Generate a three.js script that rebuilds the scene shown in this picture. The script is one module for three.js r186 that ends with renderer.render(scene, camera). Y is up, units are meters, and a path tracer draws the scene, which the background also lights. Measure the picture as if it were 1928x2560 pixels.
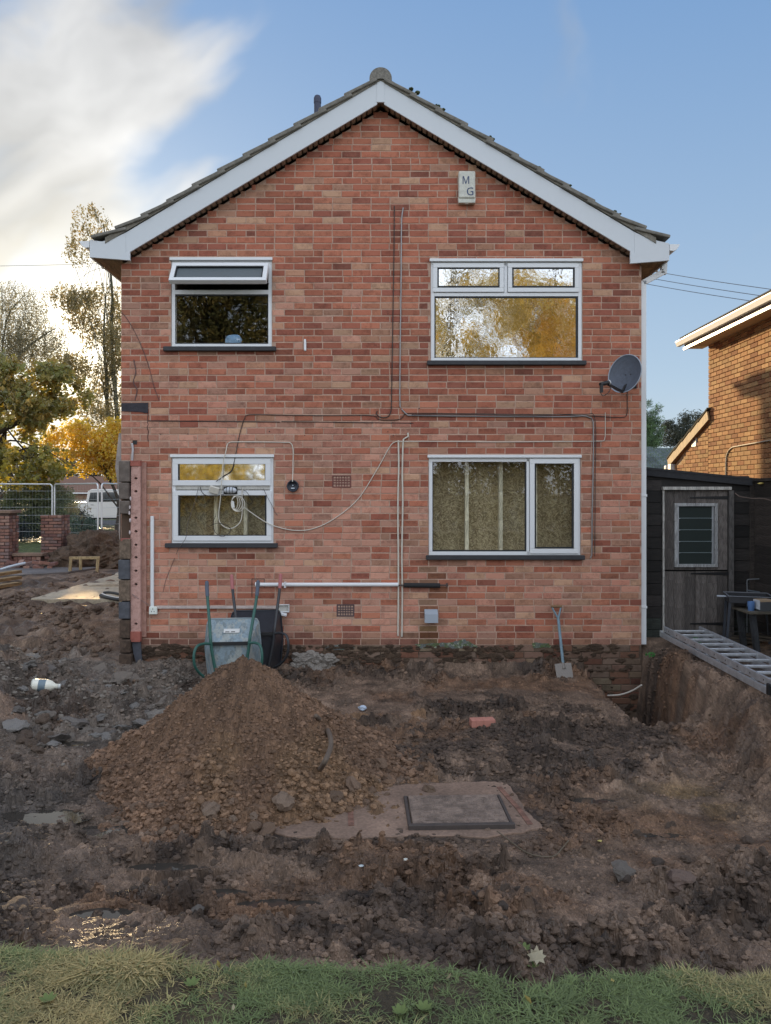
import * as THREE from 'three';
import { mergeGeometries } from 'three/addons/utils/BufferGeometryUtils.js';
import { RoundedBoxGeometry } from 'three/addons/geometries/RoundedBoxGeometry.js';
import { FontLoader } from 'three/addons/loaders/FontLoader.js';
import { TextGeometry } from 'three/addons/geometries/TextGeometry.js';

// ------------------------------------------------------------------ seeded noise
function rng(s) { return () => { s = (s + 0x6D2B79F5) | 0; let t = Math.imul(s ^ (s >>> 15), 1 | s); t = (t + Math.imul(t ^ (t >>> 7), 61 | t)) ^ t; return ((t ^ (t >>> 14)) >>> 0) / 4294967296; }; }
function hsh(x, y, z) { let h = (Math.imul(x, 374761393) + Math.imul(y, 668265263) + Math.imul(z, 974634541)) | 0; h = Math.imul(h ^ (h >>> 13), 1274126177); h = Math.imul(h ^ (h >>> 15), 2246822519); return ((h ^ (h >>> 16)) >>> 0) / 4294967296; }
const sm = (t) => t * t * (3 - 2 * t);
const lerp = (a, b, t) => a + (b - a) * t;
const clamp = (x, a = 0, b = 1) => Math.min(b, Math.max(a, x));
const ss = (a, b, x) => sm(clamp((x - a) / (b - a)));
function vn(x, y, s = 0) { const i = Math.floor(x), j = Math.floor(y), u = sm(x - i), v = sm(y - j); return lerp(lerp(hsh(i, j, s), hsh(i + 1, j, s), u), lerp(hsh(i, j + 1, s), hsh(i + 1, j + 1, s), u), v); }
function vn3(x, y, z, s = 0) { const k = Math.floor(z), w = sm(z - k); return lerp(vn(x, y, s + k * 131), vn(x, y, s + (k + 1) * 131), w); }
function fbm(x, y, o = 4, s = 0) { let a = 0.5, t = 0, n = 0; for (let i = 0; i < o; i++) { t += a * vn(x, y, s + i * 17); n += a; a *= 0.5; x = x * 2.03 + 3.1; y = y * 2.03 + 1.7; } return t / n; }
function fbm3(x, y, z, o = 4, s = 0) { let a = 0.5, t = 0, n = 0; for (let i = 0; i < o; i++) { t += a * vn3(x, y, z, s + i * 17); n += a; a *= 0.5; x = x * 2.03 + 3.1; y = y * 2.03 + 1.7; z = z * 2.03 + 0.9; } return t / n; }
function cell(x, y, s = 0) { const i = Math.floor(x), j = Math.floor(y); let f = 9; for (let a = -1; a < 2; a++) for (let b = -1; b < 2; b++) { const px = i + a + hsh(i + a, j + b, s), py = j + b + hsh(i + a, j + b, s + 7); const d = (px - x) ** 2 + (py - y) ** 2; if (d < f) f = d; } return Math.sqrt(f); }

// ------------------------------------------------------------------ survey of the place (metres): the camera stands 9 m from the gable wall
const F = 1935, CX = 960, HY = 1235, CAMY = 1.65, CAMZ = 9;
const wx = (p) => (p - CX) / 215, wy = (p) => CAMY - (p - HY) / 215;                         // on the gable wall, z = 0
const at = (px, py, d) => new THREE.Vector3((px - CX) / F * d, CAMY - (py - HY) / F * d, CAMZ - d);

// ------------------------------------------------------------------ camera, sky, sun, exposure
const scene = new THREE.Scene();
const camera = new THREE.PerspectiveCamera(2 * Math.atan(1280 / F) * 180 / Math.PI, 1928 / 2560, 0.1, 900);
camera.position.set(0, CAMY, CAMZ);
camera.lookAt(0, CAMY, 0);
camera.setViewOffset(1928, 2560, 4, 45, 1928, 2560);

const SUN_AZ = 21.5 * Math.PI / 180, SUN_EL = 9.5 * Math.PI / 180;                           // low behind the house, to the left
const sunDir = new THREE.Vector3(-Math.sin(SUN_AZ) * Math.cos(SUN_EL), Math.sin(SUN_EL), -Math.cos(SUN_AZ) * Math.cos(SUN_EL));
function skyColor(x, y, z, out) {
  const el = Math.max(y, 0), c = clamp(x * sunDir.x + y * sunDir.y + z * sunDir.z, -1, 1), ang = Math.acos(c);
  const t = Math.pow(el, 0.45);
  let r = lerp(0.56, 0.0, t), g = lerp(0.67, 0.128, t), b = lerp(0.69, 0.40, t);
  const glow = Math.exp(-ang / 0.072) * 1.7, wide = Math.exp(-ang / 0.33) * 0.36;
  // high thin cloud in wind-drawn streaks; a clear gap lies to the right of the ridge
  const s1 = 0.80 * x + 0.60 * y, s2 = -0.60 * x + 0.80 * y, q1 = fbm3(x * 2.2, y * 2.2, z * 2.2, 3, 5) - 0.5, q2 = fbm3(x * 2.2 + 9, y * 2.2, z * 2.2, 3, 6) - 0.5;
  const wr = fbm3(x * 5, y * 5, z * 5, 4, 45) - 0.5; const wisp = fbm3(s1 * 5.0 + 1.6 * q1 + wr, s2 * 15 + 3.5 * q2 + 2.2 * wr, z * 7 + q1, 7, 21), body = fbm3(s1 * 3.2 + q2 + 0.6 * wr, s2 * 6.5 + q1 + wr, z * 4, 5, 33), tone = fbm3(s1 * 6 + q1 + wr, s2 * 17 + 3 * q2 + 2.5 * wr, z * 8, 6, 37);
  const az = Math.atan2(x, -z);                                                             // 0 straight ahead, + to the right
  const gap = ss(-0.34, -0.10, az - 0.20 * (el - 0.42) + 0.30 * (body - 0.5)) * (1 - ss(0.85, 1.5, az));
  let cov = ss(0.41, 0.66, 0.66 * wisp + 0.34 * body + 0.085 - 0.36 * gap + 0.12 * (1 - t));
  cov = Math.max(cov, 0.55 * (1 - ss(0.02, 0.16, el)) * fbm(az * 7, el * 40, 4, 51));
  const lit = 0.07 + 0.84 * tone;
  const back = ss(0.9, 2.2, ang);                                                           // cloud away from the sun brightened to light the house front
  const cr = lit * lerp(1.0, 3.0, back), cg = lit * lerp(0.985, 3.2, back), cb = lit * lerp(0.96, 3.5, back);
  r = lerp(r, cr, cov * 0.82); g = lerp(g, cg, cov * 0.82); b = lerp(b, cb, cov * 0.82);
  r += glow * 1.0 + wide * 0.58; g += glow * 0.88 + wide * 0.52; b += glow * 0.62 + wide * 0.40;
  if (y < 0) { const f = ss(0, -0.08, y); r = lerp(r, 0.10, f); g = lerp(g, 0.09, f); b = lerp(b, 0.08, f); }
  out[0] = r; out[1] = g; out[2] = b;
}
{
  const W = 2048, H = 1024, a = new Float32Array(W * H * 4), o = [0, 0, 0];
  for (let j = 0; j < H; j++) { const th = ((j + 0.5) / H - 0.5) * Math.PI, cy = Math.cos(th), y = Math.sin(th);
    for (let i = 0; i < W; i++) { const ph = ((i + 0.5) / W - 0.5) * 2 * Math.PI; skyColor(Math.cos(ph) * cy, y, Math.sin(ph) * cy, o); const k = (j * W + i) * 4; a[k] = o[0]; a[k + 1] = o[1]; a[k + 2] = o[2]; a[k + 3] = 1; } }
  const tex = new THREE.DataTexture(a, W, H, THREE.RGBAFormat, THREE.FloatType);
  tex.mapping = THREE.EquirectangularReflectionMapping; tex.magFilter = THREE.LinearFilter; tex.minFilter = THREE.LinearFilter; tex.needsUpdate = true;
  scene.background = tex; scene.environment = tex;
}
const sun = new THREE.DirectionalLight(new THREE.Color(1.0, 0.74, 0.42), 5);
sun.name = 'sun'; sun.position.copy(sunDir).multiplyScalar(80); sun.target.position.set(0, 0, 0);
sun.castShadow = true; sun.shadow.mapSize.set(4096, 4096); sun.shadow.radius = 1.5;
Object.assign(sun.shadow.camera, { left: -45, right: 45, top: 30, bottom: -30, near: 1, far: 200 });
scene.add(sun, sun.target);
const renderer = new THREE.WebGLRenderer({ antialias: true });
renderer.toneMapping = THREE.LinearToneMapping; renderer.toneMappingExposure = 1.32;
renderer.shadowMap.enabled = true; renderer.setSize(771, 1024);

// ------------------------------------------------------------------ names, labels, geometry helpers
const taken = {};
function numbered(n) { const k = taken[n] = (taken[n] ?? -1) + 1; return k ? n + '_' + String(k).padStart(3, '0') : n; }
function tag(o, label, category, group, kind) { o.userData.label = label; if (category) o.userData.category = category; if (group) o.userData.group = group; if (kind) o.userData.kind = kind; return o; }
function thing(name, label, category, group, pos = [0, 0, 0], turn = 0) { const g = new THREE.Group(); g.name = numbered(name); g.position.set(...pos); g.rotation.y = turn; tag(g, label, category, group); scene.add(g); return g; }
function prep(g) { let q = g.index ? g.toNonIndexed() : g; for (const k of Object.keys(q.attributes)) if (!['position', 'normal', 'uv', 'color'].includes(k)) q.deleteAttribute(k); if (!q.attributes.normal) q.computeVertexNormals(); if (!q.attributes.uv) planar(q); q.morphAttributes = {}; q.clearGroups(); return q; }
function merge(list) { const l = list.map(prep); if (l.length === 1) return l[0]; const col = l.some((g) => g.attributes.color); if (col) for (const g of l) if (!g.attributes.color) g.setAttribute('color', new THREE.BufferAttribute(new Float32Array(g.attributes.position.count * 3).fill(1), 3)); return mergeGeometries(l, false); }
function planar(g, s = 1, ou = 0, ov = 0) { const p = g.attributes.position, n = g.attributes.normal, a = new Float32Array(p.count * 2); for (let i = 0; i < p.count; i++) { const X = Math.abs(n.getX(i)), Y = Math.abs(n.getY(i)), Z = Math.abs(n.getZ(i)); let u, v; if (Z >= X && Z >= Y) { u = p.getX(i); v = p.getY(i); } else if (X >= Y) { u = p.getZ(i); v = p.getY(i); } else { u = p.getX(i); v = p.getZ(i); } a[2 * i] = u * s + ou; a[2 * i + 1] = v * s + ov; } g.setAttribute('uv', new THREE.BufferAttribute(a, 2)); return g; }
function mesh(name, geo, m, parent) { const top = !parent; const o = new THREE.Mesh(Array.isArray(geo) ? merge(geo) : geo, m); o.name = top ? numbered(name) : name; o.castShadow = o.receiveShadow = true; (parent || scene).add(o); return o; }
function bx(x0, x1, y0, y1, z0, z1) { const g = new THREE.BoxGeometry(x1 - x0, y1 - y0, z1 - z0); g.translate((x0 + x1) / 2, (y0 + y1) / 2, (z0 + z1) / 2); return planar(prep(g)); }
function rbx(x0, x1, y0, y1, z0, z1, r = 0.004, seg = 1) { const w = x1 - x0, h = y1 - y0, d = z1 - z0; const g = new RoundedBoxGeometry(w, h, d, seg, Math.min(r, w * 0.45, h * 0.45, d * 0.45)); g.translate((x0 + x1) / 2, (y0 + y1) / 2, (z0 + z1) / 2); return planar(prep(g)); }
const V = (x, y, z) => new THREE.Vector3(x, y, z);
const vec = (p) => (Array.isArray(p) ? V(...p) : p);
function rod(a, b, r0, r1 = r0, seg = 8) { a = vec(a); b = vec(b); const L = a.distanceTo(b), g = new THREE.CylinderGeometry(r1, r0, L, seg, 1); g.translate(0, L / 2, 0); g.applyQuaternion(new THREE.Quaternion().setFromUnitVectors(V(0, 1, 0), b.clone().sub(a).normalize())); g.translate(a.x, a.y, a.z); return prep(g); }
function beam(a, b, w, h, up = [0, 1, 0]) { a = vec(a); b = vec(b); const z = b.clone().sub(a), L = z.length(); z.normalize(); const x = vec(up).clone().cross(z).normalize(), y = z.clone().cross(x); const g = new THREE.BoxGeometry(w, h, L); g.translate(0, 0, L / 2); planar(prep(g)); g.applyMatrix4(new THREE.Matrix4().makeBasis(x, y, z)); g.translate(a.x, a.y, a.z); return planar(prep(g)); }
function tube(pts, r, n = 0, seg = 7, tension = 0.5) { const c = new THREE.CatmullRomCurve3(pts.map(vec), false, 'catmullrom', tension); const N = n || pts.length * 6; const g = [prep(new THREE.TubeGeometry(c, N, r, seg))]; for (const e of [0, 1]) { const p = c.getPoint(e), q = new THREE.SphereGeometry(r, seg, 4); q.translate(p.x, p.y, p.z); g.push(prep(q)); } return merge(g); }
function prism(pts, z0, z1, bevel = 0) { const s = new THREE.Shape(pts.map((p) => new THREE.Vector2(...p))); const g = new THREE.ExtrudeGeometry(s, { depth: z1 - z0 - 2 * bevel, bevelEnabled: bevel > 0, bevelSize: bevel, bevelThickness: bevel, bevelSegments: 1, steps: 1 }); g.translate(0, 0, z0 + bevel); return planar(prep(g)); }
function lathe(pts, seg = 20) { return prep(new THREE.LatheGeometry(pts.map((p) => new THREE.Vector2(...p)), seg)); }
function mv(g, x, y, z) { g.translate(x, y, z); return g; }
function rot(g, x = 0, y = 0, z = 0) { g.applyMatrix4(new THREE.Matrix4().makeRotationFromEuler(new THREE.Euler(x, y, z))); return g; }
function ring(x0, x1, y0, y1, w, z0, z1, r = 0.003) { return [rbx(x0, x1, y1 - w, y1, z0, z1, r), rbx(x0, x1, y0, y0 + w, z0, z1, r), rbx(x0, x0 + w, y0 + w, y1 - w, z0, z1, r), rbx(x1 - w, x1, y0 + w, y1 - w, z0, z1, r)]; }
function tint(g, c) { const n = g.attributes.position.count, a = new Float32Array(n * 3); for (let i = 0; i < n; i++) { a[3 * i] = c[0]; a[3 * i + 1] = c[1]; a[3 * i + 2] = c[2]; } g.setAttribute('color', new THREE.BufferAttribute(a, 3)); return g; }
function lump(seed, detail = 2, rough = 0.28, flat = 1) { const g = new THREE.IcosahedronGeometry(1, detail), p = g.attributes.position; for (let i = 0; i < p.count; i++) { const x = p.getX(i), y = p.getY(i), z = p.getZ(i); const k = 1 + rough * 2 * (fbm3(x * 1.5 + seed, y * 1.5, z * 1.5, 3, seed * 3 + 1) - 0.5); p.setXYZ(i, x * k, y * k * flat, z * k); } g.computeVertexNormals(); return planar(prep(g)); }

// ------------------------------------------------------------------ textures (colour, grain and relief only)
function dataTex(n, f, srgb, m = n) { const a = new Uint8Array(n * m * 4), o = [0, 0, 0]; for (let j = 0; j < m; j++) for (let i = 0; i < n; i++) { f(i / n, j / m, o, i, j); const k = (j * n + i) * 4; a[k] = clamp(o[0]) * 255; a[k + 1] = clamp(o[1]) * 255; a[k + 2] = clamp(o[2]) * 255; a[k + 3] = 255; } const t = new THREE.DataTexture(a, n, m); t.wrapS = t.wrapT = THREE.RepeatWrapping; t.magFilter = THREE.LinearFilter; t.minFilter = THREE.LinearMipmapLinearFilter; t.generateMipmaps = true; if (srgb) t.colorSpace = THREE.SRGBColorSpace; t.needsUpdate = true; return t; }
// noise that wraps over the unit square
function tn(u, v, f, s) { const i = Math.floor(u * f), j = Math.floor(v * f), a = sm(u * f - i), b = sm(v * f - j), w = (k) => ((k % f) + f) % f; return lerp(lerp(hsh(w(i), w(j), s), hsh(w(i + 1), w(j), s), a), lerp(hsh(w(i), w(j + 1), s), hsh(w(i + 1), w(j + 1), s), a), b); }
function tf(u, v, f, o, s) { let a = 0.5, t = 0, n = 0; for (let k = 0; k < o; k++) { t += a * tn(u, v, f << k, s + k); n += a; a *= 0.55; } return t / n; }
function scaled(t, s) { const c = t.clone(); c.repeat.set(s, s); c.needsUpdate = true; return c; }
const T = {};
T.grain = dataTex(512, (u, v, o) => { const k = 0.74 + 0.36 * (0.6 * tf(u, v, 8, 5, 3) + 0.4 * tf(u, v, 64, 3, 9)); o[0] = o[1] = o[2] = k; }, true);
T.bump = dataTex(512, (u, v, o) => { o[0] = o[1] = o[2] = tf(u, v, 8, 6, 31); }, false);
T.brick = dataTex(1024, (u, v, o) => { const big = tf(u, v, 14, 3, 41), mid = tf(u, v, 48, 3, 45), fine = tf(u, v, 220, 2, 49); const d = 0.62 + 0.32 * big + 0.26 * mid + 0.16 * fine, pale = ss(0.60, 0.80, tf(u, v, 24, 4, 61)) * 0.20; o[0] = d + pale * 0.8; o[1] = d * 0.985 + pale; o[2] = d * 0.98 + pale; }, true);
T.mud = dataTex(1024, (u, v, o) => { const a = tf(u, v, 10, 6, 71), b = tf(u, v, 90, 3, 77), st = ss(0.80, 0.86, tn(u, v, 150, 79)); const k = 0.52 + 0.5 * a + 0.26 * (b - 0.5); o[0] = k + 0.16 * st; o[1] = k * 0.99 + 0.16 * st; o[2] = k * 0.97 + 0.16 * st; }, true);
T.mudBump = dataTex(1024, (u, v, o) => { const c = 1 - Math.abs(2 * tf(u, v, 22, 4, 81) - 1); o[0] = o[1] = o[2] = 0.6 * c + 0.4 * tf(u, v, 60, 4, 87); }, false);
T.mudRough = dataTex(512, (u, v, o) => { const w = ss(0.46, 0.66, tf(u, v, 6, 5, 91)); o[0] = o[1] = o[2] = lerp(0.92, 0.33, w); }, false);
T.wood = dataTex(512, (u, v, o) => { const w = tf(u, v, 4, 3, 101) * 0.15, s = tf((u + w) % 1, v * 0.12, 40, 4, 103), k = 0.55 + 0.62 * s + 0.2 * (tf(u, v * 0.3, 6, 3, 107) - 0.5); o[0] = k; o[1] = k * 0.98; o[2] = k * 0.95; }, true);
T.concrete = dataTex(512, (u, v, o) => { const k = 0.62 + 0.34 * tf(u, v, 5, 6, 111) + 0.2 * (tf(u, v, 100, 2, 117) - 0.5); o[0] = k; o[1] = k * 0.985; o[2] = k * 0.96; }, true);
T.lichen = dataTex(512, (u, v, o) => { const m = ss(0.48, 0.62, tf(u, v, 12, 5, 121)), l = ss(0.62, 0.70, tf(u, v, 30, 4, 127)); let r = 0.42, g = 0.43, b = 0.42; r = lerp(r, 0.36, m); g = lerp(g, 0.40, m); b = lerp(b, 0.27, m); r = lerp(r, 0.62, l); g = lerp(g, 0.63, l); b = lerp(b, 0.55, l); const k = 0.75 + 0.4 * tf(u, v, 60, 3, 131); o[0] = r * k; o[1] = g * k; o[2] = b * k; }, true);
T.splash = dataTex(512, (u, v, o) => { const p = ss(0.54, 0.60, tf(u, v * 0.6, 9, 5, 141)), q = ss(0.60, 0.64, tf(u, v * 0.5, 14, 4, 147)); let r = 0.66, g = 0.73, b = 0.77; r = lerp(r, 0.75, p); g = lerp(g, 0.77, p); b = lerp(b, 0.76, p); r = lerp(r, 0.60, q); g = lerp(g, 0.65, q); b = lerp(b, 0.67, q); const k = 0.85 + 0.25 * tf(u, v, 40, 3, 151); o[0] = r * k; o[1] = g * k; o[2] = b * k; }, true);
{ const c = document.createElement('canvas'); c.width = c.height = 1024; const x = c.getContext('2d'), r = rng(77); x.fillStyle = '#a58660'; x.fillRect(0, 0, 1024, 1024);
  for (let i = 0; i < 5200; i++) { const L = 30 + r() * 80, w = 4 + r() * 15, px = r() * 1024, py = r() * 1024, l = r(), al = 0.35 + r() * 0.5, an = r() * Math.PI; x.fillStyle = `rgba(${Math.round(lerp(110, 222, l))},${Math.round(lerp(84, 190, l))},${Math.round(lerp(52, 138, l))},${al})`;
    for (const ox of [-1024, 0, 1024]) for (const oy of [-1024, 0, 1024]) { if (px + ox < -100 || px + ox > 1124 || py + oy < -100 || py + oy > 1124) continue; x.save(); x.translate(px + ox, py + oy); x.rotate(an); x.fillRect(-L / 2, -w / 2, L, w); x.restore(); } }
  T.osb = new THREE.CanvasTexture(c); T.osb.wrapS = T.osb.wrapT = THREE.RepeatWrapping; T.osb.colorSpace = THREE.SRGBColorSpace; }

function mat(c, rough = 0.8, o = {}) { const m = new THREE.MeshPhysicalMaterial({ roughness: rough, ...o }); m.color.setRGB(...c); return m; }
const M = {
  pvc: mat([0.74, 0.75, 0.76], 0.38), pvcOld: mat([0.62, 0.60, 0.55], 0.5, { map: scaled(T.grain, 2) }), gasket: mat([0.015, 0.017, 0.02], 0.6), sillDark: mat([0.045, 0.045, 0.05], 0.7, { map: scaled(T.grain, 3) }),
  barge: mat([0.62, 0.65, 0.68], 0.5), tile: mat([0.36, 0.345, 0.315], 0.95, { map: scaled(T.concrete, 3), bumpMap: scaled(T.bump, 4), bumpScale: 0.006 }), bed: mat([0.33, 0.31, 0.27], 1, { map: scaled(T.concrete, 4), bumpMap: scaled(T.bump, 6), bumpScale: 0.006 }), moss: mat([0.045, 0.055, 0.02], 1),
  soffit: mat([0.36, 0.24, 0.14], 0.7, { map: scaled(T.wood, 1.5) }), soffitDark: mat([0.36, 0.27, 0.20], 0.85, { map: scaled(T.wood, 2) }), mortar: mat([0.56, 0.37, 0.28], 1, { map: scaled(T.grain, 2.2), bumpMap: scaled(T.bump, 5), bumpScale: 0.004 }), inner: mat([0.16, 0.15, 0.14], 0.95), black: mat([0.012, 0.012, 0.013], 0.5), blackMatt: mat([0.02, 0.02, 0.021], 0.85),
  brickV: mat([1, 1, 1], 0.93, { map: scaled(T.brick, 0.5), vertexColors: true, bumpMap: scaled(T.bump, 4), bumpScale: 0.003 }),
  cableW: mat([0.62, 0.58, 0.50], 0.5), cableB: mat([0.035, 0.027, 0.024], 0.55), steel: mat([0.55, 0.56, 0.58], 0.4, { metalness: 0.7 }), alu: mat([0.60, 0.62, 0.65], 0.42, { metalness: 0.55, map: scaled(T.grain, 3) }), galv: mat([0.50, 0.52, 0.54], 0.45, { metalness: 0.6 }),
  osb: mat([0.86, 1.0, 1.22], 0.85, { map: scaled(T.osb, 1.4) }), stud: mat([0.92, 0.84, 0.66], 0.75, { map: scaled(T.wood, 3) }),
  mud: mat([1.55, 1.5, 1.46], 1, { vertexColors: true, map: scaled(T.mud, 0.9), roughnessMap: scaled(T.mudRough, 0.55), bumpMap: scaled(T.mudBump, 2.6), bumpScale: 0.022 }),
  soil: mat([1.4, 1.33, 1.25], 1, { vertexColors: true, map: scaled(T.mud, 1.7), bumpMap: scaled(T.mudBump, 4), bumpScale: 0.014 }), clod: mat([1.5, 1.45, 1.4], 0.9, { map: scaled(T.mud, 3) }),
  rubble: mat([0.62, 0.57, 0.53], 0.95, { map: scaled(T.concrete, 2.5), bumpMap: scaled(T.bump, 6), bumpScale: 0.008 }), concrete: mat([0.40, 0.275, 0.21], 0.9, { map: scaled(T.concrete, 0.8), bumpMap: scaled(T.bump, 3), bumpScale: 0.004 }), iron: mat([0.33, 0.25, 0.205], 0.8, { map: scaled(T.mud, 2), bumpMap: scaled(T.bump, 9), bumpScale: 0.003 }),
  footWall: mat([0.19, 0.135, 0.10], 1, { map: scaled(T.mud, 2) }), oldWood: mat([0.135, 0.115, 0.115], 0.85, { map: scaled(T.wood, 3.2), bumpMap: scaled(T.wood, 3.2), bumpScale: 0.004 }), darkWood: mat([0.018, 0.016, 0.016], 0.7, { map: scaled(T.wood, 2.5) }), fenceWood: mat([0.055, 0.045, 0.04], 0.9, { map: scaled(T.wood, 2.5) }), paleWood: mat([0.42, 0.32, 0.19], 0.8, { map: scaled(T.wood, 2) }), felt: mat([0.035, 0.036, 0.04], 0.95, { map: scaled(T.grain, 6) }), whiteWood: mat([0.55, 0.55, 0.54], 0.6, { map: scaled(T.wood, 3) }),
};
const pane = mat([0.93, 0.96, 0.95], 0.015, { transmission: 1, thickness: 0, ior: 1.85 });
// ------------------------------------------------------------------ the ground: dug-out mud, pit, bank, rutted side ground, lawn strip
const grassEdge = (x) => 6.24 + 0.09 * (fbm(x * 9, 2.5, 3, 202) - 0.5) + 0.035 * x + 0.05 * (fbm(x * 1.7 + 3, 0.5, 3, 201) - 0.5) * 2 + 0.07 * Math.exp(-((x - 0.52) ** 2) / 0.03) - 0.08 * ss(-0.9, -1.6, x);
const bankX = (z) => 3.05 + 0.10 * (fbm(z * 2.2, 1, 3, 205) - 0.5) * 2 + 0.07 * (fbm(z * 7, 2, 3, 206) - 0.5);
const PUDDLES = [];
for (const [px, py, rx, rz, y] of [[100, 2046, 0.26, 0.12, -0.36], [262, 2066, 0.22, 0.10, -0.35], [255, 2275, 0.17, 0.09, -0.24], [40, 2120, 0.16, 0.07, -0.33], [1640, 2058, 0.16, 0.05, -0.37], [150, 1985, 0.10, 0.05, -0.36], [330, 1890, 0.10, 0.06, -0.38], [560, 2190, 0.12, 0.045, -0.30], [60, 1800, 0.12, 0.09, -0.30], [700, 2225, 0.20, 0.05, -0.30], [420, 2140, 0.22, 0.05, -0.30], [930, 2260, 0.16, 0.04, -0.28], [1480, 1990, 0.16, 0.06, -0.38], [180, 1870, 0.14, 0.08, -0.36]]) { const d = (CAMY - y) * F / (py - HY); PUDDLES.push({ x: (px - CX) / F * d, z: CAMZ - d, rx, rz, y }); }
const PUD0 = PUDDLES.splice(0);
const MOUND = { x: -1.06, z: 3.18, r: 1.24, h: 0.92, y: -0.42 };
const APRON = { x0: -0.72, x1: 1.0, z0: 3.52, z1: 4.44, y: -0.385 };
function clodMask(x, z) { return ss(0.40, 0.62, 0.6 * fbm(x * 1.0 + 7, z * 1.35 + 2, 3, 211) + 0.4 * fbm(x * 3.4, z * 4.6, 4, 212)); }
function H(x, z) {
  let h;
  const zg = grassEdge(x);
  const side = ss(0.15, -0.25, z);                                         // beside and behind the house: old ground level
  const old = -0.06 + 0.07 * (fbm(x * 0.35, z * 0.35, 3, 221) - 0.5) + 0.05 * ss(-8, -30, z) + 0.10 * ss(-25, -40, z);
  // dug level
  let dug = -0.41 - 0.03 * ss(0.5, 2.5, x) + 0.08 * ss(-1.2, -2.8, x) + 0.06 * (fbm(x * 0.8, z * 0.8, 3, 223) - 0.5);
  dug += 0.15 * Math.exp(-((x - 2.15) ** 2) / 0.8 - ((z - 5.0) ** 2) / 0.05) + 0.10 * Math.exp(-((x - 0.62) ** 2) / 0.05 - ((z - 5.25) ** 2) / 0.08);
  dug += 0.62 * Math.exp(-((x + 3.75) ** 2) / 0.42 - ((z - 2.15) ** 2) / 1.2) + 0.10 * Math.exp(-((x + 2.2) ** 2) / 0.5 - ((z - 4.75) ** 2) / 0.02) + 0.08 * Math.exp(-((x + 0.3) ** 2) / 0.9 - ((z - 4.78) ** 2) / 0.012);
  dug -= 0.06 * Math.exp(-((z - 5.45 - 0.12 * Math.sin(x)) ** 2) / 0.02);                                            // wheel rut along the lawn
  dug += 0.27 * ss(1.35, 0.1, zg - z);
  h = dug;
  // lumps and clods
  const c = clodMask(x, z), flat = ss(0.10, 0.0, Math.max(APRON.x0 - x, x - APRON.x1, APRON.z0 - z, z - APRON.z1));
  const rub = ss(-1.2, -2.0, x) * ss(3.6, 2.2, z) * ss(-0.5, 0.2, z);
  let n = 0.075 * (fbm(x * 1.9, z * 2.4, 3, 231) - 0.5) + 0.05 * (fbm(x * 5, z * 6, 3, 233) - 0.5) * (0.5 + c);
  const rg = (f, s) => Math.abs(2 * fbm(x * f, z * f * 1.15, 3, s) - 1) * 2.6; const cl = rg(6, 241), cl2 = 1 - cell(x * 30, z * 34, 243), cl3 = 1 - cell(x * 58, z * 62, 245);
  n += (0.016 + 0.055 * c) * (cl - 0.4) + (0.010 + 0.028 * c) * (rg(15, 242) - 0.4) + (0.004 + 0.012 * c) * (rg(34, 248) - 0.4) + (0.002 + 0.005 * c) * (cl2 - 0.4) + (0.002 + 0.005 * c) * (cl3 - 0.4);
  n += rub * 0.06 * ((1 - cell(x * 7, z * 8, 247)) ** 2 - 0.35);
  // tyre lugs pressed into the mud
  const lug = Math.max(0, Math.sin(x * 34 + 6 * (z - 5.3))) * Math.exp(-((z - 5.35) ** 2) / 0.012) * ss(-1.0, -1.3, x) * ss(-2.6, -2.2, x) + Math.max(0, Math.sin(z * 40 + 9 * x)) * Math.exp(-((x - 1.55 - 0.35 * (z - 3.4)) ** 2) / 0.03) * ss(2.4, 2.9, z) * ss(4.6, 4.0, z);
  n *= 1 - 0.72 * ss(0.53, 0.62, fbm(x * 1.25 + 17, z * 1.7, 3, 253)); n += 0.036 * lug;
  h += n * (1 - flat);
  h = lerp(h, APRON.y - 0.012, flat);
  // puddle hollows
  for (const p of PUDDLES) { const q = ((x - p.x) / p.rx) ** 2 + ((z - p.z) / p.rz) ** 2; if (q < 2.9) h = lerp(h, p.y - 0.020 + 0.05 * (fbm(x * 12, z * 16, 3, 251) - 0.42), ss(2.2, 0.7, q) * 0.97); if (q > 1.0 && q < 2.8) h = lerp(h, Math.max(h, p.y + 0.006 + 0.012 * fbm(x * 16, z * 20, 3, 252)), ss(1.0, 1.45, q) * ss(2.8, 2.0, q)); }
  // the deep pit at the corner of the house
  const pitX = Math.max(2.34 + 0.06 * (fbm(z * 3, 4, 3, 255) - 0.5) - x, x - 2.99), pitZ = Math.max(-z - 0.5, z - (1.98 + 0.25 * (fbm(x * 3, 8, 3, 257) - 0.5)) + 0.25 * ss(2.6, 3.0, x));
  const pd = Math.max(pitX, pitZ) + 0.05 * (fbm(x * 7, z * 7, 3, 259) - 0.5);
  h = lerp(h, -1.35, ss(0.04, -0.10, pd));
  // sloping shoulder between pit and dug ground
  // undug ground to the right, with its cut bank
  const b = x - bankX(z) + 0.12 * (fbm(z * 9, x * 9, 4, 261) - 0.5);
  const gy = -0.07 - 0.13 * ss(0.9, 0.0, z) * ss(3.6, 3.0, x) + 0.03 * (fbm(x * 5, z * 5, 3, 263) - 0.5) + 0.012 * (cl2 - 0.4);
  const bw = lerp(0.15, 0.34, ss(1.6, 3.0, z)), bf = clamp((b + bw) / (bw * 1.2 + 0.05)); h = lerp(h, gy, (0.55 * bf + 0.45 * sm(bf) + 0.10 * (fbm(x * 14, z * 14, 3, 262) - 0.5) * bf * (1 - bf) * 4) * ss(5.4, 4.4, z));
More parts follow.
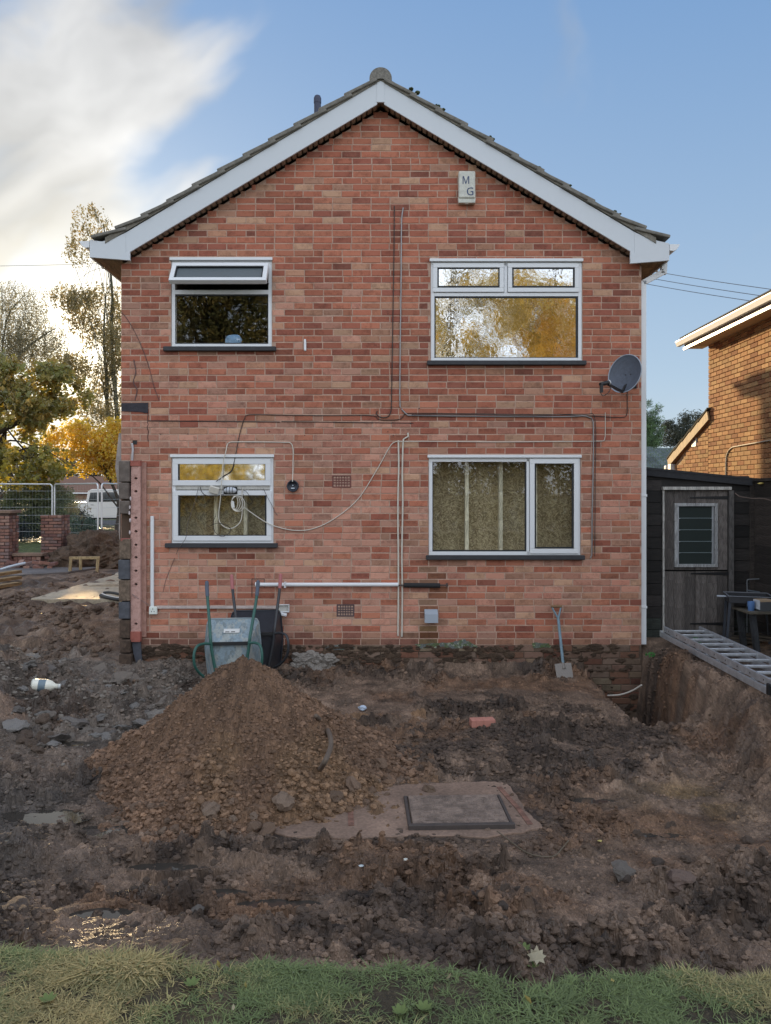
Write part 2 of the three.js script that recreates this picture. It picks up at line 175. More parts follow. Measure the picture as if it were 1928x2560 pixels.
  h += (0.05 * (rg(7, 264) - 0.4) + 0.02 * (rg(19, 265) - 0.4)) * ss(2.3, 2.6, x) * ss(3.5, 3.1, x) * ss(0.15, 0.4, z) * ss(4.2, 3.4, z);
  // old level beside/behind the house
  const so = old + 0.05 * (rg(3.5, 269) - 0.5) * ss(-9, -5, z) * ss(-2.6, -3.3, x) + 0.07 * (fbm(x * 1.6, z * 1.6, 4, 267) - 0.5) * ss(-14, -5, z) * ss(-2.5, -3.4, x) + (0.03 * (cl * cl - 0.3) + 0.05 * (fbm(x * 5, z * 6, 3, 268) - 0.5)) * ss(-6, -1, z) * ss(-2.5, -3.2, x) * ss(-6.5, -5, x);
  const sl = x < 0 ? ss(0.9, -2.6, z) : side;
  h = lerp(h, so, sl);
  // lawn strip towards and behind the camera
  const lawn = 0.0 + 0.02 * (fbm(x * 2, z * 2, 3, 271) - 0.5) - 0.02;
  h = lerp(h, lawn, ss(-0.05, 0.05, z - zg));
  return h;
}
function mudColor(x, z, o) {
  const zg = grassEdge(x), c = clodMask(x, z);
  const a = fbm(x * 0.7 + 11, z * 0.9, 4, 281), b = fbm(x * 2.6, z * 3.1, 4, 283), w = fbm(x * 1.3 + 5, z * 1.6 + 5, 4, 287);
  // trodden brown, wet dark clay, rusty and ochre soil
  let r = 0.205, g = 0.145, bb = 0.108;
  const k = ss(0.30, 0.75, 0.50 * c + 0.7 * (w - 0.5) + 0.45 * (fbm(x * 9, z * 11, 3, 286) - 0.15)) * 0.95; r = lerp(r, 0.072, k); g = lerp(g, 0.052, k); bb = lerp(bb, 0.041, k);
  const ru = ss(0.56, 0.70, fbm(x * 1.5 + 31, z * 1.7, 4, 291)); r = lerp(r, 0.185, ru * 0.8); g = lerp(g, 0.110, ru * 0.8); bb = lerp(bb, 0.068, ru * 0.8);
  const oc = Math.exp(-((x - 2.1) ** 2) / 0.10 - ((z - 3.7) ** 2) / 0.10) * ss(0.45, 0.6, b) * 0.7; r = lerp(r, 0.23, oc); g = lerp(g, 0.15, oc); bb = lerp(bb, 0.06, oc);
  const rub = ss(-1.0, -1.9, x) * ss(3.9, 2.6, z) * ss(-1.2, 0.1, z) * ss(0.38, 0.56, b + 0.15); r = lerp(r, 0.17, rub); g = lerp(g, 0.142, rub); bb = lerp(bb, 0.122, rub);
  const lf = ss(-1.3, -2.4, x) * ss(3.2, 4.0, z) * ss(0.35, 0.55, w + 0.1); r = lerp(r, 0.12, lf); g = lerp(g, 0.103, lf); bb = lerp(bb, 0.092, lf);
  const m = 0.32 + 1.36 * fbm(x * 7, z * 8, 5, 285); r *= m; g *= m; bb *= m;
  const l = ss(0.0, 0.10, z - zg); r = lerp(r, 0.085, l); g = lerp(g, 0.068, l); bb = lerp(bb, 0.042, l);
  o[0] = r; o[1] = g; o[2] = bb;
}
function sheet(xs, zs, skip, colorAt, hAt = H) {
  const nx = xs.length, nz = zs.length, p = new Float32Array(nx * nz * 3), uv = new Float32Array(nx * nz * 2), col = new Float32Array(nx * nz * 3), id = [], o = [0, 0, 0];
  for (let j = 0; j < nz; j++) for (let i = 0; i < nx; i++) { const k = j * nx + i, x = xs[i], z = zs[j]; p[3 * k] = x; p[3 * k + 1] = hAt(x, z); p[3 * k + 2] = z; const hv = p[3 * k + 1] * ss(2.05, 2.4, x) * ss(3.6, 2.8, z); uv[2 * k] = x + 0.75 * hv; uv[2 * k + 1] = z + 0.65 * hv; colorAt(x, z, o); col[3 * k] = o[0]; col[3 * k + 1] = o[1]; col[3 * k + 2] = o[2]; }
  for (let j = 0; j < nz - 1; j++) for (let i = 0; i < nx - 1; i++) { if (skip && skip(xs[i], xs[i + 1], zs[j], zs[j + 1])) continue; const k = j * nx + i; id.push(k, k + nx, k + 1, k + 1, k + nx, k + nx + 1); }
  const g = new THREE.BufferGeometry(); g.setAttribute('position', new THREE.BufferAttribute(p, 3)); g.setAttribute('uv', new THREE.BufferAttribute(uv, 2)); g.setAttribute('color', new THREE.BufferAttribute(col, 3)); g.setIndex(id); g.computeVertexNormals(); return g;
}
for (const p of PUD0) { let m = 0; for (let k = 0; k < 24; k++) { const a = k / 24 * 6.283, q = k % 2 ? 1.6 : 1.1; m += H(p.x + Math.cos(a) * p.rx * q, p.z + Math.sin(a) * p.rz * q) / 24; } p.y = m - 0.012; } PUDDLES.push(...PUD0);
const steps = (list) => { const out = []; for (let i = 0; i < list.length - 1; i++) { const [a, n] = list[i], b = list[i + 1][0]; for (let k = 0; k < n; k++) out.push(lerp(a, b, k / n)); } out.push(list[list.length - 1][0]); return out; };
// far sheet: from the yard to the horizon
{
  const xs = steps([[-400, 6], [-80, 10], [-30, 12], [-14, 20], [-9, 130], [-4.6, 40], [-2.9, 4], [4.6, 12], [12, 10], [30, 8], [80, 6], [400, 0]]), zs = steps([[-400, 6], [-120, 10], [-45, 30], [-18, 40], [-10, 170], [-3.0, 80], [-0.1, 2], [0.3, 10], [6.6, 8], [20, 10], [60, 4], [400, 0]]);
  const far = (x, z, o) => { const n = fbm(x * 0.9, z * 0.9, 4, 301), v = fbm(x * 0.12, z * 0.12, 3, 303); const mudd = ss(-19, -15, z) * ss(-9.5, -8, x) * ss(6, 4, x) * (z < 2 ? 1 : 0); let r = lerp(0.075, 0.10, v), g = lerp(0.115, 0.105, v), b = 0.035; const k = mudd; r = lerp(r, lerp(0.27, 0.12, ss(0.4, 0.6, n)), k); g = lerp(g, lerp(0.195, 0.088, ss(0.4, 0.6, n)), k); b = lerp(b, lerp(0.145, 0.068, ss(0.4, 0.6, n)), k); const m = 0.75 + 0.5 * n; o[0] = r * m; o[1] = g * m; o[2] = b * m; };
  const g = sheet(xs, zs, (x0, x1, z0, z1) => x0 > -4.61 && x1 < 4.61 && z0 > -0.11 && z1 < 6.61, far, (x, z) => H(x, z) - (x > -4.8 && x < 4.8 && z > -0.3 && z < 6.8 ? 0.03 : 0));
  tag(mesh('ground', g, M.mud), 'open ground running from the yard out to the horizon', 'ground', null, 'structure');
}
// near sheet: the churned yard
{
  const xs = steps([[-5.0, 30], [-4.4, 860], [4.1, 20], [4.9, 0]]), zs = steps([[-0.35, 24], [0.0, 80], [1.4, 130], [3.2, 160], [4.8, 250], [6.45, 30], [6.9, 0]]);
  tag(mesh('mud_ground', sheet(xs, zs, null, mudColor), M.mud), 'churned brown mud of the dug-out yard in front of the brick house', 'ground', null, 'structure');
}
// lumps of earth: five shapes, thousands of copies
const clodGeo = [1, 2, 3, 4].map((s) => lump(s * 1.7, 2, 0.62, 0.78));
function scatter(name, list, parent, label) {
  const per = clodGeo.map(() => []); for (const q of list) per[Math.floor(hsh(Math.round(q.x * 1e4), Math.round(q.z * 1e4), 3) * clodGeo.length)].push(q);
  const q4 = new THREE.Quaternion(), m4 = new THREE.Matrix4(), e = new THREE.Euler(), col = new THREE.Color();
  per.forEach((l, v) => { if (!l.length) return; const im = new THREE.InstancedMesh(clodGeo[v], M.clod, l.length); l.forEach((q, i) => { const a = hsh(i, v, 5) * 6.28, b = hsh(i, v, 6) * 1.2 - 0.6; q4.setFromEuler(e.set(b, a, b * 0.7)); const k = 0.75 + 0.5 * hsh(i, v, 8); m4.compose(V(q.x, q.y, q.z), q4, V(q.s * k, q.s * (0.65 + 0.3 * hsh(i, v, 9)), q.s / k)); im.setMatrixAt(i, m4); im.setColorAt(i, col.setRGB(...q.c)); }); im.name = parent ? name : numbered(name); im.castShadow = im.receiveShadow = true; im.userData.kind = 'stuff'; if (!parent) tag(im, label, 'soil', null, 'stuff'); (parent || scene).add(im); });
}
{
  const r = rng(501), list = [], o = [0, 0, 0];
  for (let i = 0; i < 190000; i++) { const d = 2.4 + 6.6 * Math.pow(r(), 0.9), z = 9 - d, x = (r() - 0.5) * 1.06 * d; if (x > bankX(z) + 0.5 || z < 0.05) continue; if (z > grassEdge(x) + 0.02 && r() > 0.02) continue; const c = clodMask(x, z), rub = x < -1.3 && z < 3.4 ? 0.35 : 0; if (r() > 0.12 + 0.5 * c + rub * 0.6 + (x > 2.3 && z < 3.6 ? 0.4 : 0)) continue; if (x > APRON.x0 - 0.05 && x < APRON.x1 + 0.05 && z > APRON.z0 && z < APRON.z1 && r() > 0.10 + 0.5 * ss(0.12, 0.0, Math.min(x - APRON.x0, APRON.x1 - x, z - APRON.z0, APRON.z1 - z))) continue; if (Math.hypot(x - MOUND.x, z - MOUND.z) < 0.95) continue; if (PUDDLES.some((p) => ((x - p.x) / p.rx) ** 2 + ((z - p.z) / p.rz) ** 2 < 0.9)) continue;
    const s = 0.0028 + 0.015 * Math.pow(r(), 4.5) * (0.6 + 0.8 * c) + (r() < 0.006 ? 0.010 * r() : 0); mudColor(x, z, o); const k = 0.65 + 0.75 * r(); const gy = rub && r() < 0.22 ? [0.24, 0.22, 0.20] : [o[0] * k, o[1] * k, o[2] * k]; list.push({ x, y: H(x, z) + s * 0.25, z, s, c: gy }); }
  for (let i = 0; i < 9000; i++) { const x = -6.2 + 3.1 * r(), z = -7.5 + 7.6 * r(); if (x > -3.12 || (z < -3 && x > -5.6)) continue; if (fbm(x * 1.6, z * 1.6, 3, 295) < 0.45) continue; const s = 0.008 + 0.05 * Math.pow(r(), 5), k = 0.5 + 0.8 * r(); list.push({ x, y: H(x, z) + s * 0.25, z, s, c: [0.17 * k, 0.122 * k, 0.092 * k] }); }
  scatter('earth_clods', list, null, 'small crumbs and clods of dark earth strewn over the churned mud');
}
// standing water
const water = mat([0.05, 0.043, 0.036], 0.03, { ior: 1.4 });
PUDDLES.forEach((p, i) => { const s = new THREE.Shape(), n = 36; for (let k = 0; k < n; k++) { const a = k / n * 6.283, q = 1.28 + 0.12 * (fbm(Math.cos(a) * 1.4 + i * 5, Math.sin(a) * 1.4, 3, 311) - 0.5); const X = Math.cos(a) * p.rx * q, Z = Math.sin(a) * p.rz * q; k ? s.lineTo(X, -Z) : s.moveTo(X, -Z); } const g = new THREE.ShapeGeometry(s); g.rotateX(-Math.PI / 2); g.translate(p.x, p.y - 0.006, p.z); tag(mesh('puddle', prep(g), water), 'shallow muddy puddle lying in the churned earth', 'puddle', null, 'structure'); });
// lawn strip
{
  const r = rng(601), tufts = []; for (let v = 0; v < 3; v++) { const gs = []; for (let k = 0; k < 9; k++) { const a = r() * 6.283, L = 0.014 + 0.030 * r(), w = 0.0011 + 0.0010 * r(), lean = 0.5 + 1.3 * r(), ox = (r() - 0.5) * 0.03, oz = (r() - 0.5) * 0.03; const p = []; const q = (t) => [ox + Math.cos(a) * lean * L * t * t, L * t * (1 - 0.35 * lean * t), oz + Math.sin(a) * lean * L * t * t]; const sx = -Math.sin(a) * w, sz = Math.cos(a) * w; const A = q(0), B = q(0.5), C = q(1); p.push(A[0] - sx, A[1], A[2] - sz, A[0] + sx, A[1], A[2] + sz, B[0] + sx, B[1], B[2] + sz, A[0] - sx, A[1], A[2] - sz, B[0] + sx, B[1], B[2] + sz, B[0] - sx, B[1], B[2] - sz, B[0] - sx, B[1], B[2] - sz, B[0] + sx, B[1], B[2] + sz, C[0], C[1], C[2]); const g = new THREE.BufferGeometry(); g.setAttribute('position', new THREE.Float32BufferAttribute(p, 3)); g.computeVertexNormals(); gs.push(prep(g)); } tufts.push(merge(gs)); }
  const gm = mat([1, 1, 1], 0.75, { transmission: 0.25, thickness: 0, side: THREE.DoubleSide });
  const per = [[], [], []]; const N = 46000;
  for (let i = 0; i < N; i++) { const x = (r() - 0.5) * 4.2, z = 6.02 + 1.0 * r(), e = z - grassEdge(x); if (e < -0.02 + 0.05 * r()) continue; const n = 0.6 * fbm(x * 3.2, z * 3.6, 4, 611) + 0.4 * fbm(x * 11, z * 12, 3, 612), den = ss(0.40, 0.60, n) * 0.92 + 0.08; if (r() > den * (0.5 + 0.5 * ss(0, 0.12, e)) + (e < 0.09 ? 0.25 : 0)) continue; const s = 0.55 + 0.7 * r() + 0.8 * ss(0.60, 0.75, fbm(x * 4, z * 4, 3, 613)); per[i % 3].push([x, H(x, z) - 0.002, z, s, r() * 6.28, r(), fbm(x * 2.2 + 4, z * 2.2, 3, 617)]); }
  per.forEach((l, v) => { const im = new THREE.InstancedMesh(tufts[v], gm, l.length), m4 = new THREE.Matrix4(), q = new THREE.Quaternion(), c = new THREE.Color(); l.forEach((t, i) => { q.setFromAxisAngle(V(0, 1, 0), t[4]); m4.compose(V(t[0], t[1], t[2]), q, V(t[3], t[3] * 0.62, t[3])); im.setMatrixAt(i, m4); const dry = ss(0.37, 0.60, t[6] + 0.25 * (t[5] - 0.5)); c.setRGB(lerp(0.175, 0.36, dry), lerp(0.225, 0.295, dry), lerp(0.078, 0.125, dry)).multiplyScalar(0.75 + 0.6 * t[5]); im.setColorAt(i, c); }); im.name = numbered('lawn_grass'); im.castShadow = im.receiveShadow = true; tag(im, 'worn strip of short green and yellowing grass at the edge of the mud', 'grass', null, 'stuff'); scene.add(im); });
}
console.log('ground done');
// ------------------------------------------------------------------ the brick house
const WL = wx(303), WR = wx(1604), RX = wx(952), LEN = 9.6;                                  // wall ends, ridge, length of the house
const PIT = 0.596, OH = 0.14;                                                               // roof slope, verge overhang
const bx_ = (p) => (p - CX) / 218.4, by_ = (p) => CAMY - (p - HY) / 218.4;                   // on the bargeboard plane
const APEX = by_(202);                                                                      // top of the bargeboard
const WIN = { ul: [wx(428), wx(680), wy(869), wy(645)], ur: [wx(1077), wx(1456), wy(904), wy(648)], ll: [wx(429), wx(684), wy(1359), wy(1137)], lr: [wx(1072), wx(1452), wy(1389), wy(1138)] };
const wallTop = (x) => APEX - 0.27 - PIT * Math.abs(x - RX);
const house = thing('brick_house', 'two storey red brick house gable with white bargeboards and four white windows', 'house');
{
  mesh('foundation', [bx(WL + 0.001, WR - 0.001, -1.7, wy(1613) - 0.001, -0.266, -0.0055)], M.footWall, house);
  const sh = new THREE.Shape([[WL, wy(1613)], [WR, wy(1613)], [WR, wallTop(WR)], [RX, wallTop(RX)], [WL, wallTop(WL)]].map((p) => new THREE.Vector2(...p)));
  for (const k in WIN) { const [a, b, c, d] = WIN[k]; sh.holes.push(new THREE.Path([[a, c], [a, d], [b, d], [b, c]].map((p) => new THREE.Vector2(...p)))); }
  const g = new THREE.ExtrudeGeometry(sh, { depth: 0.26, bevelEnabled: false }); g.translate(0, 0, -0.2635);
  const wall = mesh('front_wall', planar(prep(g)), M.mortar, house);
  // bricks
  const CH = 0.0766, BL = 0.2235, J = 0.0105, r = rng(1001), Y0 = wy(1613) - 21 * CH, rows = Math.ceil((wallTop(RX) - Y0) / CH);
  const PAL = [[0.36, 0.160, 0.115], [0.38, 0.180, 0.130], [0.32, 0.138, 0.102], [0.28, 0.115, 0.088], [0.40, 0.205, 0.150], [0.225, 0.092, 0.074], [0.17, 0.075, 0.065], [0.41, 0.250, 0.175], [0.45, 0.315, 0.225], [0.34, 0.215, 0.160], [0.44, 0.245, 0.190], [0.48, 0.285, 0.225], [0.43, 0.220, 0.172], [0.40, 0.250, 0.200], [0.30, 0.165, 0.125], [0.36, 0.190, 0.135]];
  PAL[6] = [0.21, 0.095, 0.078]; PAL[5] = [0.255, 0.105, 0.085]; PAL.forEach((c, n) => { const pale = [7, 8, 9, 10, 11, 12, 13].includes(n); for (let i = 0; i < 3; i++) c[i] = lerp(c[i], [0.355, 0.175, 0.128][i], 0.16) * (pale ? [1.12, 0.98, 0.88] : [1.14, 0.88, 0.73])[i]; });
  const pick = (w) => { let t = w.reduce((a, b) => a + b[1], 0) * r(); for (const [i, k] of w) if ((t -= k) <= 0) return i; return w[0][0]; };
  const UP = [[0, 20], [1, 15], [2, 15], [3, 11], [4, 9], [5, 8], [6, 5], [7, 7], [8, 5], [9, 4], [15, 8]], LO = [[10, 24], [11, 26], [12, 16], [13, 16], [4, 6], [9, 6], [2, 3], [3, 2], [8, 6]], LR = [[4, 12], [1, 6], [7, 10], [9, 8], [13, 16], [12, 14], [10, 16], [11, 12], [14, 5], [3, 3], [8, 8]];
  const zone = (x, y) => { const n = fbm(x * 1.1, y * 1.4, 3, 321) - 0.5; if (y > wy(1055) + n * 0.1) return x < wx(900) && y < wy(700) && r() < 0.30 ? LO : UP; if (x < wx(1030)) return r() < 0.12 + 0.25 * ss(-0.9, 0, x) ? UP : LO; return r() < 0.18 + 0.55 * ss(wy(1230), wy(1090), y) ? UP : LR; };
  // algae and soil staining where the photograph shows it: under sill ends, below the vent, along the foot of the wall
  const stain = (x, y) => { let k = [1, 1, 1]; const n = fbm(x * 6, y * 6, 3, 331); const patch = (cx, cy, sx, sy, c, s) => { const q = ((x - cx) / sx) ** 2 + ((y - cy) / sy) ** 2, t = clamp((1.25 - q) * 1.4 + (n - 0.5) * 1.6) * s; k = k.map((v, i) => lerp(v, c[i], t)); };
    patch(wx(1082), wy(1470), 0.13, 0.42, [0.46, 0.54, 0.46], 0.8); patch(wx(1080), wy(1585), 0.17, 0.16, [0.40, 0.52, 0.36], 0.95); patch(wx(690), wy(886), 0.13, 0.08, [0.45, 0.45, 0.45], 0.8); patch(wx(560), wy(888), 0.5, 0.06, [0.6, 0.58, 0.58], 0.7); patch(wx(1260), wy(922), 0.8, 0.05, [0.6, 0.58, 0.56], 0.7); patch(wx(690), wy(1385), 0.12, 0.09, [0.5, 0.5, 0.5], 0.8); patch(wx(560), wy(1384), 0.55, 0.05, [0.6, 0.58, 0.56], 0.7); patch(wx(340), wy(960), 0.12, 0.35, [0.62, 0.55, 0.52], 0.6); patch(wx(990), wy(640), 0.12, 0.4, [0.66, 0.62, 0.6], 0.5);
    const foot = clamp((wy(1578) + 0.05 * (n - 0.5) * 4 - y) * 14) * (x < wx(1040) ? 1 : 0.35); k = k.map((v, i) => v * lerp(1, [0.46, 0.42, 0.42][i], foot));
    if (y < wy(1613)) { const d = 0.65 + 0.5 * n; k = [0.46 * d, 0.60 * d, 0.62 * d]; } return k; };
  const openings = Object.values(WIN).map(([a, b, c, d]) => [a - 0.004, b + 0.004, c - 0.002, d + 0.002]);
  openings.push([wx(831), wx(878), wy(1219), wy(1188)], [wx(842), wx(886), wy(1541), wy(1511)], [wx(316), wx(324), wy(1116), wy(1102)]);
  const shape = (x0, x1, y0, y1, cu, cv, rr) => { const z0 = -0.012, e = 0.004, zf = 0.0 + (rr() - 0.5) * 0.004, j = () => (rr() - 0.5) * 0.006; const f = [[x0 + e + j(), y0 + e + j()], [x1 - e + j(), y0 + e + j()], [x1 - e + j(), y1 - e + j()], [x0 + e + j(), y1 - e + j()]], b = [[x0, y0], [x1, y0], [x1, y1], [x0, y1]]; const P = [], U = []; const v = (p, z) => { P.push(p[0], p[1], z); U.push(p[0] + cu, p[1] + cv); }; const q = (a, za, b2, zb, c, zc, d, zd) => { v(a, za); v(b2, zb); v(c, zc); v(a, za); v(c, zc); v(d, zd); }; q(f[0], zf, f[1], zf, f[2], zf, f[3], zf); for (let i = 0; i < 4; i++) { const k = (i + 1) % 4; q(b[i], zf - e, b[k], zf - e, f[k], zf, f[i], zf); q(b[i], z0, b[k], z0, b[k], zf - e, b[i], zf - e); } const g2 = new THREE.BufferGeometry(); g2.setAttribute('position', new THREE.Float32BufferAttribute(P, 3)); g2.setAttribute('uv', new THREE.Float32BufferAttribute(U, 2)); g2.computeVertexNormals(); return g2; };
  const all = [];
  for (let i = 0; i < rows; i++) {
    const y0 = Y0 + i * CH + J / 2, y1 = y0 + CH - J, ym = (y0 + y1) / 2; let a = WL, b = WR; if (ym > wallTop(WL)) { const hw = (wallTop(RX) - ym) / PIT; a = RX - hw; b = RX + hw; }
    let x = WL - (i % 2 ? BL / 2 : 0) + (r() - 0.5) * 0.012;
    while (x < b) { let half = r() < 0.035; const L = (half ? 0.5 : 1) * BL + (r() - 0.5) * 0.006; let X0 = Math.max(x + J / 2, a), X1 = Math.min(x + L - J / 2, b), Ya = y0, Yb = y1, ok = X1 - X0 > 0.03, full = !half && X0 > a && X1 < b; x += L;
      for (const [oa, ob, oc, od] of openings) { if (!ok || X1 <= oa || X0 >= ob || Yb <= oc || Ya >= od) continue; full = false; if (oa <= X0 + 0.02 && ob >= X1 - 0.02) { const up = Yb - od, dn = oc - Ya; if (up > dn && up > 0.015) Ya = od; else if (dn > 0.015) Yb = oc; else ok = false; } else if (Math.min(Yb, od) - Math.max(Ya, oc) < 0.02) { if (Yb > od) Ya = Math.max(Ya, od); else Yb = Math.min(Yb, oc); } else { if (ob >= X1) X1 = oa; else if (oa <= X0) X0 = ob; if (X1 - X0 < 0.03) ok = false; } }
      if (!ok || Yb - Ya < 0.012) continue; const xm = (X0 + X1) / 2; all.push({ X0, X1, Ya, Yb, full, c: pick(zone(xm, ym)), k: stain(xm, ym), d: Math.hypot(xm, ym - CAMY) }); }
  }
  // the 300 bricks nearest the eye are single pieces, the rest of the wall is one
  const plain = all.filter((q) => q.full && q.k.every((v) => v > 0.97) && q.Ya > wy(1575)).sort((p, q) => p.d - q.d).slice(0, 300); const single = new Set(plain);
  const vr = rng(1003), variants = []; for (let i = 0; i < 6; i++) variants.push(shape(-BL / 2 + J / 2, BL / 2 - J / 2, -(CH - J) / 2, (CH - J) / 2, vr() * 5, vr() * 5, vr));
  const TONE = [0.86, 1.0, 1.13];
  const pm = PAL.flatMap((c) => TONE.map((k) => mat(c.map((v) => v * k), 0.93, { map: M.brickV.map, bumpMap: M.brickV.bumpMap, bumpScale: 0.003 })));
  const rest = []; const cr = rng(1005);
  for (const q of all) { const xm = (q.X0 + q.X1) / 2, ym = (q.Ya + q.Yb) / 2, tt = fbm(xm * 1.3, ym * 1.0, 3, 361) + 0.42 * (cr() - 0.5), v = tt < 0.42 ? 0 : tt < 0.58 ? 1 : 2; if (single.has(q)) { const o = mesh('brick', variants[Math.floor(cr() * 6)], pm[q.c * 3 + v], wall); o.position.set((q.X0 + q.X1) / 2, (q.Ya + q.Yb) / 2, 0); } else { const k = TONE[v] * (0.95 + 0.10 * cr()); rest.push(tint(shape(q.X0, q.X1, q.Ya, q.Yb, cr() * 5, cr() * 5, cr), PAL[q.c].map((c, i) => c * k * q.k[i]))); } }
  const w = mesh('brickwork', rest, M.brickV, wall); w.userData.kind = 'stuff';
  console.log('bricks', all.length, plain.length);
  { const r2 = rng(1009), gs = [1, 2, 3].map((k) => lump(k * 4.4, 2, 0.8, 0.7)), cl = []; for (let i = 0; i < 900; i++) { const x = lerp(WL + 0.25, WR - 0.02, r2()), y = wy(1616) - 1.0 * Math.pow(r2(), 1.3) * (x > 2.2 ? 1 : 0.42); if (fbm(x * 2.4, y * 3.5, 3, 371) + 0.2 * (r2() - 0.5) < 0.42) continue; const g = gs[i % 3].clone(), s = 0.012 + 0.045 * r2() * r2(); g.scale(s * (1.1 + 0.8 * r2()), s, 0.006 + 0.010 * r2()); const c = 0.7 + 0.6 * r2(); cl.push(tint(mv(g, x, y, 0.002), [0.155 * c, 0.108 * c, 0.078 * c])); } mesh('clinging_soil', cl, M.soil, wall).userData.kind = 'stuff'; }
  // the other outside walls and the floors that close the house
  mesh('side_wall', [bx(WL, WL + 0.26, -1.7, 4.72, -LEN, -0.266)], M.mortar, house); mesh('side_wall', [bx(WR - 0.26, WR, -1.7, 4.72, -LEN, -0.266)], M.mortar, house);
  mesh('rear_wall', prism([[WL + 0.26, -1.7], [WR - 0.26, -1.7], [WR - 0.26, 4.7], [RX, wallTop(RX) - 0.05], [WL + 0.26, 4.7]], -LEN, -LEN + 0.26), M.mortar, house);
  mesh('floor', [bx(WL + 0.26, WR - 0.26, 0.0, 0.15, -LEN + 0.26, -0.27)], M.inner, house); mesh('ceiling', [bx(WL + 0.26, WR - 0.26, 2.45, 2.7, -LEN + 0.26, -0.27)], M.inner, house); mesh('ceiling', [bx(WL + 0.26, WR - 0.26, 4.66, 4.74, -LEN + 0.26, -0.27)], M.inner, house); mesh('partition', [bx(-0.5, -0.4, 0.15, 2.45, -LEN + 0.26, -0.27), bx(-0.5, -0.4, 2.7, 4.66, -LEN + 0.26, -0.27)], M.inner, house); mesh('partition', [bx(WL + 0.26, -0.5, 2.7, 4.66, -3.4, -3.3)], M.inner, house);
}
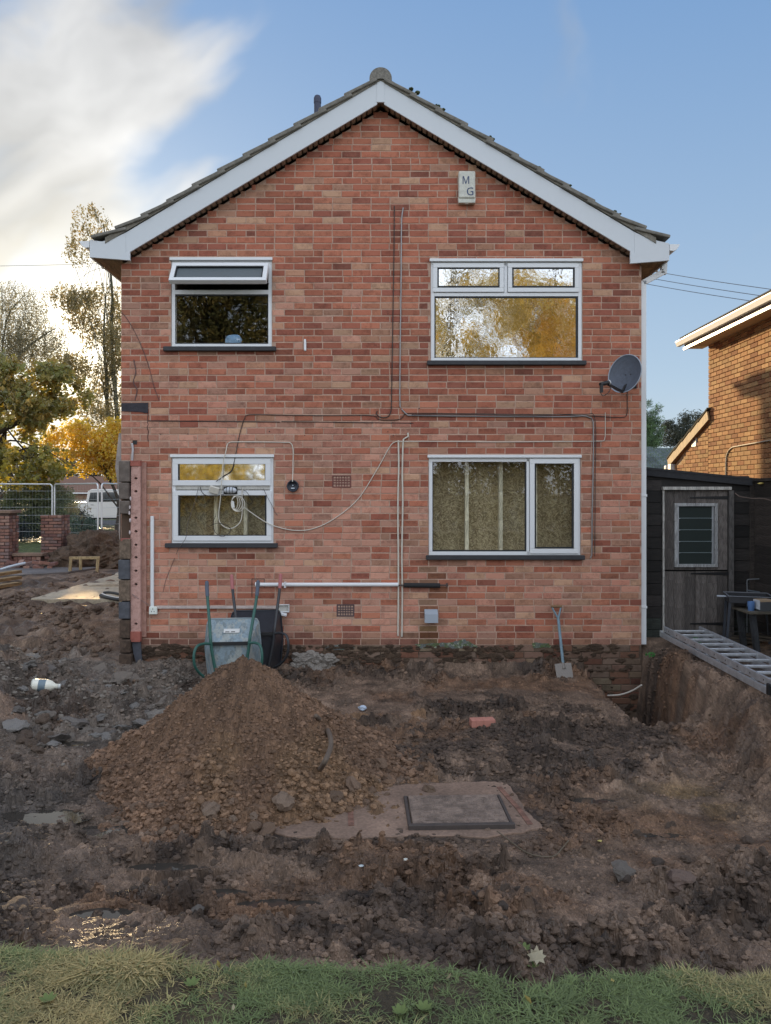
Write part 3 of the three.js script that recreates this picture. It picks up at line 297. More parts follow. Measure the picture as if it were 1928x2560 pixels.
// roof
{
  const roof = mesh('roof', [-1, 1].map((s) => { const e = s < 0 ? bx_(225) : bx_(1673), L = Math.abs(e - RX); return prism([[RX, APEX + 0.0], [RX, APEX + 0.022], [RX + s * L, APEX - PIT * L + 0.075], [RX + s * L, APEX - PIT * L + 0.05]].map(([x, y]) => [x, y]), -LEN - 0.1, OH - 0.03); }), M.bed, house);
  const tl = 0.415, ga = 0.338, tw = 0.33, th = 0.03, r = rng(1101), tileG = [], a0 = Math.atan(PIT); const rest = [];
  for (let v = 0; v < 3; v++) { const g = new RoundedBoxGeometry(tl, th * (1.25 + 0.15 * v), tw, 2, 0.011); const p = g.attributes.position; for (let i = 0; i < p.count; i++) { const x = p.getX(i), z = p.getZ(i); p.setY(i, p.getY(i) + 0.018 * Math.cos(z / tw * 6.283 * 1) * 0.5 + 0.006 * (fbm(x * 9 + v * 7, z * 9, 3, 341) - 0.5)); p.setX(i, x + 0.008 * (fbm(z * 11 + v, 3, 3, 343) - 0.5)); } g.computeVertexNormals(); tileG.push(planar(prep(g))); }
  for (const s of [-1, 1]) for (let i = 0; i < 11; i++) { const last = i === 10, sl = 0.10 + i * ga + ga / 2 - (last ? 0.03 : 0), ang = last ? a0 * 0.58 : i === 9 ? a0 * 0.82 : i === 8 ? a0 * 0.95 : a0, dx = Math.cos(a0) * sl, dy = -Math.sin(a0) * sl; const lift = 0.060 + (last ? 0.058 : i === 9 ? 0.024 : i === 8 ? 0.006 : 0); const cx = RX + s * dx, cy = APEX + dy + lift;
    for (let c = 0; c < 30; c++) { const z = OH + 0.035 - tw / 2 - c * (tw - 0.012); if (c === 0) { const o = mesh('roof_tile', tileG[Math.floor(r() * 3)], M.tile, roof); o.position.set(cx, cy + (r() - 0.5) * 0.008, z); o.rotation.set(0, 0, -s * (ang - 0.075 + (r() - 0.5) * 0.02)); if (s < 0) o.rotation.z = (ang - 0.075); } else { const g = tileG[c % 3].clone(); rot(g, 0, 0, -s * (ang - 0.075)); rest.push(mv(g, cx, cy, z)); } } }
  const rm = mesh('roof_tiles', rest, M.tile, roof); rm.userData.kind = 'stuff';
  for (let c = 0; c < 22; c++) { const g = new THREE.CylinderGeometry(0.128, 0.128, 0.44, 20, 1, false, -Math.PI * 0.56, Math.PI * 1.12); g.rotateX(Math.PI / 2); g.rotateZ(0); const in2 = new THREE.CircleGeometry(0.124, 20, -0.2, Math.PI + 0.4); in2.translate(0, 0, 0.2); const back = prep(g); rot(back, 0, 0, Math.PI); const o = mesh('ridge_tile', c ? [back] : [back, prep(in2)], M.tile, roof); o.position.set(RX, APEX + 0.012, OH + 0.03 - 0.22 - c * 0.44); }
  // bedding mortar under the verge tiles
  for (const s of [-1, 1]) { const a = [RX, APEX + 0.02], L = 3.15; mesh('verge_bedding', prism([[a[0], a[1] - 0.02], [a[0], a[1] + 0.05], [a[0] + s * L, a[1] - PIT * L + 0.06], [a[0] + s * L, a[1] - PIT * L - 0.005]], OH - 0.06, OH + 0.012), M.bed, roof); }
  const ms = []; const mr = rng(1107); for (let i = 1; i < 10; i++) for (let k = 0; k < 4; k++) { const sl = 0.10 + i * ga + (mr() - 0.35) * 0.10, q = 0.012 + 0.022 * mr(); const g = lump(i + k * 1.3, 1, 0.4, 0.7); g.scale(q, q, q); ms.push(mv(g, RX + Math.cos(a0) * sl, APEX - Math.sin(a0) * sl + 0.105 + q * 0.2, OH + 0.02 - mr() * 0.25)); } mesh('moss', ms, M.moss, roof).userData.kind = 'stuff';
  // bargeboards and box ends
  const t = 0.247; for (const s of [-1, 1]) { const j = s < 0 ? bx_(315) : bx_(1586), o = s < 0 ? bx_(225) : bx_(1673), L = Math.abs(j - RX), yj = APEX - PIT * L, yo = s < 0 ? by_(601) : by_(609), yb = s < 0 ? by_(643) : by_(651);
    mesh('bargeboard', prism([[RX + s * 0.042, APEX - 0.025], [j, yj], [j, yj - t], [RX + s * 0.042, APEX - PIT * 0.042 - t + 0.004]], OH - 0.022, OH, 0.002), M.barge, house);
    const pts = [[j + s * 0.002, yj - 0.002], [j + s * 0.14, yj - PIT * 0.115], [j + s * 0.27, yj - PIT * 0.115 - 0.035], [o, yo], [o, yb], [j - s * 0.045, yb - 0.035], [j - s * 0.045, yj - t + 0.034], [j + s * 0.002, yj - t]]; mesh('box_end', prism(pts, OH - 0.024, OH + 0.004, 0.002), M.barge, house);
    const so = []; const xa = s < 0 ? WL : WR; for (let z = OH - 0.03; z > -LEN; z -= 0.09) so.push(bx(Math.min(xa, o + -s * 0.01), Math.max(xa, o + -s * 0.01), yb + 0.004, yb + 0.016, z - 0.086, z)); mesh('eaves_soffit', so, M.soffit, house);
    mesh('fascia', [bx(Math.min(o, o - s * 0.018), Math.max(o, o - s * 0.018), yb - 0.004, yo + 0.02, -LEN, OH - 0.03)], M.barge, house);
    // gutter: an ogee trough with its stop end
    const gp = [[0.002, -0.004], [0.002, -0.075], [0.05, -0.08], [0.085, -0.06], [0.112, -0.02], [0.115, -0.004]], gx = o + s * 0.004, gy2 = yo - 0.005; const gsh = gp.map(([x, y]) => [gx + s * x, gy2 + y]); const inn = gp.map(([x, y]) => [gx + s * (0.004 + x * 0.94), gy2 + y * 0.92 - 0.0]).reverse(); mesh('gutter', [prism([...gsh, ...inn], -LEN, OH + 0.0), prism(gsh, OH + 0.0, OH + 0.006)], M.pvc, house);
    mesh('gutter_bracket', [bx(Math.min(gx, gx + s * 0.09), Math.max(gx, gx + s * 0.09), gy2 - 0.10, gy2 - 0.082, -0.32, -0.28), bx(Math.min(gx, gx + s * 0.02), Math.max(gx, gx + s * 0.02), gy2 - 0.19, gy2 - 0.10, -0.32, -0.28)], M.pvc, house);
    // dark slatted underside between bargeboard and wall
    const vs = []; for (let q = 0.05; q < L; q += 0.062) { const g = bx(0, 0.052, 0, 0.012, 0.002, OH - 0.024); rot(g, 0, 0, s > 0 ? -a0 : Math.PI + a0); if (s < 0) { g.scale(1, 1, 1); } mv(g, RX + s * q, APEX - PIT * q - t + 0.01 + (s < 0 ? 0.012 : 0), 0); vs.push(g); } const vm = mesh('verge_soffit', vs, M.soffitDark, house); vm.userData.kind = 'stuff';
    mesh('verge_board', prism([[RX, APEX - t + 0.03], [j, yj - t + 0.03], [j, yj - t + 0.045], [RX, APEX - t + 0.045]], -0.01, OH - 0.024), M.soffitDark, house); }
  mesh('apex_cover', prism([[RX, APEX - 0.002], [RX - 0.043, APEX - 0.026], [RX - 0.045, APEX - 0.245], [RX + 0.045, APEX - 0.245], [RX + 0.043, APEX - 0.026]], OH - 0.02, OH + 0.005, 0.002), M.barge, house);
  // soil vent pipe on the left slope
  const p = at(794, 300, 9.62); const top = at(794, 238, 9.62); mesh('vent_pipe', [rod([p.x, p.y - 0.2, p.z], [p.x, top.y - 0.04, p.z], 0.043, 0.043, 16), mv(lathe([[0.047, -0.06], [0.047, 0.0], [0.036, 0.028], [0.016, 0.04], [0, 0.042]], 16), p.x, top.y - 0.04, p.z)], mat([0.03, 0.035, 0.07], 0.45), house);
}
// windows
const mirror = (refl, extra = {}) => mat([refl, refl * 1.02, refl * 1.03], 0.04, { metalness: 1, ...extra });
const fz0 = -0.075, fz1 = -0.012;
function pane1(win, x0, x1, y0, y1, m, z = -0.03, name = 'pane') { const g = mesh('gasket', ring(x0, x1, y0, y1, 0.017, z - 0.012, z + 0.012, 0.002), M.gasket, win); const o = mesh(name, planar(prep(new THREE.PlaneGeometry(x1 - x0 - 0.02, y1 - y0 - 0.02).translate((x0 + x1) / 2, (y0 + y1) / 2, z)), 1), m, win); return o; }
function windowBase(k, sillPx, head) { const [a, b, c, d] = WIN[k]; const w = new THREE.Group(); w.name = 'window'; house.add(w); const hy = d - 0.034; mesh('frame', ring(a + 0.002, b - 0.002, c + 0.004, hy, 0.042, fz0, fz1), M.pvc, w); mesh('head_trim', [rbx(a - 0.014, b + 0.008, hy + 0.004, d + 0.004, fz0, 0.022, 0.004)], M.pvc, w); mesh('sill', [rbx(wx(sillPx[0]), wx(sillPx[1]), c - 0.045, c + 0.006, -0.10, 0.055, 0.006)], M.sillDark, w); return w; }
const obscure = dataTex(512, (u, v, o) => { o[0] = o[1] = o[2] = tf(u, v, 20, 3, 161); }, false);
{ // upper left: the top light stands open
  const w = windowBase('ul', [411, 691]), [a, b, c] = WIN.ul; mesh('transom', [rbx(a + 0.044, b - 0.044, wy(735), wy(724), fz0, fz1, 0.003)], M.pvc, w);
  const room = mat([0.9, 0.95, 0.94], 0.015, { transmission: 1, thickness: 0, ior: 2.1 }); pane1(w, wx(434), wx(672), wy(860), wy(735), room);
  const sash = new THREE.Group(); sash.name = 'sash'; w.add(sash); const W = wx(674) - wx(436), Hh = 0.305; const fr = ring(-W / 2, W / 2, -Hh, 0, 0.05, -0.03, 0.03, 0.004), gl = ring(-W / 2 + 0.05, W / 2 - 0.05, -Hh + 0.05, -0.05, 0.012, -0.01, 0.022, 0.002); mesh('sash_frame', merge(fr), M.pvc, sash); mesh('sash_gasket', merge(gl), M.gasket, sash); mesh('sash_pane', planar(prep(new THREE.PlaneGeometry(W - 0.11, Hh - 0.11).translate(0, -Hh / 2, 0))), mat([0.10, 0.12, 0.13], 0.12, { ior: 1.8, bumpMap: scaled(obscure, 6), bumpScale: 0.002 }), sash);
  sash.position.set((wx(428) + wx(680)) / 2, wy(664), 0.03); sash.rotation.x = -0.62; mesh('stay_arm', [beam([wx(436), wy(706), -0.03], [wx(436), wy(712), 0.10], 0.012, 0.004), beam([wx(672), wy(706), -0.03], [wx(672), wy(712), 0.10], 0.012, 0.004)], M.steel, w); }
{ const w = windowBase('ur', [1068, 1464]), [a, b] = WIN.ur; mesh('transom', [rbx(a + 0.044, b - 0.044, wy(740), wy(731), fz0, fz1, 0.003)], M.pvc, w); mesh('mullion', [rbx(wx(1261), wx(1269), wy(731), wy(657), fz0, fz1, 0.003)], M.pvc, w);
  const m = mirror(0.60, { roughness: 0.025, bumpMap: scaled(obscure, 0.9), bumpScale: 0.0004 }); for (const [x0, x1, g0, g1] of [[1083, 1260, 1094, 1250], [1270, 1448, 1281, 1437]]) { mesh('sash', ring(wx(x0), wx(x1), wy(730), wy(658), 0.05, -0.06, 0.004, 0.004), M.pvc, w); pane1(w, wx(g0), wx(g1), wy(718), wy(668), m, -0.012); } pane1(w, wx(1086), wx(1445), wy(896), wy(740), m); }
{ const w = windowBase('ll', [415, 695]), [a, b] = WIN.ll; mesh('transom', [rbx(a + 0.044, b - 0.044, wy(1224), wy(1214), fz0, fz1, 0.003)], M.pvcOld, w); mesh('sash', ring(wx(432), wx(677), wy(1214), wy(1147), 0.062, -0.06, 0.006, 0.004), M.pvc, w); mesh('sash', ring(wx(433), wx(679), wy(1352), wy(1226), 0.058, -0.06, 0.004, 0.004), M.pvc, w); pane1(w, wx(445), wx(666), wy(1204), wy(1157), mirror(0.8), -0.01); pane1(w, wx(446), wx(666), wy(1341), wy(1235), pane, -0.012); }
{ const w = windowBase('lr', [1065, 1460]), [a, b] = WIN.lr; mesh('mullion', [rbx(wx(1317), wx(1324), wy(1388), wy(1146), fz0, fz1, 0.003)], M.pvc, w); mesh('sash', ring(wx(1325), wx(1447), wy(1384), wy(1147), 0.055, -0.06, 0.006, 0.004), M.pvc, w); pane1(w, wx(1080), wx(1317), wy(1379), wy(1148), pane, -0.03); pane1(w, wx(1337), wx(1434), wy(1371), wy(1157), pane, -0.012); }
// boards and studs fixed behind the ground-floor windows
for (const [k, list, nm] of [['ll', [525, 601], 'left'], ['lr', [1168, 1255, 1343], 'right']]) { const [a, b, c, d] = WIN[k]; tag(mesh('board_sheet', bx(a - 0.2, b + 0.2, c - 0.15, d + 0.12, -0.345, -0.33), M.osb), k === 'll' ? 'sheet of strand board fixed inside the window with the hanging cables' : 'sheet of strand board fixed inside the wide ground floor window', 'board'); list.forEach((p, i) => tag(mesh('timber_stud', [bx(wx(p), wx(p) + 0.043, c - 0.15, d + 0.12, -0.328, -0.215)], M.stud), k === 'll' ? 'pale timber stud inside the window with the hanging cables' : 'pale timber stud behind the wide ground floor window', 'stud', k === 'll' ? 'studs in the window with the cables' : 'studs behind the wide ground floor window')); }
// a pale blue bag on the sill of the upper left room
{ const g = lump(4.2, 3, 0.25, 0.85); g.scale(0.10, 0.085, 0.06); tag(mesh('plastic_bag', mv(g, wx(579), wy(847), -0.12), mat([0.28, 0.42, 0.62], 0.5)), 'pale blue plastic bag behind the glass of the half open window', 'bag'); }
console.log('house shell done');
// ------------------------------------------------------------------ parts of the house on its gable wall
function airBrick(x0, x1, y0, y1, c) { const a = wx(x0), b = wx(x1), lo = wy(y1), hi = wy(y0), g = new THREE.Group(); g.name = 'air_brick'; house.add(g); const m = mat(c, 0.9, { map: scaled(T.grain, 4) }); mesh('back', [bx(a, b, lo, hi, -0.03, -0.02)], M.black, g); mesh('rim', ring(a, b, lo, hi, 0.014, -0.02, 0.004, 0.002), m, g); const bars = []; for (let i = 1; i < 6; i++) { const x = lerp(a + 0.014, b - 0.014, i / 6); bars.push(bx(x - 0.005, x + 0.005, lo + 0.01, hi - 0.01, -0.02, 0.0)); } for (let i = 1; i < 4; i++) { const y = lerp(lo + 0.014, hi - 0.014, i / 4); bars.push(bx(a + 0.01, b - 0.01, y - 0.006, y + 0.006, -0.02, 0.002)); } mesh('grille', bars, m, g); }
airBrick(831, 878, 1188, 1219, [0.22, 0.085, 0.07]); airBrick(842, 886, 1511, 1541, [0.13, 0.09, 0.09]);
// dark strips standing in for the shaded saw-cut flashing groove, bitumen patch and scar of the removed roof
mesh('groove_strip', [beam([wx(372), wy(1052), 0.002], [wx(700), wy(1055), 0.002], 0.006, 0.010), beam([wx(704), wy(1054), 0.002], [wx(1034), wy(1058), 0.002], 0.006, 0.009)], mat([0.035, 0.025, 0.025], 0.9), house);
mesh('bitumen_patch', prism([[wx(304), wy(1008)], [wx(304), wy(1028)], [wx(330), wy(1029)], [wx(352), wy(1030)], [wx(366), wy(1033)], [wx(371), wy(1030)], [wx(371), wy(1007)]], 0.002, 0.009), mat([0.05, 0.045, 0.055], 0.9, { map: scaled(T.grain, 5), bumpMap: scaled(T.bump, 8), bumpScale: 0.004 }), house);
{ const r = rng(1201), pts = []; for (let i = 0; i <= 14; i++) pts.push([wx(370 + (r() - 0.5) * 3), wy(1030 + i * 5.2), 0.001]); mesh('wall_scar', tube(pts, 0.004, 40, 5), mat([0.06, 0.04, 0.04], 0.95), house); }
mesh('chased_patch', [beam([wx(630), wy(1447), 0.001], [wx(661), wy(1447), 0.001], 0.005, 0.006), beam([wx(630), wy(1447), 0.001], [wx(630), wy(1492), 0.001], 0.005, 0.006, [1, 0, 0]), beam([wx(661), wy(1447), 0.001], [wx(661), wy(1470), 0.001], 0.005, 0.006, [1, 0, 0])], mat([0.06, 0.04, 0.035], 0.95), house);
// flaking paint left on the lowest courses
function paint(pts, c) { const q = []; const r = rng(Math.round(pts[0][0])); for (let i = 0; i < pts.length; i++) { const a = pts[i], b = pts[(i + 1) % pts.length]; for (let k = 0; k < 5; k++) q.push([wx(lerp(a[0], b[0], k / 5) + (r() - 0.5) * 4), wy(lerp(a[1], b[1], k / 5) + (r() - 0.5) * 3)]); } mesh('old_paint', prism(q, 0.0035, 0.0055), mat(c, 0.8, { map: scaled(T.lichen, 1.5) }), house); }
paint([[1036, 1609], [1100, 1608], [1140, 1603], [1160, 1598], [1178, 1607], [1200, 1619], [1120, 1620], [1050, 1620]], [0.95, 1.0, 0.98]); paint([[1330, 1607], [1372, 1607], [1378, 1619], [1332, 1619]], [0.9, 1.0, 0.85]); paint([[1470, 1610], [1498, 1611], [1496, 1618], [1474, 1618]], [0.9, 1.0, 0.9]); paint([[812, 1616], [850, 1612], [884, 1616], [886, 1622], [850, 1625], [815, 1622]], [0.95, 1.0, 1.05]);
// toothed and cut end of a removed wall at the left corner
{
  const cut = new THREE.Group(); cut.name = 'cut_wall_end'; house.add(cut);
  const blocks = [[1153, 1205, 304, 331, 'rubble'], [1207, 1248, 305, 329, 'rubble'], [1252, 1284, 306, 330, 'rubble'], [1346, 1396, 306, 333, 'rough'], [1398, 1446, 303, 331, 'blue'], [1448, 1500, 304, 332, 'rough'], [1502, 1544, 304, 331, 'blue'], [1547, 1592, 306, 331, 'brown'], [1595, 1628, 307, 333, 'brown'], [1631, 1672, 305, 336, 'brown']]; const mm = { rubble: mat([0.24, 0.20, 0.18], 0.95, { map: scaled(T.concrete, 4) }), rough: mat([0.27, 0.20, 0.15], 0.95, { map: scaled(T.mud, 4) }), blue: mat([0.13, 0.14, 0.17], 0.8, { map: scaled(T.concrete, 5) }), brown: mat([0.14, 0.095, 0.07], 0.95, { map: scaled(T.mud, 4) }) };
  blocks.forEach(([y0, y1, x0, x1, k], i) => { const g = new RoundedBoxGeometry(wx(x1) - wx(x0), wy(y0) - wy(y1), 0.13, 3, 0.012), p = g.attributes.position; for (let j = 0; j < p.count; j++) { const q = 0.016 * (fbm3(p.getX(j) * 16 + i, p.getY(j) * 16, p.getZ(j) * 16, 3, 351) - 0.5); p.setXYZ(j, p.getX(j) + q, p.getY(j), p.getZ(j) + q * 1.5); } g.computeVertexNormals(); mesh('concrete_block', mv(planar(prep(g)), (wx(x0) + wx(x1)) / 2, (wy(y0) + wy(y1)) / 2, 0.04), mm[k], cut); });
  mesh('block_backing', [bx(wx(305), wx(332), wy(1672), wy(1153), -0.012, 0.012)], mat([0.10, 0.065, 0.045], 1), cut); mesh('brick_cap', [rbx(wx(309), wx(331), wy(1352), wy(1345), 0.0, 0.10, 0.003)], mat([0.30, 0.10, 0.08], 0.95), cut);
  // pink brick jamb with the diamond gaps of cut wall ties
  const sh = new THREE.Shape([[333, 1152], [355, 1152], [356, 1580], [350, 1588], [332, 1590], [331, 1400]].map(([x, y]) => new THREE.Vector2(wx(x), wy(y)))); for (const y of [1162.5, 1196, 1228, 1294, 1327.5, 1361, 1392, 1425.5, 1459, 1557]) { const X = wx(344.5), Y = wy(y), a = 0.023, b = 0.018; sh.holes.push(new THREE.Path([[X - a, Y], [X, Y + b], [X + a, Y], [X, Y - b]].map((p) => new THREE.Vector2(...p)))); }
  const jg = new THREE.ExtrudeGeometry(sh, { depth: 0.055, bevelEnabled: false }); jg.translate(0, 0, 0.012); mesh('brick_jamb', planar(prep(jg)), mat([0.54, 0.33, 0.28], 0.95, { map: scaled(T.brick, 1.2), bumpMap: scaled(T.bump, 6), bumpScale: 0.005 }), cut); mesh('jamb_back', [bx(wx(333), wx(355), wy(1586), wy(1154), 0.003, 0.0095)], M.black, cut); mesh('jamb_return', [bx(wx(356), wx(367), wy(1592), wy(1156), 0.002, 0.022)], mat([0.42, 0.24, 0.19], 0.95, { map: scaled(T.brick, 1) }), cut);
  for (const [y0, y1] of [[1152, 1166], [1576, 1602]]) mesh('brick', [rbx(wx(331), wx(356), wy(y1), wy(y0), 0.01, 0.078, 0.004)], mat([0.36, 0.12, 0.09], 0.95, { map: scaled(T.brick, 0.7) }), cut);
  for (const [y, x] of [[1246, 333], [1268, 331], [1282, 330], [1300, 332], [1330, 331]]) { const g = lump(y * 0.1, 2, 0.4); g.scale(0.010, 0.022, 0.012); mesh('foam_bead', mv(g, wx(x), wy(y), 0.09), mat([0.62, 0.55, 0.55], 0.9), cut); }
  mesh('plaster_edge', [prism([[wx(296), wy(1083)], [wx(305), wy(1082)], [wx(305), wy(1160)], [wx(301), wy(1260)], [wx(299), wy(1340)], [wx(302), wy(1420)], [wx(305), wy(1480)], [wx(298), wy(1440)], [wx(300), wy(1380)], [wx(296), wy(1330)], [wx(297), wy(1240)], [wx(287), wy(1168)]], -0.04, -0.015)], mat([0.58, 0.52, 0.50], 0.9, { map: scaled(T.concrete, 3) }), cut); mesh('plaster_seam', tube([[wx(331), wy(1110), 0.006], [wx(333), wy(1125), 0.01], [wx(332), wy(1140), 0.012], [wx(331), wy(1155), 0.004]], 0.013, 20, 8), mat([0.48, 0.46, 0.47], 0.9), cut); mesh('wall_hole', [bx(wx(332), wx(343), wy(1111), wy(1101), 0.0015, 0.003)], M.black, cut);
  mesh('damp_strip', [prism([[wx(333), wy(1602)], [wx(355), wy(1601)], [wx(357), wy(1635)], [wx(361), wy(1665)], [wx(366), wy(1692)], [wx(350), wy(1694)], [wx(345), wy(1660)], [wx(337), wy(1630)]], 0.03, 0.05)], mat([0.085, 0.09, 0.11], 0.6, { map: scaled(T.grain, 4) }), cut);
}
// broken footing with a drain hole
{ const parts = []; const r = rng(1211); for (let i = 0; i < 80; i++) { const g = lump(20 + i * 0.7, 2, 0.95, 0.8), s = 0.018 + 0.055 * r() * r(); g.scale(s * 1.3, s, s * 0.9); const u = r(); parts.push(mv(g, wx(lerp(742, 832, u)), wy(lerp(1630 + 14 * Math.abs(u - 0.45), 1672, r())), 0.01 + 0.05 * r())); } for (let i = 0; i < 16; i++) { const a = i / 16 * 6.28, g = lump(50 + i, 1, 0.4), s = 0.035 + 0.02 * r(); g.scale(s, s, s * 1.5); parts.push(mv(g, wx(791) + Math.cos(a) * 0.062, wy(1687) + Math.sin(a) * 0.085, 0.10)); } const f = mesh('broken_footing', parts, M.rubble, house); mesh('drain_hole', [rod([wx(791), wy(1687), 0.02], [wx(791), wy(1687), 0.15], 0.045, 0.045, 16)], M.black, f); }
// rainwater pipe at the right corner
{ const gx = bx_(1673) + 0.05; mesh('downpipe', [beam([WR + 0.035, wy(700), -0.06], [WR + 0.035, wy(1612), -0.06], 0.062, 0.062, [1, 0, 0]), beam([WR + 0.035, wy(704), -0.06], [gx - 0.04, wy(676), -0.06], 0.062, 0.062, [0, 0, 1]), beam([gx - 0.045, wy(682), -0.06], [gx - 0.03, wy(632), -0.06], 0.062, 0.062, [1, 0, 0])], M.pvc, house); for (const y of [1236, 1516]) mesh('pipe_collar', [rbx(WR - 0.002, WR + 0.075, wy(y + 6), wy(y), -0.10, -0.022, 0.003)], M.pvc, house); }

// ------------------------------------------------------------------ things fixed to the wall
const font = await new FontLoader().loadAsync('fonts/droid/droid_sans_regular.typeface.json');
{ const x0 = wx(1145), x1 = wx(1187), y0 = wy(513), y1 = wy(434), o = thing('alarm_box', 'cream alarm box lettered M and G high on the brick gable', 'alarm box', null, [(x0 + x1) / 2, y0, 0]); const w = x1 - x0, h = y1 - y0, m = mat([0.72, 0.71, 0.62], 0.45, { map: scaled(T.grain, 2) }); mesh('casing', [rbx(-w / 2, w / 2, 0.05, h, 0.002, 0.085, 0.02, 3)], m, o); mesh('base', [prism([[-w / 2, 0.06], [-w / 2 + 0.006, 0.006], [w / 2 - 0.006, 0.006], [w / 2, 0.06]], 0.002, 0.07, 0.004)], m, o); mesh('strobe', [rbx(-0.02, 0.02, -0.008, 0.008, 0.03, 0.06, 0.004)], mat([0.5, 0.45, 0.4], 0.4), o); const ink = mat([0.02, 0.045, 0.13], 0.5); for (const [t, px, py] of [['M', 1155, 467], ['G', 1165.5, 495]]) { const g = new TextGeometry(t, { font, size: 0.088, depth: 0.003, curveSegments: 6 }); g.computeBoundingBox(); const bb = g.boundingBox; g.scale(0.075 / (bb.max.x - bb.min.x), 1, 1); g.translate(wx(px) - (x0 + x1) / 2 - bb.min.x * 0.075 / (bb.max.x - bb.min.x), wy(py) - y0, 0.0845); mesh('letter', prep(g), ink, o); } }
{ // satellite dish, looking out to the left
  const c = at(1562, 934, 8.66), o = thing('satellite_dish', 'dark grey oval satellite dish with receiver arm at the right wall edge', 'satellite dish', null, [c.x, c.y, c.z]); const n = V(-0.70, 0.22, 0.68).normalize(), up = V(0, 1, 0), xx = up.clone().cross(n).normalize(), yy = n.clone().cross(xx); const bas = new THREE.Matrix4().makeBasis(xx, yy, n); const dm = mat([0.085, 0.10, 0.135], 0.55, { map: scaled(T.grain, 3) }); const prof = []; for (let i = 0; i <= 12; i++) { const q = i / 12; prof.push([0.215 * q, 0.045 * q * q - 0.045]); } prof.push([0.218, 0.001], [0.216, -0.008]); for (let i = 12; i >= 0; i--) { const q = i / 12; prof.push([0.212 * q, 0.045 * q * q - 0.053]); } const g = lathe(prof, 40); g.rotateX(Math.PI / 2); g.scale(0.92, 1.02, 1); g.applyMatrix4(bas); mesh('reflector', g, dm, o); const rimPts = []; for (let i = 0; i <= 40; i++) { const a = i / 40 * 6.283; rimPts.push(V(Math.cos(a) * 0.199, Math.sin(a) * 0.221, 0).applyMatrix4(bas)); } mesh('rim', tube(rimPts, 0.006, 80, 6), mat([0.32, 0.36, 0.42], 0.5), o); const bot = V(0, -0.215, 0.0).applyMatrix4(bas), lnb = at(1521, 961, 8.36).sub(c), l2 = at(1501, 964, 8.30).sub(c); mesh('arm', [beam(bot, lnb, 0.02, 0.025), beam(bot, V(0.02, -0.05, -0.08).applyMatrix4(bas), 0.03, 0.03)], M.black, o); const rcv = mesh('receiver', [rod(lnb.clone().lerp(l2, -0.05).add(V(0, 0.02, 0)), l2.clone().add(V(0, 0.012, 0)), 0.026, 0.020, 14), beam(l2.clone().add(V(0.012, 0.01, 0)), l2.clone().add(V(0.012, -0.075, 0)), 0.03, 0.03, [1, 0, 0])], M.black, o); mesh('lens', [rod(lnb.clone().lerp(l2, -0.10).add(V(0, 0.021, 0)), lnb.clone().lerp(l2, 0.0).add(V(0, 0.02, 0)), 0.028, 0.028, 14)], mat([0.6, 0.6, 0.6], 0.4), rcv); mesh('loop_lead', tube([l2.clone().add(V(0.0, -0.07, 0)), l2.clone().add(V(0.03, -0.11, 0)), l2.clone().add(V(0.09, -0.07, 0)), lnb.clone().add(V(0.03, -0.02, 0))], 0.004, 24, 6), M.black, o); mesh('bracket', [beam(V(0, -0.02, -0.06).applyMatrix4(bas), V(WR - 0.10 - c.x, -0.02, -c.z + 0.003), 0.035, 0.035), rbx(WR - 0.14 - c.x, WR - 0.06 - c.x, -0.12, 0.08, -c.z + 0.001, -c.z + 0.012, 0.003)], M.blackMatt, o); for (const k of [-1, 1]) mesh('bolt', [mv(lump(3 + k, 1, 0), 0, 0, 0).scale(0.006, 0.006, 0.006).applyMatrix4(new THREE.Matrix4().makeTranslation(...V(0.03 * k + 0.02, 0.0, -0.038).applyMatrix4(bas).toArray()))], M.black, o); }
const wl = (pts, z = 0.009) => pts.map((p) => [wx(p[0]), wy(p[1]), p[2] ?? z]);
function cable(name, label, cat, pts, r, m, n) { return tag(mesh(name, tube(wl(pts, Math.max(0.006, r + 0.002)), r, n || pts.length * 8, 6), m), label, cat); }
cable('black_cable', 'thin black cable dropping down the upper gable beside the grey conduit', 'cable', [[986, 516], [985, 640], [983, 760], [981, 880], [979, 1000], [977, 1030], [968, 1043], [950, 1043], [941, 1034], [943, 1028]], 0.006, M.cableB);
cable('grey_conduit', 'grey steel conduit down the gable and round to the wide lower window', 'conduit', [[1008, 521], [1004, 560], [1003, 700], [1001, 850], [1000, 1005], [1004, 1022], [1018, 1036], [1040, 1039], [1200, 1041], [1400, 1042], [1460, 1040], [1474, 1046], [1483, 1062], [1482, 1200], [1480, 1300], [1479, 1385], [1476, 1394]], 0.0085, mat([0.30, 0.29, 0.29], 0.35, { metalness: 0.5 }), 160);
cable('black_cable', 'black cable from the lower left junction box along the wall to the dish', 'cable', [[542, 1204, 0.03], [560, 1190, 0.02], [580, 1175, 0.012], [590, 1135], [600, 1085], [612, 1046], [625, 1037], [700, 1038], [820, 1039], [930, 1039], [945, 1048], [965, 1050], [1000, 1048], [1012, 1036], [1030, 1033], [1150, 1034], [1300, 1036], [1440, 1038], [1530, 1043], [1558, 1043], [1567, 1036], [1568, 1000], [1568, 978]], 0.0044, M.cableB, 200);
cable('black_cable', 'second black cable clipped just above the grey conduit run', 'cable', [[1030, 1037, 0.026], [1200, 1037.5, 0.026], [1330, 1040, 0.026], [1460, 1036, 0.026], [1486, 1050, 0.026], [1487, 1200, 0.02], [1486, 1390, 0.02]], 0.0045, M.cableB, 90);
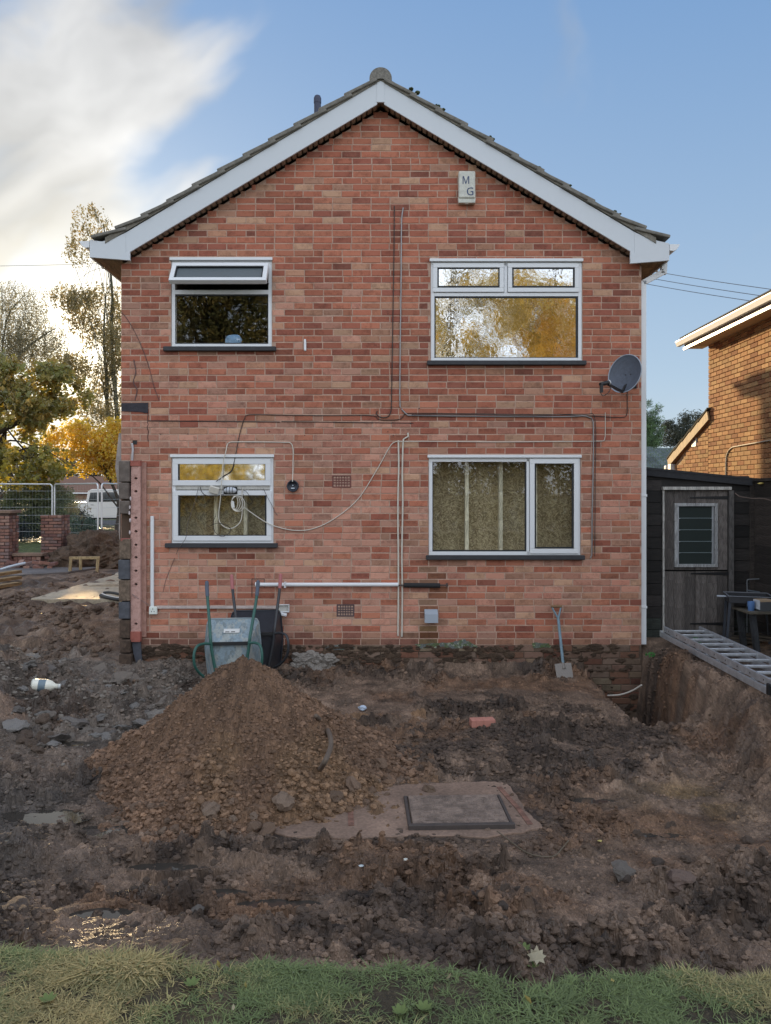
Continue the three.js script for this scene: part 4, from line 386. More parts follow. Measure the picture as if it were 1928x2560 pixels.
for (const [lab, pts, r] of [['white plastic pipe down the wall, the one with the bare upper end', [[996, 1103], [997, 1170], [995, 1260], [996, 1400], [996, 1500], [995, 1588]], 0.0105], ['white plastic pipe down the wall with an elbow at its top', [[1020, 1084], [1020, 1093], [1012, 1096], [1008, 1106], [1006, 1180], [1007, 1260], [1005, 1380], [1006, 1480], [1005, 1590]], 0.0105]]) cable('white_pipe', lab, 'pipe', pts, r, M.cableW, 70);
cable('white_cable', 'thin white cable running level above the wide ground floor window', 'cable', [[990, 1104, 0.022], [1100, 1104, 0.022], [1250, 1105], [1400, 1104], [1500, 1103], [1511, 1100], [1513, 1080], [1513, 1032]], 0.0045, M.cableW, 70);
cable('white_cable', 'white cable sagging across the wall from the pipes to the window', 'cable', [[991, 1104], [976, 1115], [942, 1175], [894, 1249], [834, 1298], [782, 1322], [739, 1326], [700, 1319, 0.012], [665, 1305, 0.02], [630, 1282, 0.02], [611, 1268, 0.025]], 0.0055, M.cableW, 110);
cable('white_cable', 'white cable from the round black box looping over the window', 'cable', [[733, 1204, 0.06], [733, 1160], [733, 1123], [727, 1108], [712, 1106], [639, 1105], [590, 1105], [575, 1106], [569, 1112], [566, 1132, 0.04], [559, 1162, 0.03], [553, 1240, 0.025], [548, 1290, 0.025], [555, 1311, 0.025], [574, 1321, 0.025], [592, 1315, 0.025], [604, 1298, 0.02], [607, 1262, 0.02], [606, 1232, 0.02], [608, 1220, 0.02]], 0.0055, M.cableW, 160);
cable('black_lead', 'thin black lead hanging from the left of the window transom', 'cable', [[497, 1219, 0.02], [490, 1250, 0.02], [478, 1285, 0.02], [470, 1312, 0.02], [466, 1345, 0.03], [452, 1368, 0.07], [442, 1385, 0.01]], 0.003, mat([0.10, 0.085, 0.08], 0.6)); cable('black_lead', 'thin black lead hanging from the right of the window transom', 'cable', [[660, 1222, 0.02], [668, 1240, 0.02], [680, 1262, 0.02], [688, 1280, 0.01], [694, 1288, 0.006]], 0.003, mat([0.10, 0.085, 0.08], 0.6)); cable('black_lead', 'black lead curled in a wide loop across the lower pane', 'cable', [[540, 1290, 0.03], [534, 1310, 0.03], [540, 1330, 0.03], [556, 1341, 0.03], [572, 1334, 0.03], [578, 1322, 0.03], [566, 1312, 0.03], [545, 1308, 0.03], [522, 1316, 0.03]], 0.0035, M.cableB); cable('black_lead', 'short black lead curling under the bulkhead lamp', 'cable', [[605, 1222, 0.02], [618, 1230, 0.03], [628, 1245, 0.03], [632, 1256, 0.03], [622, 1260, 0.03], [612, 1248, 0.03], [609, 1236, 0.02]], 0.003, M.cableB); cable('black_lead', 'black lead looped behind the white junction box', 'cable', [[502, 1218, 0.02], [506, 1230, 0.02], [516, 1238, 0.02], [540, 1240, 0.02], [560, 1236, 0.02]], 0.004, M.cableB);
cable('scar_line', 'dark root scar running down the brick near the left window', 'scar', [[408, 1480, 0.003], [415, 1450, 0.003], [425, 1425, 0.003], [437, 1395, 0.003]], 0.0025, mat([0.14, 0.09, 0.08], 0.9)); cable('ivy_scar', 'dark dead ivy stem trace on the upper left brick corner', 'ivy', [[304, 780, 0.003], [320, 800, 0.003], [340, 835, 0.003], [360, 880, 0.003], [375, 925, 0.003], [385, 965, 0.003], [398, 1000, 0.003]], 0.0035, mat([0.12, 0.075, 0.07], 0.95)); cable('ivy_scar', 'short dark ivy root traces below the upper left corner', 'ivy', [[335, 900, 0.003], [340, 930, 0.003], [334, 955, 0.003], [343, 975, 0.003], [338, 1000, 0.003]], 0.006, mat([0.13, 0.08, 0.075], 0.95));
{ const o = thing('junction_box', 'square white junction box tilted on the window transom', 'junction box', null, [wx(537), wy(1225), 0.035]); const q = rbx(-0.055, 0.055, -0.04, 0.04, -0.02, 0.025, 0.008, 2); mesh('casing', rot(q, 0.25, 0.2, -0.35), M.cableW, o); const k = rot(rbx(-0.004, 0.004, -0.004, 0.004, 0.024, 0.03, 0.001), 0.25, 0.2, -0.35); mesh('screw', k, M.steel, o); }
{ const o = thing('bulkhead_lamp', 'clear oval bulkhead lamp with wire guard on the window transom', 'lamp', null, [wx(577), wy(1226), 0.0]); const g = new THREE.SphereGeometry(1, 20, 12); g.scale(0.075, 0.04, 0.05); g.translate(0, 0, 0.03); mesh('lens', prep(g), mat([0.55, 0.58, 0.62], 0.15, { ior: 1.5 }), o); for (const s of [-1, 0, 1]) { const pts = []; for (let i = 0; i <= 10; i++) { const a = i / 10 * Math.PI; pts.push([s * 0.035, Math.cos(a) * 0.044, 0.03 + Math.sin(a) * 0.055]); } mesh('guard_wire', tube(pts, 0.003, 20, 5), M.blackMatt, o); } mesh('back_plate', [rbx(-0.08, 0.08, -0.043, 0.043, 0.0, 0.028, 0.01)], M.blackMatt, o); }
{ const o = thing('plug_lead', 'white plug and coiled lead hanging in front of the lower pane', 'plug', null, [wx(586), wy(1240), 0.03]); mesh('plug', [rot(rbx(-0.018, 0.018, -0.05, 0.03, -0.012, 0.016, 0.008, 2), 0, 0, 0.12)].map((g) => mv(g, -0.01, -0.09, 0.01)), mat([0.70, 0.69, 0.66], 0.4), o); const L = []; for (let k = 0; k < 4; k++) { const pts = []; for (let i = 0; i <= 18; i++) { const a = i / 18 * 6.283; pts.push([0.015 + k * 0.012 + Math.sin(a) * (0.035 + 0.014 * k), -0.075 - Math.cos(a) * (0.075 + 0.005 * k) * -1 - 0.005 * k, 0.012 + 0.004 * k]); } L.push(tube(pts, 0.0045, 40, 6)); } mesh('coiled_lead', L, M.cableW, o); }
{ const o = thing('round_box', 'round black electrical box on the wall between lower window and vent', 'electrical box', null, [wx(733), wy(1215), 0.003]); const g = lathe([[0, 0], [0.068, 0], [0.068, 0.045], [0.063, 0.05], [0.055, 0.05], [0.052, 0.018], [0, 0.016]], 28); g.rotateX(Math.PI / 2); mesh('shell', g, mat([0.03, 0.035, 0.05], 0.5), o); mesh('terminal_block', [rbx(-0.02, 0.02, -0.036, -0.02, 0.016, 0.034, 0.003), rbx(-0.006, 0.006, 0.0, 0.014, 0.016, 0.03, 0.002)], mat([0.5, 0.55, 0.6], 0.4), o); }
cable('overflow_pipe', 'short white overflow pipe stub on the upper brick wall', 'pipe', [[763, 851, 0.012], [763.5, 864, 0.022], [764, 877, 0.04]], 0.0145, M.pvc);
// surface trunking and sockets low on the left
{ const o = thing('cable_trunking', 'white surface trunking with upright and level runs on the lower wall', 'trunking'); mesh('upright', [rbx(wx(378), wx(386), wy(1516), wy(1290), 0.003, 0.028, 0.003)], M.pvc, o); mesh('level_run', [rbx(wx(394), wx(693), wy(1521), wy(1514), 0.003, 0.025, 0.003)], mat([0.62, 0.52, 0.48], 0.5, { map: scaled(T.grain, 1) }), o); }
{ const o = thing('wall_socket', 'small square white socket at the foot of the upright trunking', 'socket', null, [wx(385), wy(1525), 0.002]); mesh('plate', [rbx(-0.046, 0.046, -0.046, 0.044, 0, 0.04, 0.008, 2)], mat([0.75, 0.78, 0.72], 0.4), o); for (const [x, y] of [[0, 0.018], [-0.015, -0.012], [0.015, -0.012]]) mesh('pin_slot', [bx(x - 0.004, x + 0.004, y - 0.006, y + 0.006, 0.039, 0.0415)], M.gasket, o); }
{ const o = thing('double_socket', 'open white double socket box with its cover hanging loose', 'socket', null, [wx(708), wy(1520), 0.002]); mesh('back_box', ring(-0.075, 0.075, -0.045, 0.045, 0.008, 0.0, 0.035, 0.002), M.pvc, o); mesh('box_floor', [bx(-0.07, 0.07, -0.04, 0.04, 0.0, 0.006)], M.pvcOld, o); mesh('cover', [rot(rbx(-0.07, 0.07, -0.012, 0.012, 0.0, 0.05, 0.003), 0.2, 0, -0.22)].map((g) => mv(g, -0.02, -0.055, 0.02)), M.pvc, o); for (const s of [-1, 1]) mesh('screw', [mv(lump(2, 1, 0), 0, 0, 0).scale(0.005, 0.005, 0.005).translate(0.04 * s, 0.012, 0.008)], M.steel, o); }
cable('thin_wire', 'thin grey wire from the wall cut to the small socket', 'wire', [[330, 1480, 0.05], [345, 1490, 0.08], [362, 1503, 0.04], [378, 1514, 0.03]], 0.003, mat([0.25, 0.2, 0.2], 0.6));
{ const o = thing('waste_pipe', 'white plastic waste pipe running level low on the brick wall', 'pipe'); mesh('pipe', [rod([wx(641), wy(1460.5), 0.04], [wx(996), wy(1460.5), 0.04], 0.023, 0.023, 14)], M.pvc, o); mesh('end_socket', [rod([wx(640), wy(1460.5), 0.04], [wx(652), wy(1460.5), 0.04], 0.028, 0.026, 14)], M.pvc, o); mesh('clip', [bx(wx(712), wx(716), wy(1468), wy(1454), 0.002, 0.066)], M.pvc, o); }
{ const o = thing('lagged_pipe', 'black foam lagged pipe with bare copper end beside the waste pipe', 'pipe'); mesh('lagging', [rod([wx(1010), wy(1462), 0.036], [wx(1100), wy(1463), 0.036], 0.028, 0.028, 14)], M.blackMatt, o); mesh('bare_pipe', [rod([wx(994), wy(1462), 0.036], [wx(1120), wy(1462), 0.036], 0.0085, 0.0085, 8), rod([wx(1117), wy(1457), 0.036], [wx(1117), wy(1467), 0.036], 0.011, 0.011, 8)], mat([0.07, 0.05, 0.045], 0.5), o); }
{ const o = thing('vent_cowl', 'small grey square vent cowl low on the wall above green algae', 'vent', null, [wx(1077.5), wy(1539), 0]); const w = 0.076; mesh('hood', [prism([[0.002, 0.075], [0.02, 0.075], [0.10, 0.03], [0.105, -0.068], [0.09, -0.068], [0.002, -0.06]], -w, w).rotateY(-Math.PI / 2).rotateY(0)].map((g) => { return g; }), mat([0.34, 0.38, 0.43], 0.5), o); }
for (const [px, py, r] of [[402, 1086, 0.005], [470, 1085, 0.006], [674, 1079, 0.007], [762, 1089, 0.006], [970, 1079, 0.006], [984, 1089, 0.006], [1048, 1021, 0.007], [505, 920, 0.005]]) { mesh('drill_hole', [rod([wx(px), wy(py), -0.01], [wx(px), wy(py), 0.0035], r, r, 8)], M.black, house); }
console.log('wall things done');
// ------------------------------------------------------------------ heap of dug soil
{
  const o = thing('soil_mound', 'tall cone of loose brown soil heaped in front of the house', 'soil heap', null, [MOUND.x, MOUND.y, MOUND.z]);
  const prof = (x, z) => { const a = Math.atan2(z, x), wob = 1 + 0.17 * (fbm(Math.cos(a) * 1.6 + 3, Math.sin(a) * 1.6, 3, 401) - 0.5) * 2, q = Math.hypot(x / 1.0, z / 1.02) / (MOUND.r * wob); let h = MOUND.h * Math.pow(Math.max(0, 1 - q), 1.12) * (1 - 0.06 * ss(0.25, 0, q)); h -= 0.02; const bl = (f, s2) => Math.abs(2 * fbm(x * f, z * f, 3, s2) - 1) * 2.6, c2 = 1 - cell(x * 62, z * 62, 405); return h + 0.13 * (fbm(x * 2.6, z * 2.6, 4, 407) - 0.5) + 0.024 * (bl(9, 409) - 0.4) + 0.016 * (bl(24, 410) - 0.4) + 0.006 * (c2 - 0.5); };
  const soilC = (x, z, out) => { const n = fbm(x * 2.2 + 9, z * 2.2, 4, 411), s = ss(0.48, 0.66, fbm(x * 1.4 + 3, z * 1.4 + 7, 3, 413)), k = 0.7 + 0.6 * n; out[0] = lerp(0.22, 0.275, s) * k; out[1] = lerp(0.138, 0.175, s) * k; out[2] = lerp(0.092, 0.108, s) * k; };
  const n = 340, p = new Float32Array(n * n * 3), uv = new Float32Array(n * n * 2), col = new Float32Array(n * n * 3), id = [], t = [0, 0, 0], R = 1.45; for (let j = 0; j < n; j++) for (let i = 0; i < n; i++) { const x = (i / (n - 1) - 0.5) * 2 * R, z = (j / (n - 1) - 0.5) * 2 * R, k = j * n + i; p[3 * k] = x; p[3 * k + 1] = prof(x, z); p[3 * k + 2] = z; uv[2 * k] = x; uv[2 * k + 1] = z + p[3 * k + 1]; soilC(x, z, t); col.set(t, 3 * k); } for (let j = 0; j < n - 1; j++) for (let i = 0; i < n - 1; i++) { const k = j * n + i; if (p[3 * k + 1] < -0.06 && p[3 * (k + n + 1) + 1] < -0.06) continue; id.push(k, k + n, k + 1, k + 1, k + n, k + n + 1); }
  const g = new THREE.BufferGeometry(); g.setAttribute('position', new THREE.BufferAttribute(p, 3)); g.setAttribute('uv', new THREE.BufferAttribute(uv, 2)); g.setAttribute('color', new THREE.BufferAttribute(col, 3)); g.setIndex(id); g.computeVertexNormals(); mesh('heap', g, M.soil, o);
  const r = rng(701), list = []; for (let i = 0; i < 42000; i++) { const a = r() * 6.283, q = Math.sqrt(r()) * 1.32, x = Math.cos(a) * q, z = Math.sin(a) * q; if (z < -0.75) continue; const f = ss(0.25, 1.2, q); const s = (0.0026 + 0.011 * Math.pow(r(), 5) + (r() < 0.02 ? 0.014 * r() : 0)) * (0.75 + 0.9 * f); soilC(x, z, t); const k = 0.55 + 0.8 * r(); const pale = r() < 0.05 ? 1.35 : 1; list.push({ x, y: prof(x, z) + s * 0.3, z, s, c: t.map((v) => v * k * pale) }); } scatter('soil_crumbs', list, o);
  // stones rolled to the foot of the heap
  const r2 = rng(703), gs = [1, 2, 3, 4, 5].map((s) => lump(s * 2.3 + 9, 2, 0.75, 0.8)), ms = [[0.30, 0.195, 0.13], [0.34, 0.225, 0.155], [0.37, 0.26, 0.185], [0.25, 0.165, 0.11]].map((c) => mat(c, 0.95, { map: scaled(T.grain, 6), bumpMap: scaled(T.bump, 9), bumpScale: 0.006 }));
  const put = (x, z, s, k, lab, grp) => { const q = tag(mesh('stone', gs[k % 5], ms[k % 4]), lab, 'stone', grp); q.position.set(x, Math.max(H(x, z), MOUND.y + prof(x - MOUND.x, z - MOUND.z)) + s * 0.35, z); q.scale.set(s * (0.9 + 0.5 * r2()), s * 0.8, s * (0.8 + 0.4 * r2())); q.rotation.set(r2() * 0.6, r2() * 6.28, r2() * 0.6); };
  for (let i = 0; i < 46; i++) { const a = lerp(-0.25, 2.75, r2()), q = 1.02 + 0.28 * r2(); put(MOUND.x + Math.cos(a) * q, MOUND.z + Math.sin(a) * q, 0.014 + 0.030 * r2() * r2(), i, 'earthy stone lying at the foot of the brown soil heap', 'stones at the foot of the soil heap'); }
  const bigs = [[710, 2042, 0.072, 'big pinkish stone at the foot of the soil heap'], [668, 2076, 0.052, 'muddy pale stone just below the big pinkish one'], [885, 1992, 0.05, 'flat brown stone between soil heap and manhole'], [952, 1935, 0.042, 'upright pale stone on the right flank of the soil heap'], [1075, 1975, 0.045, 'grey stone lying against the manhole frame'], [530, 2065, 0.05, 'rounded brown stone below the middle of the soil heap']]; for (const [px, py, s, lab] of bigs) { const d = (CAMY + 0.38) * F / (py - HY); put((px - CX) / F * d, CAMZ - d, s, px, lab); }
  // bent pipe end lying on the slope
  const pp = [[790, 1790], [812, 1812], [826, 1842], [826, 1870], [812, 1905], [798, 1925], [780, 1943]].map(([px, py]) => { let d = 5.2; for (let k = 0; k < 12; k++) { const x = (px - CX) / F * d, z = CAMZ - d, y = MOUND.y + prof(x - MOUND.x, z - MOUND.z) + 0.012; d = (CAMY - y) * F / (py - HY); } return at(px, py, d); }); tag(mesh('bent_pipe', tube(pp, 0.017, 60, 9), mat([0.16, 0.12, 0.09], 0.85, { map: scaled(T.grain, 6) })), 'muddy bent length of pipe lying on the right side of the soil heap', 'pipe');
}
// ------------------------------------------------------------------ inspection cover in its concrete surround
{
  const A = APRON; const pts = [[-0.70, -4.33], [-0.42, -4.02], [-0.33, -3.70], [0.02, -3.60], [0.35, -3.55], [0.72, -3.52], [0.86, -3.55], [0.90, -3.9], [0.93, -4.1], [0.97, -4.27], [0.88, -4.31], [0.6, -4.40], [0.2, -4.37], [-0.2, -4.42], [-0.5, -4.40]]; const r = rng(711), q = []; for (let i = 0; i < pts.length; i++) { const a = pts[i], b = pts[(i + 1) % pts.length]; for (let k = 0; k < 5; k++) q.push([lerp(a[0], b[0], k / 5) + (r() - 0.5) * 0.025, lerp(a[1], b[1], k / 5) + (r() - 0.5) * 0.02]); } const g = prism(q, -0.05, 0, 0.004); g.rotateX(-Math.PI / 2); const slab = tag(mesh('concrete_surround', mv(planar(prep(g)), 0, A.y, 0), M.concrete), 'muddy pinkish concrete slab around the iron inspection cover', 'slab');
  const mk = mat([0.33, 0.17, 0.125], 0.9, { map: scaled(T.mud, 3) }); for (const l of [[[0.80, 3.63], [0.83, 3.8], [0.87, 4.0], [0.90, 4.24]], [[-0.22, 3.98], [-0.21, 4.1], [-0.20, 4.26]]]) { const s = []; for (let i = 0; i < l.length - 1; i++) { const a = l[i], b = l[i + 1]; s.push([a[0], a[1], b[0], b[1]]); } mesh('spray_mark', s.map(([x0, z0, x1, z1]) => beam([x0, A.y + 0.003, z0], [x1, A.y + 0.003, z1 - 0.004], 0.035, 0.003)), mk, slab); }
  const d0 = (CAMY - A.y - 0.02) * F / (2066 - HY), d1 = (CAMY - A.y - 0.02) * F / (1984 - HY), zf = CAMZ - d0, zb = CAMZ - d1, x0 = (1018 - CX) / F * d0, x1 = (1286 - CX) / F * d0, o = thing('inspection_cover', 'rectangular rusty iron inspection cover set in the muddy concrete', 'manhole cover', null, [(x0 + x1) / 2, A.y, (zf + zb) / 2], 0.035), w = (x1 - x0) / 2, h = (zf - zb) / 2; mesh('frame', [rbx(-w, w, -0.01, 0.03, h - 0.035, h, 0.005), rbx(-w, w, -0.01, 0.012, -h, -h + 0.02, 0.005), rbx(-w, -w + 0.022, -0.01, 0.014, -h + 0.02, h - 0.035, 0.005), rbx(w - 0.022, w, -0.01, 0.014, -h + 0.02, h - 0.035, 0.005)], mat([0.085, 0.068, 0.06], 0.75, { map: scaled(T.grain, 5) }), o); const lid = mesh('lid', [rbx(-w + 0.027, w - 0.027, -0.01, 0.022, -h + 0.025, h - 0.040, 0.004)], M.iron, o); const tr = []; for (let i = 0; i < 11; i++) for (let k = 0; k < 7; k++) { const X = lerp(-w + 0.06, w - 0.06, (i + 0.5) / 11), Z = lerp(-h + 0.055, h - 0.06, (k + 0.5) / 7); tr.push((i + k) % 2 ? bx(X - 0.022, X + 0.022, 0.021, 0.0245, Z - 0.003, Z + 0.003) : bx(X - 0.003, X + 0.003, 0.021, 0.0245, Z - 0.02, Z + 0.02)); } const tm = mesh('tread_pattern', tr, M.iron, lid); tm.userData.kind = 'stuff';
}
// ------------------------------------------------------------------ rubble by the corner
{
  const r = rng(721), gs = [1, 2, 3, 4, 5, 6].map((s) => { const g = lump(s * 3.1 + 40, 2, 0.95, 0.5); return g; }), ms = [[0.36, 0.335, 0.31], [0.29, 0.268, 0.245], [0.24, 0.212, 0.19], [0.28, 0.235, 0.195]].map((c) => mat(c, 0.95, { map: scaled(T.grain, 5), bumpMap: scaled(T.bump, 7), bumpScale: 0.008 }));
  const spots = []; let n = 0; while (spots.length < 64 && n++ < 4000) { const px = lerp(20, 470, r()), py = lerp(1650, 1890, r()); if (py > 1650 + (px - 20) * 0.9 + 200 || px + (py - 1650) * 1.15 > 560) continue; const d = (CAMY + 0.36) * F / (py - HY), x = (px - CX) / F * d, z = CAMZ - d; if (z < 0.06 || x > -1.5 || Math.hypot(x - MOUND.x, z - MOUND.z) < 1.1) continue; const s = 0.035 + 0.075 * Math.pow(r(), 1.8); if (spots.some((q) => Math.hypot(q[0] - x, q[1] - z) < (q[2] + s) * 0.75)) continue; spots.push([x, z, s]); }
  spots.forEach(([x, z, s], i) => { const o = tag(mesh('concrete_lump', gs[i % 6], ms[Math.floor(r() * 4)]), 'broken lump of pale concrete in the rubble beside the house corner', 'rubble', 'broken concrete beside the house corner'); o.position.set(x, H(x, z) + s * 0.10, z); o.scale.set(s * (0.9 + 0.6 * r()), s * (0.7 + 0.4 * r()), s * (0.8 + 0.4 * r())); o.rotation.set((r() - 0.5) * 0.7, r() * 6.28, (r() - 0.5) * 0.7); });
  // big clods over the left heap and the front ridges
  const ce = [[0.20, 0.142, 0.105], [0.17, 0.125, 0.098], [0.23, 0.162, 0.118]].map((c) => mat(c, 0.95, { map: scaled(T.grain, 6), bumpMap: scaled(T.mudBump, 7), bumpScale: 0.012 })); const cg = [1, 2, 3, 4].map((s) => lump(s * 1.9 + 70, 3, 0.8, 0.7)); const zones = [[20, 130, 1660, 1880, 22, 'dark clod of earth on the spoil bank at the left', 'clods on the left spoil bank', 0.04], [1520, 1920, 2050, 2330, 20, 'dark clod of clay on the ridge right of the inspection cover', 'clods on the right clay ridge', 0.022], [0, 700, 2100, 2330, 30, 'wet clod of earth in the churned mud by the lawn', 'clods in the mud by the lawn', 0.016], [1150, 1330, 2190, 2330, 18, 'reddish clod in the small heap in front of the inspection cover', 'clods of the small reddish heap', 0.017], [1200, 1300, 1790, 1830, 8, 'earth clod beside the loose brick', 'clods by the loose brick', 0.022]];
  for (const [a, b, c, d2, num, lab, grp, sz] of zones) for (let i = 0; i < num; i++) { const px = lerp(a, b, r()), py = lerp(c, d2, r()); let y = -0.35, x, z; for (let k = 0; k < 8; k++) { const d = (CAMY - y) * F / (py - HY); x = (px - CX) / F * d; z = CAMZ - d; y = H(x, z); } if (Math.hypot(x - MOUND.x, z - MOUND.z) < 1.1) continue; const s = sz * (0.6 + 0.9 * r()); const o = tag(mesh('earth_clod', cg[i % 4], ce[Math.floor(r() * 3)]), lab, 'clod', grp); o.position.set(x, y + s * 0.25, z); o.scale.set(s * (0.9 + 0.5 * r()), s * (0.7 + 0.3 * r()), s); o.rotation.set(r() * 0.6, r() * 6.28, r() * 0.6); }
  for (const [px, py, s, lab, c] of [[900, 0, 0, '', 0], [1560, 2190, 0.05, 'flat grey concrete piece on the clay ridge near the lawn', 1], [1700, 2210, 0.06, 'flat reddish slab piece on the clay ridge near the lawn', 2], [488, 2280, 0.035, 'long wet stone in the mud close to the lawn', 1], [30, 2290, 0.07, 'large dark clay slab at the left by the lawn', 3], [390, 1790, 0.08, 'pale concrete block half buried beside the soil heap', 0], [90, 1710, 0.09, 'muddy boulder under the white plastic bottle', 3], [60, 1585, 0.09, 'round brown boulder beside the side passage', 3]]) { if (!s) continue; let y = -0.3, x, z; for (let k = 0; k < 8; k++) { const d = (CAMY - y) * F / (py - HY); x = (px - CX) / F * d; z = CAMZ - d; y = H(x, z); } const o = tag(mesh('boulder', lump(px * 0.01, 3, 0.8, 0.6), mat([[0.40, 0.355, 0.31], [0.32, 0.275, 0.235], [0.34, 0.235, 0.185], [0.22, 0.165, 0.13]][c], 0.9, { map: scaled(T.grain, 5), bumpMap: scaled(T.bump, 7), bumpScale: 0.01 })), lab, 'boulder'); o.position.set(x, y + s * 0.2, z); o.scale.set(s * 1.3, s, s); o.rotation.set(0.1, px, 0.15); }
}
// things lying about
function onMud(px, py, off = 0) { let y = -0.3, x, z; for (let k = 0; k < 14; k++) { const d = (CAMY - y) * F / (py - HY); x = (px - CX) / F * d; z = CAMZ - d; y = H(x, z) + off; } return [x, y, z]; }
{ const o = thing('loose_brick', 'single clean pink brick lying on the mud left of the pit', 'brick', null, onMud(1206, 1805, 0.03), 0.12); mesh('body', [rbx(-0.108, 0.108, -0.032, 0.033, -0.051, 0.051, 0.005)], mat([0.48, 0.21, 0.16], 0.9, { map: scaled(T.brick, 0.9) }), o); }
{ const o = thing('plastic_bottle', 'empty white plastic bottle lying on the muddy rubble', 'bottle', null, onMud(112, 1694, 0.05), 0.25); const g = lathe([[0, 0], [0.05, 0.0], [0.055, 0.02], [0.055, 0.13], [0.045, 0.17], [0.022, 0.2], [0.02, 0.225], [0, 0.225]], 18); g.rotateZ(-Math.PI / 2 - 0.12); mesh('body', mv(g, -0.11, 0.02, 0), mat([0.80, 0.79, 0.68], 0.35), o); mesh('label_band', [rot(lathe([[0.0565, 0.06], [0.0568, 0.12]], 18), 0, 0, -Math.PI / 2 - 0.12)].map((q) => mv(q, -0.11, 0.02, 0)), mat([0.16, 0.22, 0.26], 0.5), o); mesh('cap', [rot(lathe([[0, 0.245], [0.022, 0.245], [0.023, 0.225], [0, 0.225]], 14), 0, 0, -Math.PI / 2 - 0.12)].map((q) => mv(q, -0.11, 0.02, 0)), mat([0.6, 0.62, 0.6], 0.4), o); }
{ const p = onMud(906, 1770, 0.03), g = lump(8.8, 2, 0.5, 0.8); g.scale(0.04, 0.03, 0.03); tag(mesh('paper_scrap', mv(g, ...p), mat([0.45, 0.52, 0.62], 0.8)), 'crumpled blue white scrap on the right shoulder of the soil heap', 'litter'); }
for (const [px, py, c, lab] of [[1015, 2175, [0.62, 0.62, 0.55], 'pale crumpled scrap on the mud below the inspection cover'], [903, 2165, [0.55, 0.6, 0.6], 'tiny white scrap on the dark mud below the cover'], [1500, 2095, [0.45, 0.36, 0.12], 'tiny yellow leaf scrap on the tyre tracks'], [1443, 1993, [0.5, 0.40, 0.13], 'tiny yellow leaf right of the inspection cover']]) { const p = onMud(px, py, 0.008), g = lump(px * 0.1, 1, 0.6, 0.35); g.scale(0.014, 0.012, 0.012); tag(mesh('litter_scrap', mv(g, ...p), mat(c, 0.7)), lab, 'litter'); }
{ // fallen maple leaf
  const p = onMud(1342, 2396, 0.06), o = thing('fallen_leaf', 'pale fallen maple leaf standing in the mud at the lawn edge', 'leaf', null, p, -0.2); const sh = new THREE.Shape(); const L = [[0, -0.03], [-0.012, -0.012], [-0.04, -0.02], [-0.032, 0.0], [-0.048, 0.012], [-0.03, 0.02], [-0.03, 0.04], [-0.014, 0.032], [0, 0.058], [0.012, 0.034], [0.03, 0.042], [0.03, 0.022], [0.048, 0.016], [0.033, 0.002], [0.04, -0.018], [0.012, -0.012]]; L.forEach(([x, y], i) => (i ? sh.lineTo(x, y) : sh.moveTo(x, y))); const g = new THREE.ExtrudeGeometry(sh, { depth: 0.001, bevelEnabled: false }), q = g.attributes.position; for (let i = 0; i < q.count; i++) q.setZ(i, q.getZ(i) + 0.012 * Math.cos(q.getX(i) * 60) + 4 * q.getX(i) * q.getX(i)); g.scale(0.75, 0.75, 0.75); g.rotateX(-0.6); g.computeVertexNormals(); mesh('blade', prep(g), mat([0.40, 0.35, 0.24], 0.75), o); mesh('stalk', tube([[0, -0.02, 0.02], [-0.02, 0.0, 0.0], [-0.045, 0.025, -0.02]], 0.0015, 12, 5), mat([0.35, 0.28, 0.16], 0.8), o); }
tag(mesh('thin_root', tube([[1243, 2078], [1270, 2098], [1310, 2122], [1345, 2140], [1385, 2140], [1408, 2132], [1421, 2115], [1418, 2096]].map(([a, b]) => onMud(a, b, 0.012)), 0.004, 60, 6), mat([0.14, 0.11, 0.075], 0.9)), 'thin curved root arching over the mud below the inspection cover', 'root');
tag(mesh('white_pipe', tube([at(1520, 1739, 8.3), at(1550, 1737, 8.2), at(1578, 1728, 8.1), at(1604, 1713, 8.0)], 0.009, 30, 8), mat([0.5, 0.47, 0.42], 0.6)), 'thin pale pipe crossing the deep pit at the house corner', 'pipe');
{ // spade
  const top = at(1391, 1516, 8.93), yoke = at(1396, 1547, 8.90), sock = at(1408, 1660, 8.72), tip = at(1418, 1716, 8.60), o = thing('spade', 'digging spade with blue grey shaft standing against the brick wall', 'spade', null, [tip.x, tip.y, tip.z]), b = (v) => v.clone().sub(tip); const m = mat([0.20, 0.30, 0.36], 0.55, { map: scaled(T.grain, 3) }); const ax = b(top).sub(b(yoke)).normalize(), h = V(0.056, 0, 0); mesh('shaft', [rod(b(sock), b(yoke), 0.017, 0.017, 12), rod(b(yoke), b(top).add(h), 0.012, 0.010, 10), rod(b(yoke), b(top).sub(h), 0.012, 0.010, 10)], m, o); mesh('handle_grip', [rod(b(top).add(V(0.064, 0, 0)), b(top).sub(V(0.064, 0, 0)), 0.017, 0.017, 12)], mat([0.28, 0.17, 0.09], 0.7, { map: scaled(T.wood, 5) }), o); const bl = []; const L = b(sock).length(); const d = b(sock).normalize(); const g = new THREE.PlaneGeometry(0.185, 0.26, 10, 8), q = g.attributes.position; for (let i = 0; i < q.count; i++) { const x = q.getX(i), y = q.getY(i); q.setZ(i, -2.2 * x * x + 0.012 * ss(0.0, 0.13, y)); q.setX(i, x * (1 + 0.10 * y)); } g.translate(0, 0.13, 0); g.applyQuaternion(new THREE.Quaternion().setFromUnitVectors(V(0, 1, 0), d)); const g2 = g.clone(); g2.translate(0, 0, -0.003); mesh('blade', [prep(g), prep(g2), rod(b(sock).multiplyScalar(0.78), b(sock).multiplyScalar(1.12), 0.021, 0.018, 10), ], mat([0.26, 0.23, 0.205], 0.6, { metalness: 0.3, map: scaled(T.grain, 6) }), o); }
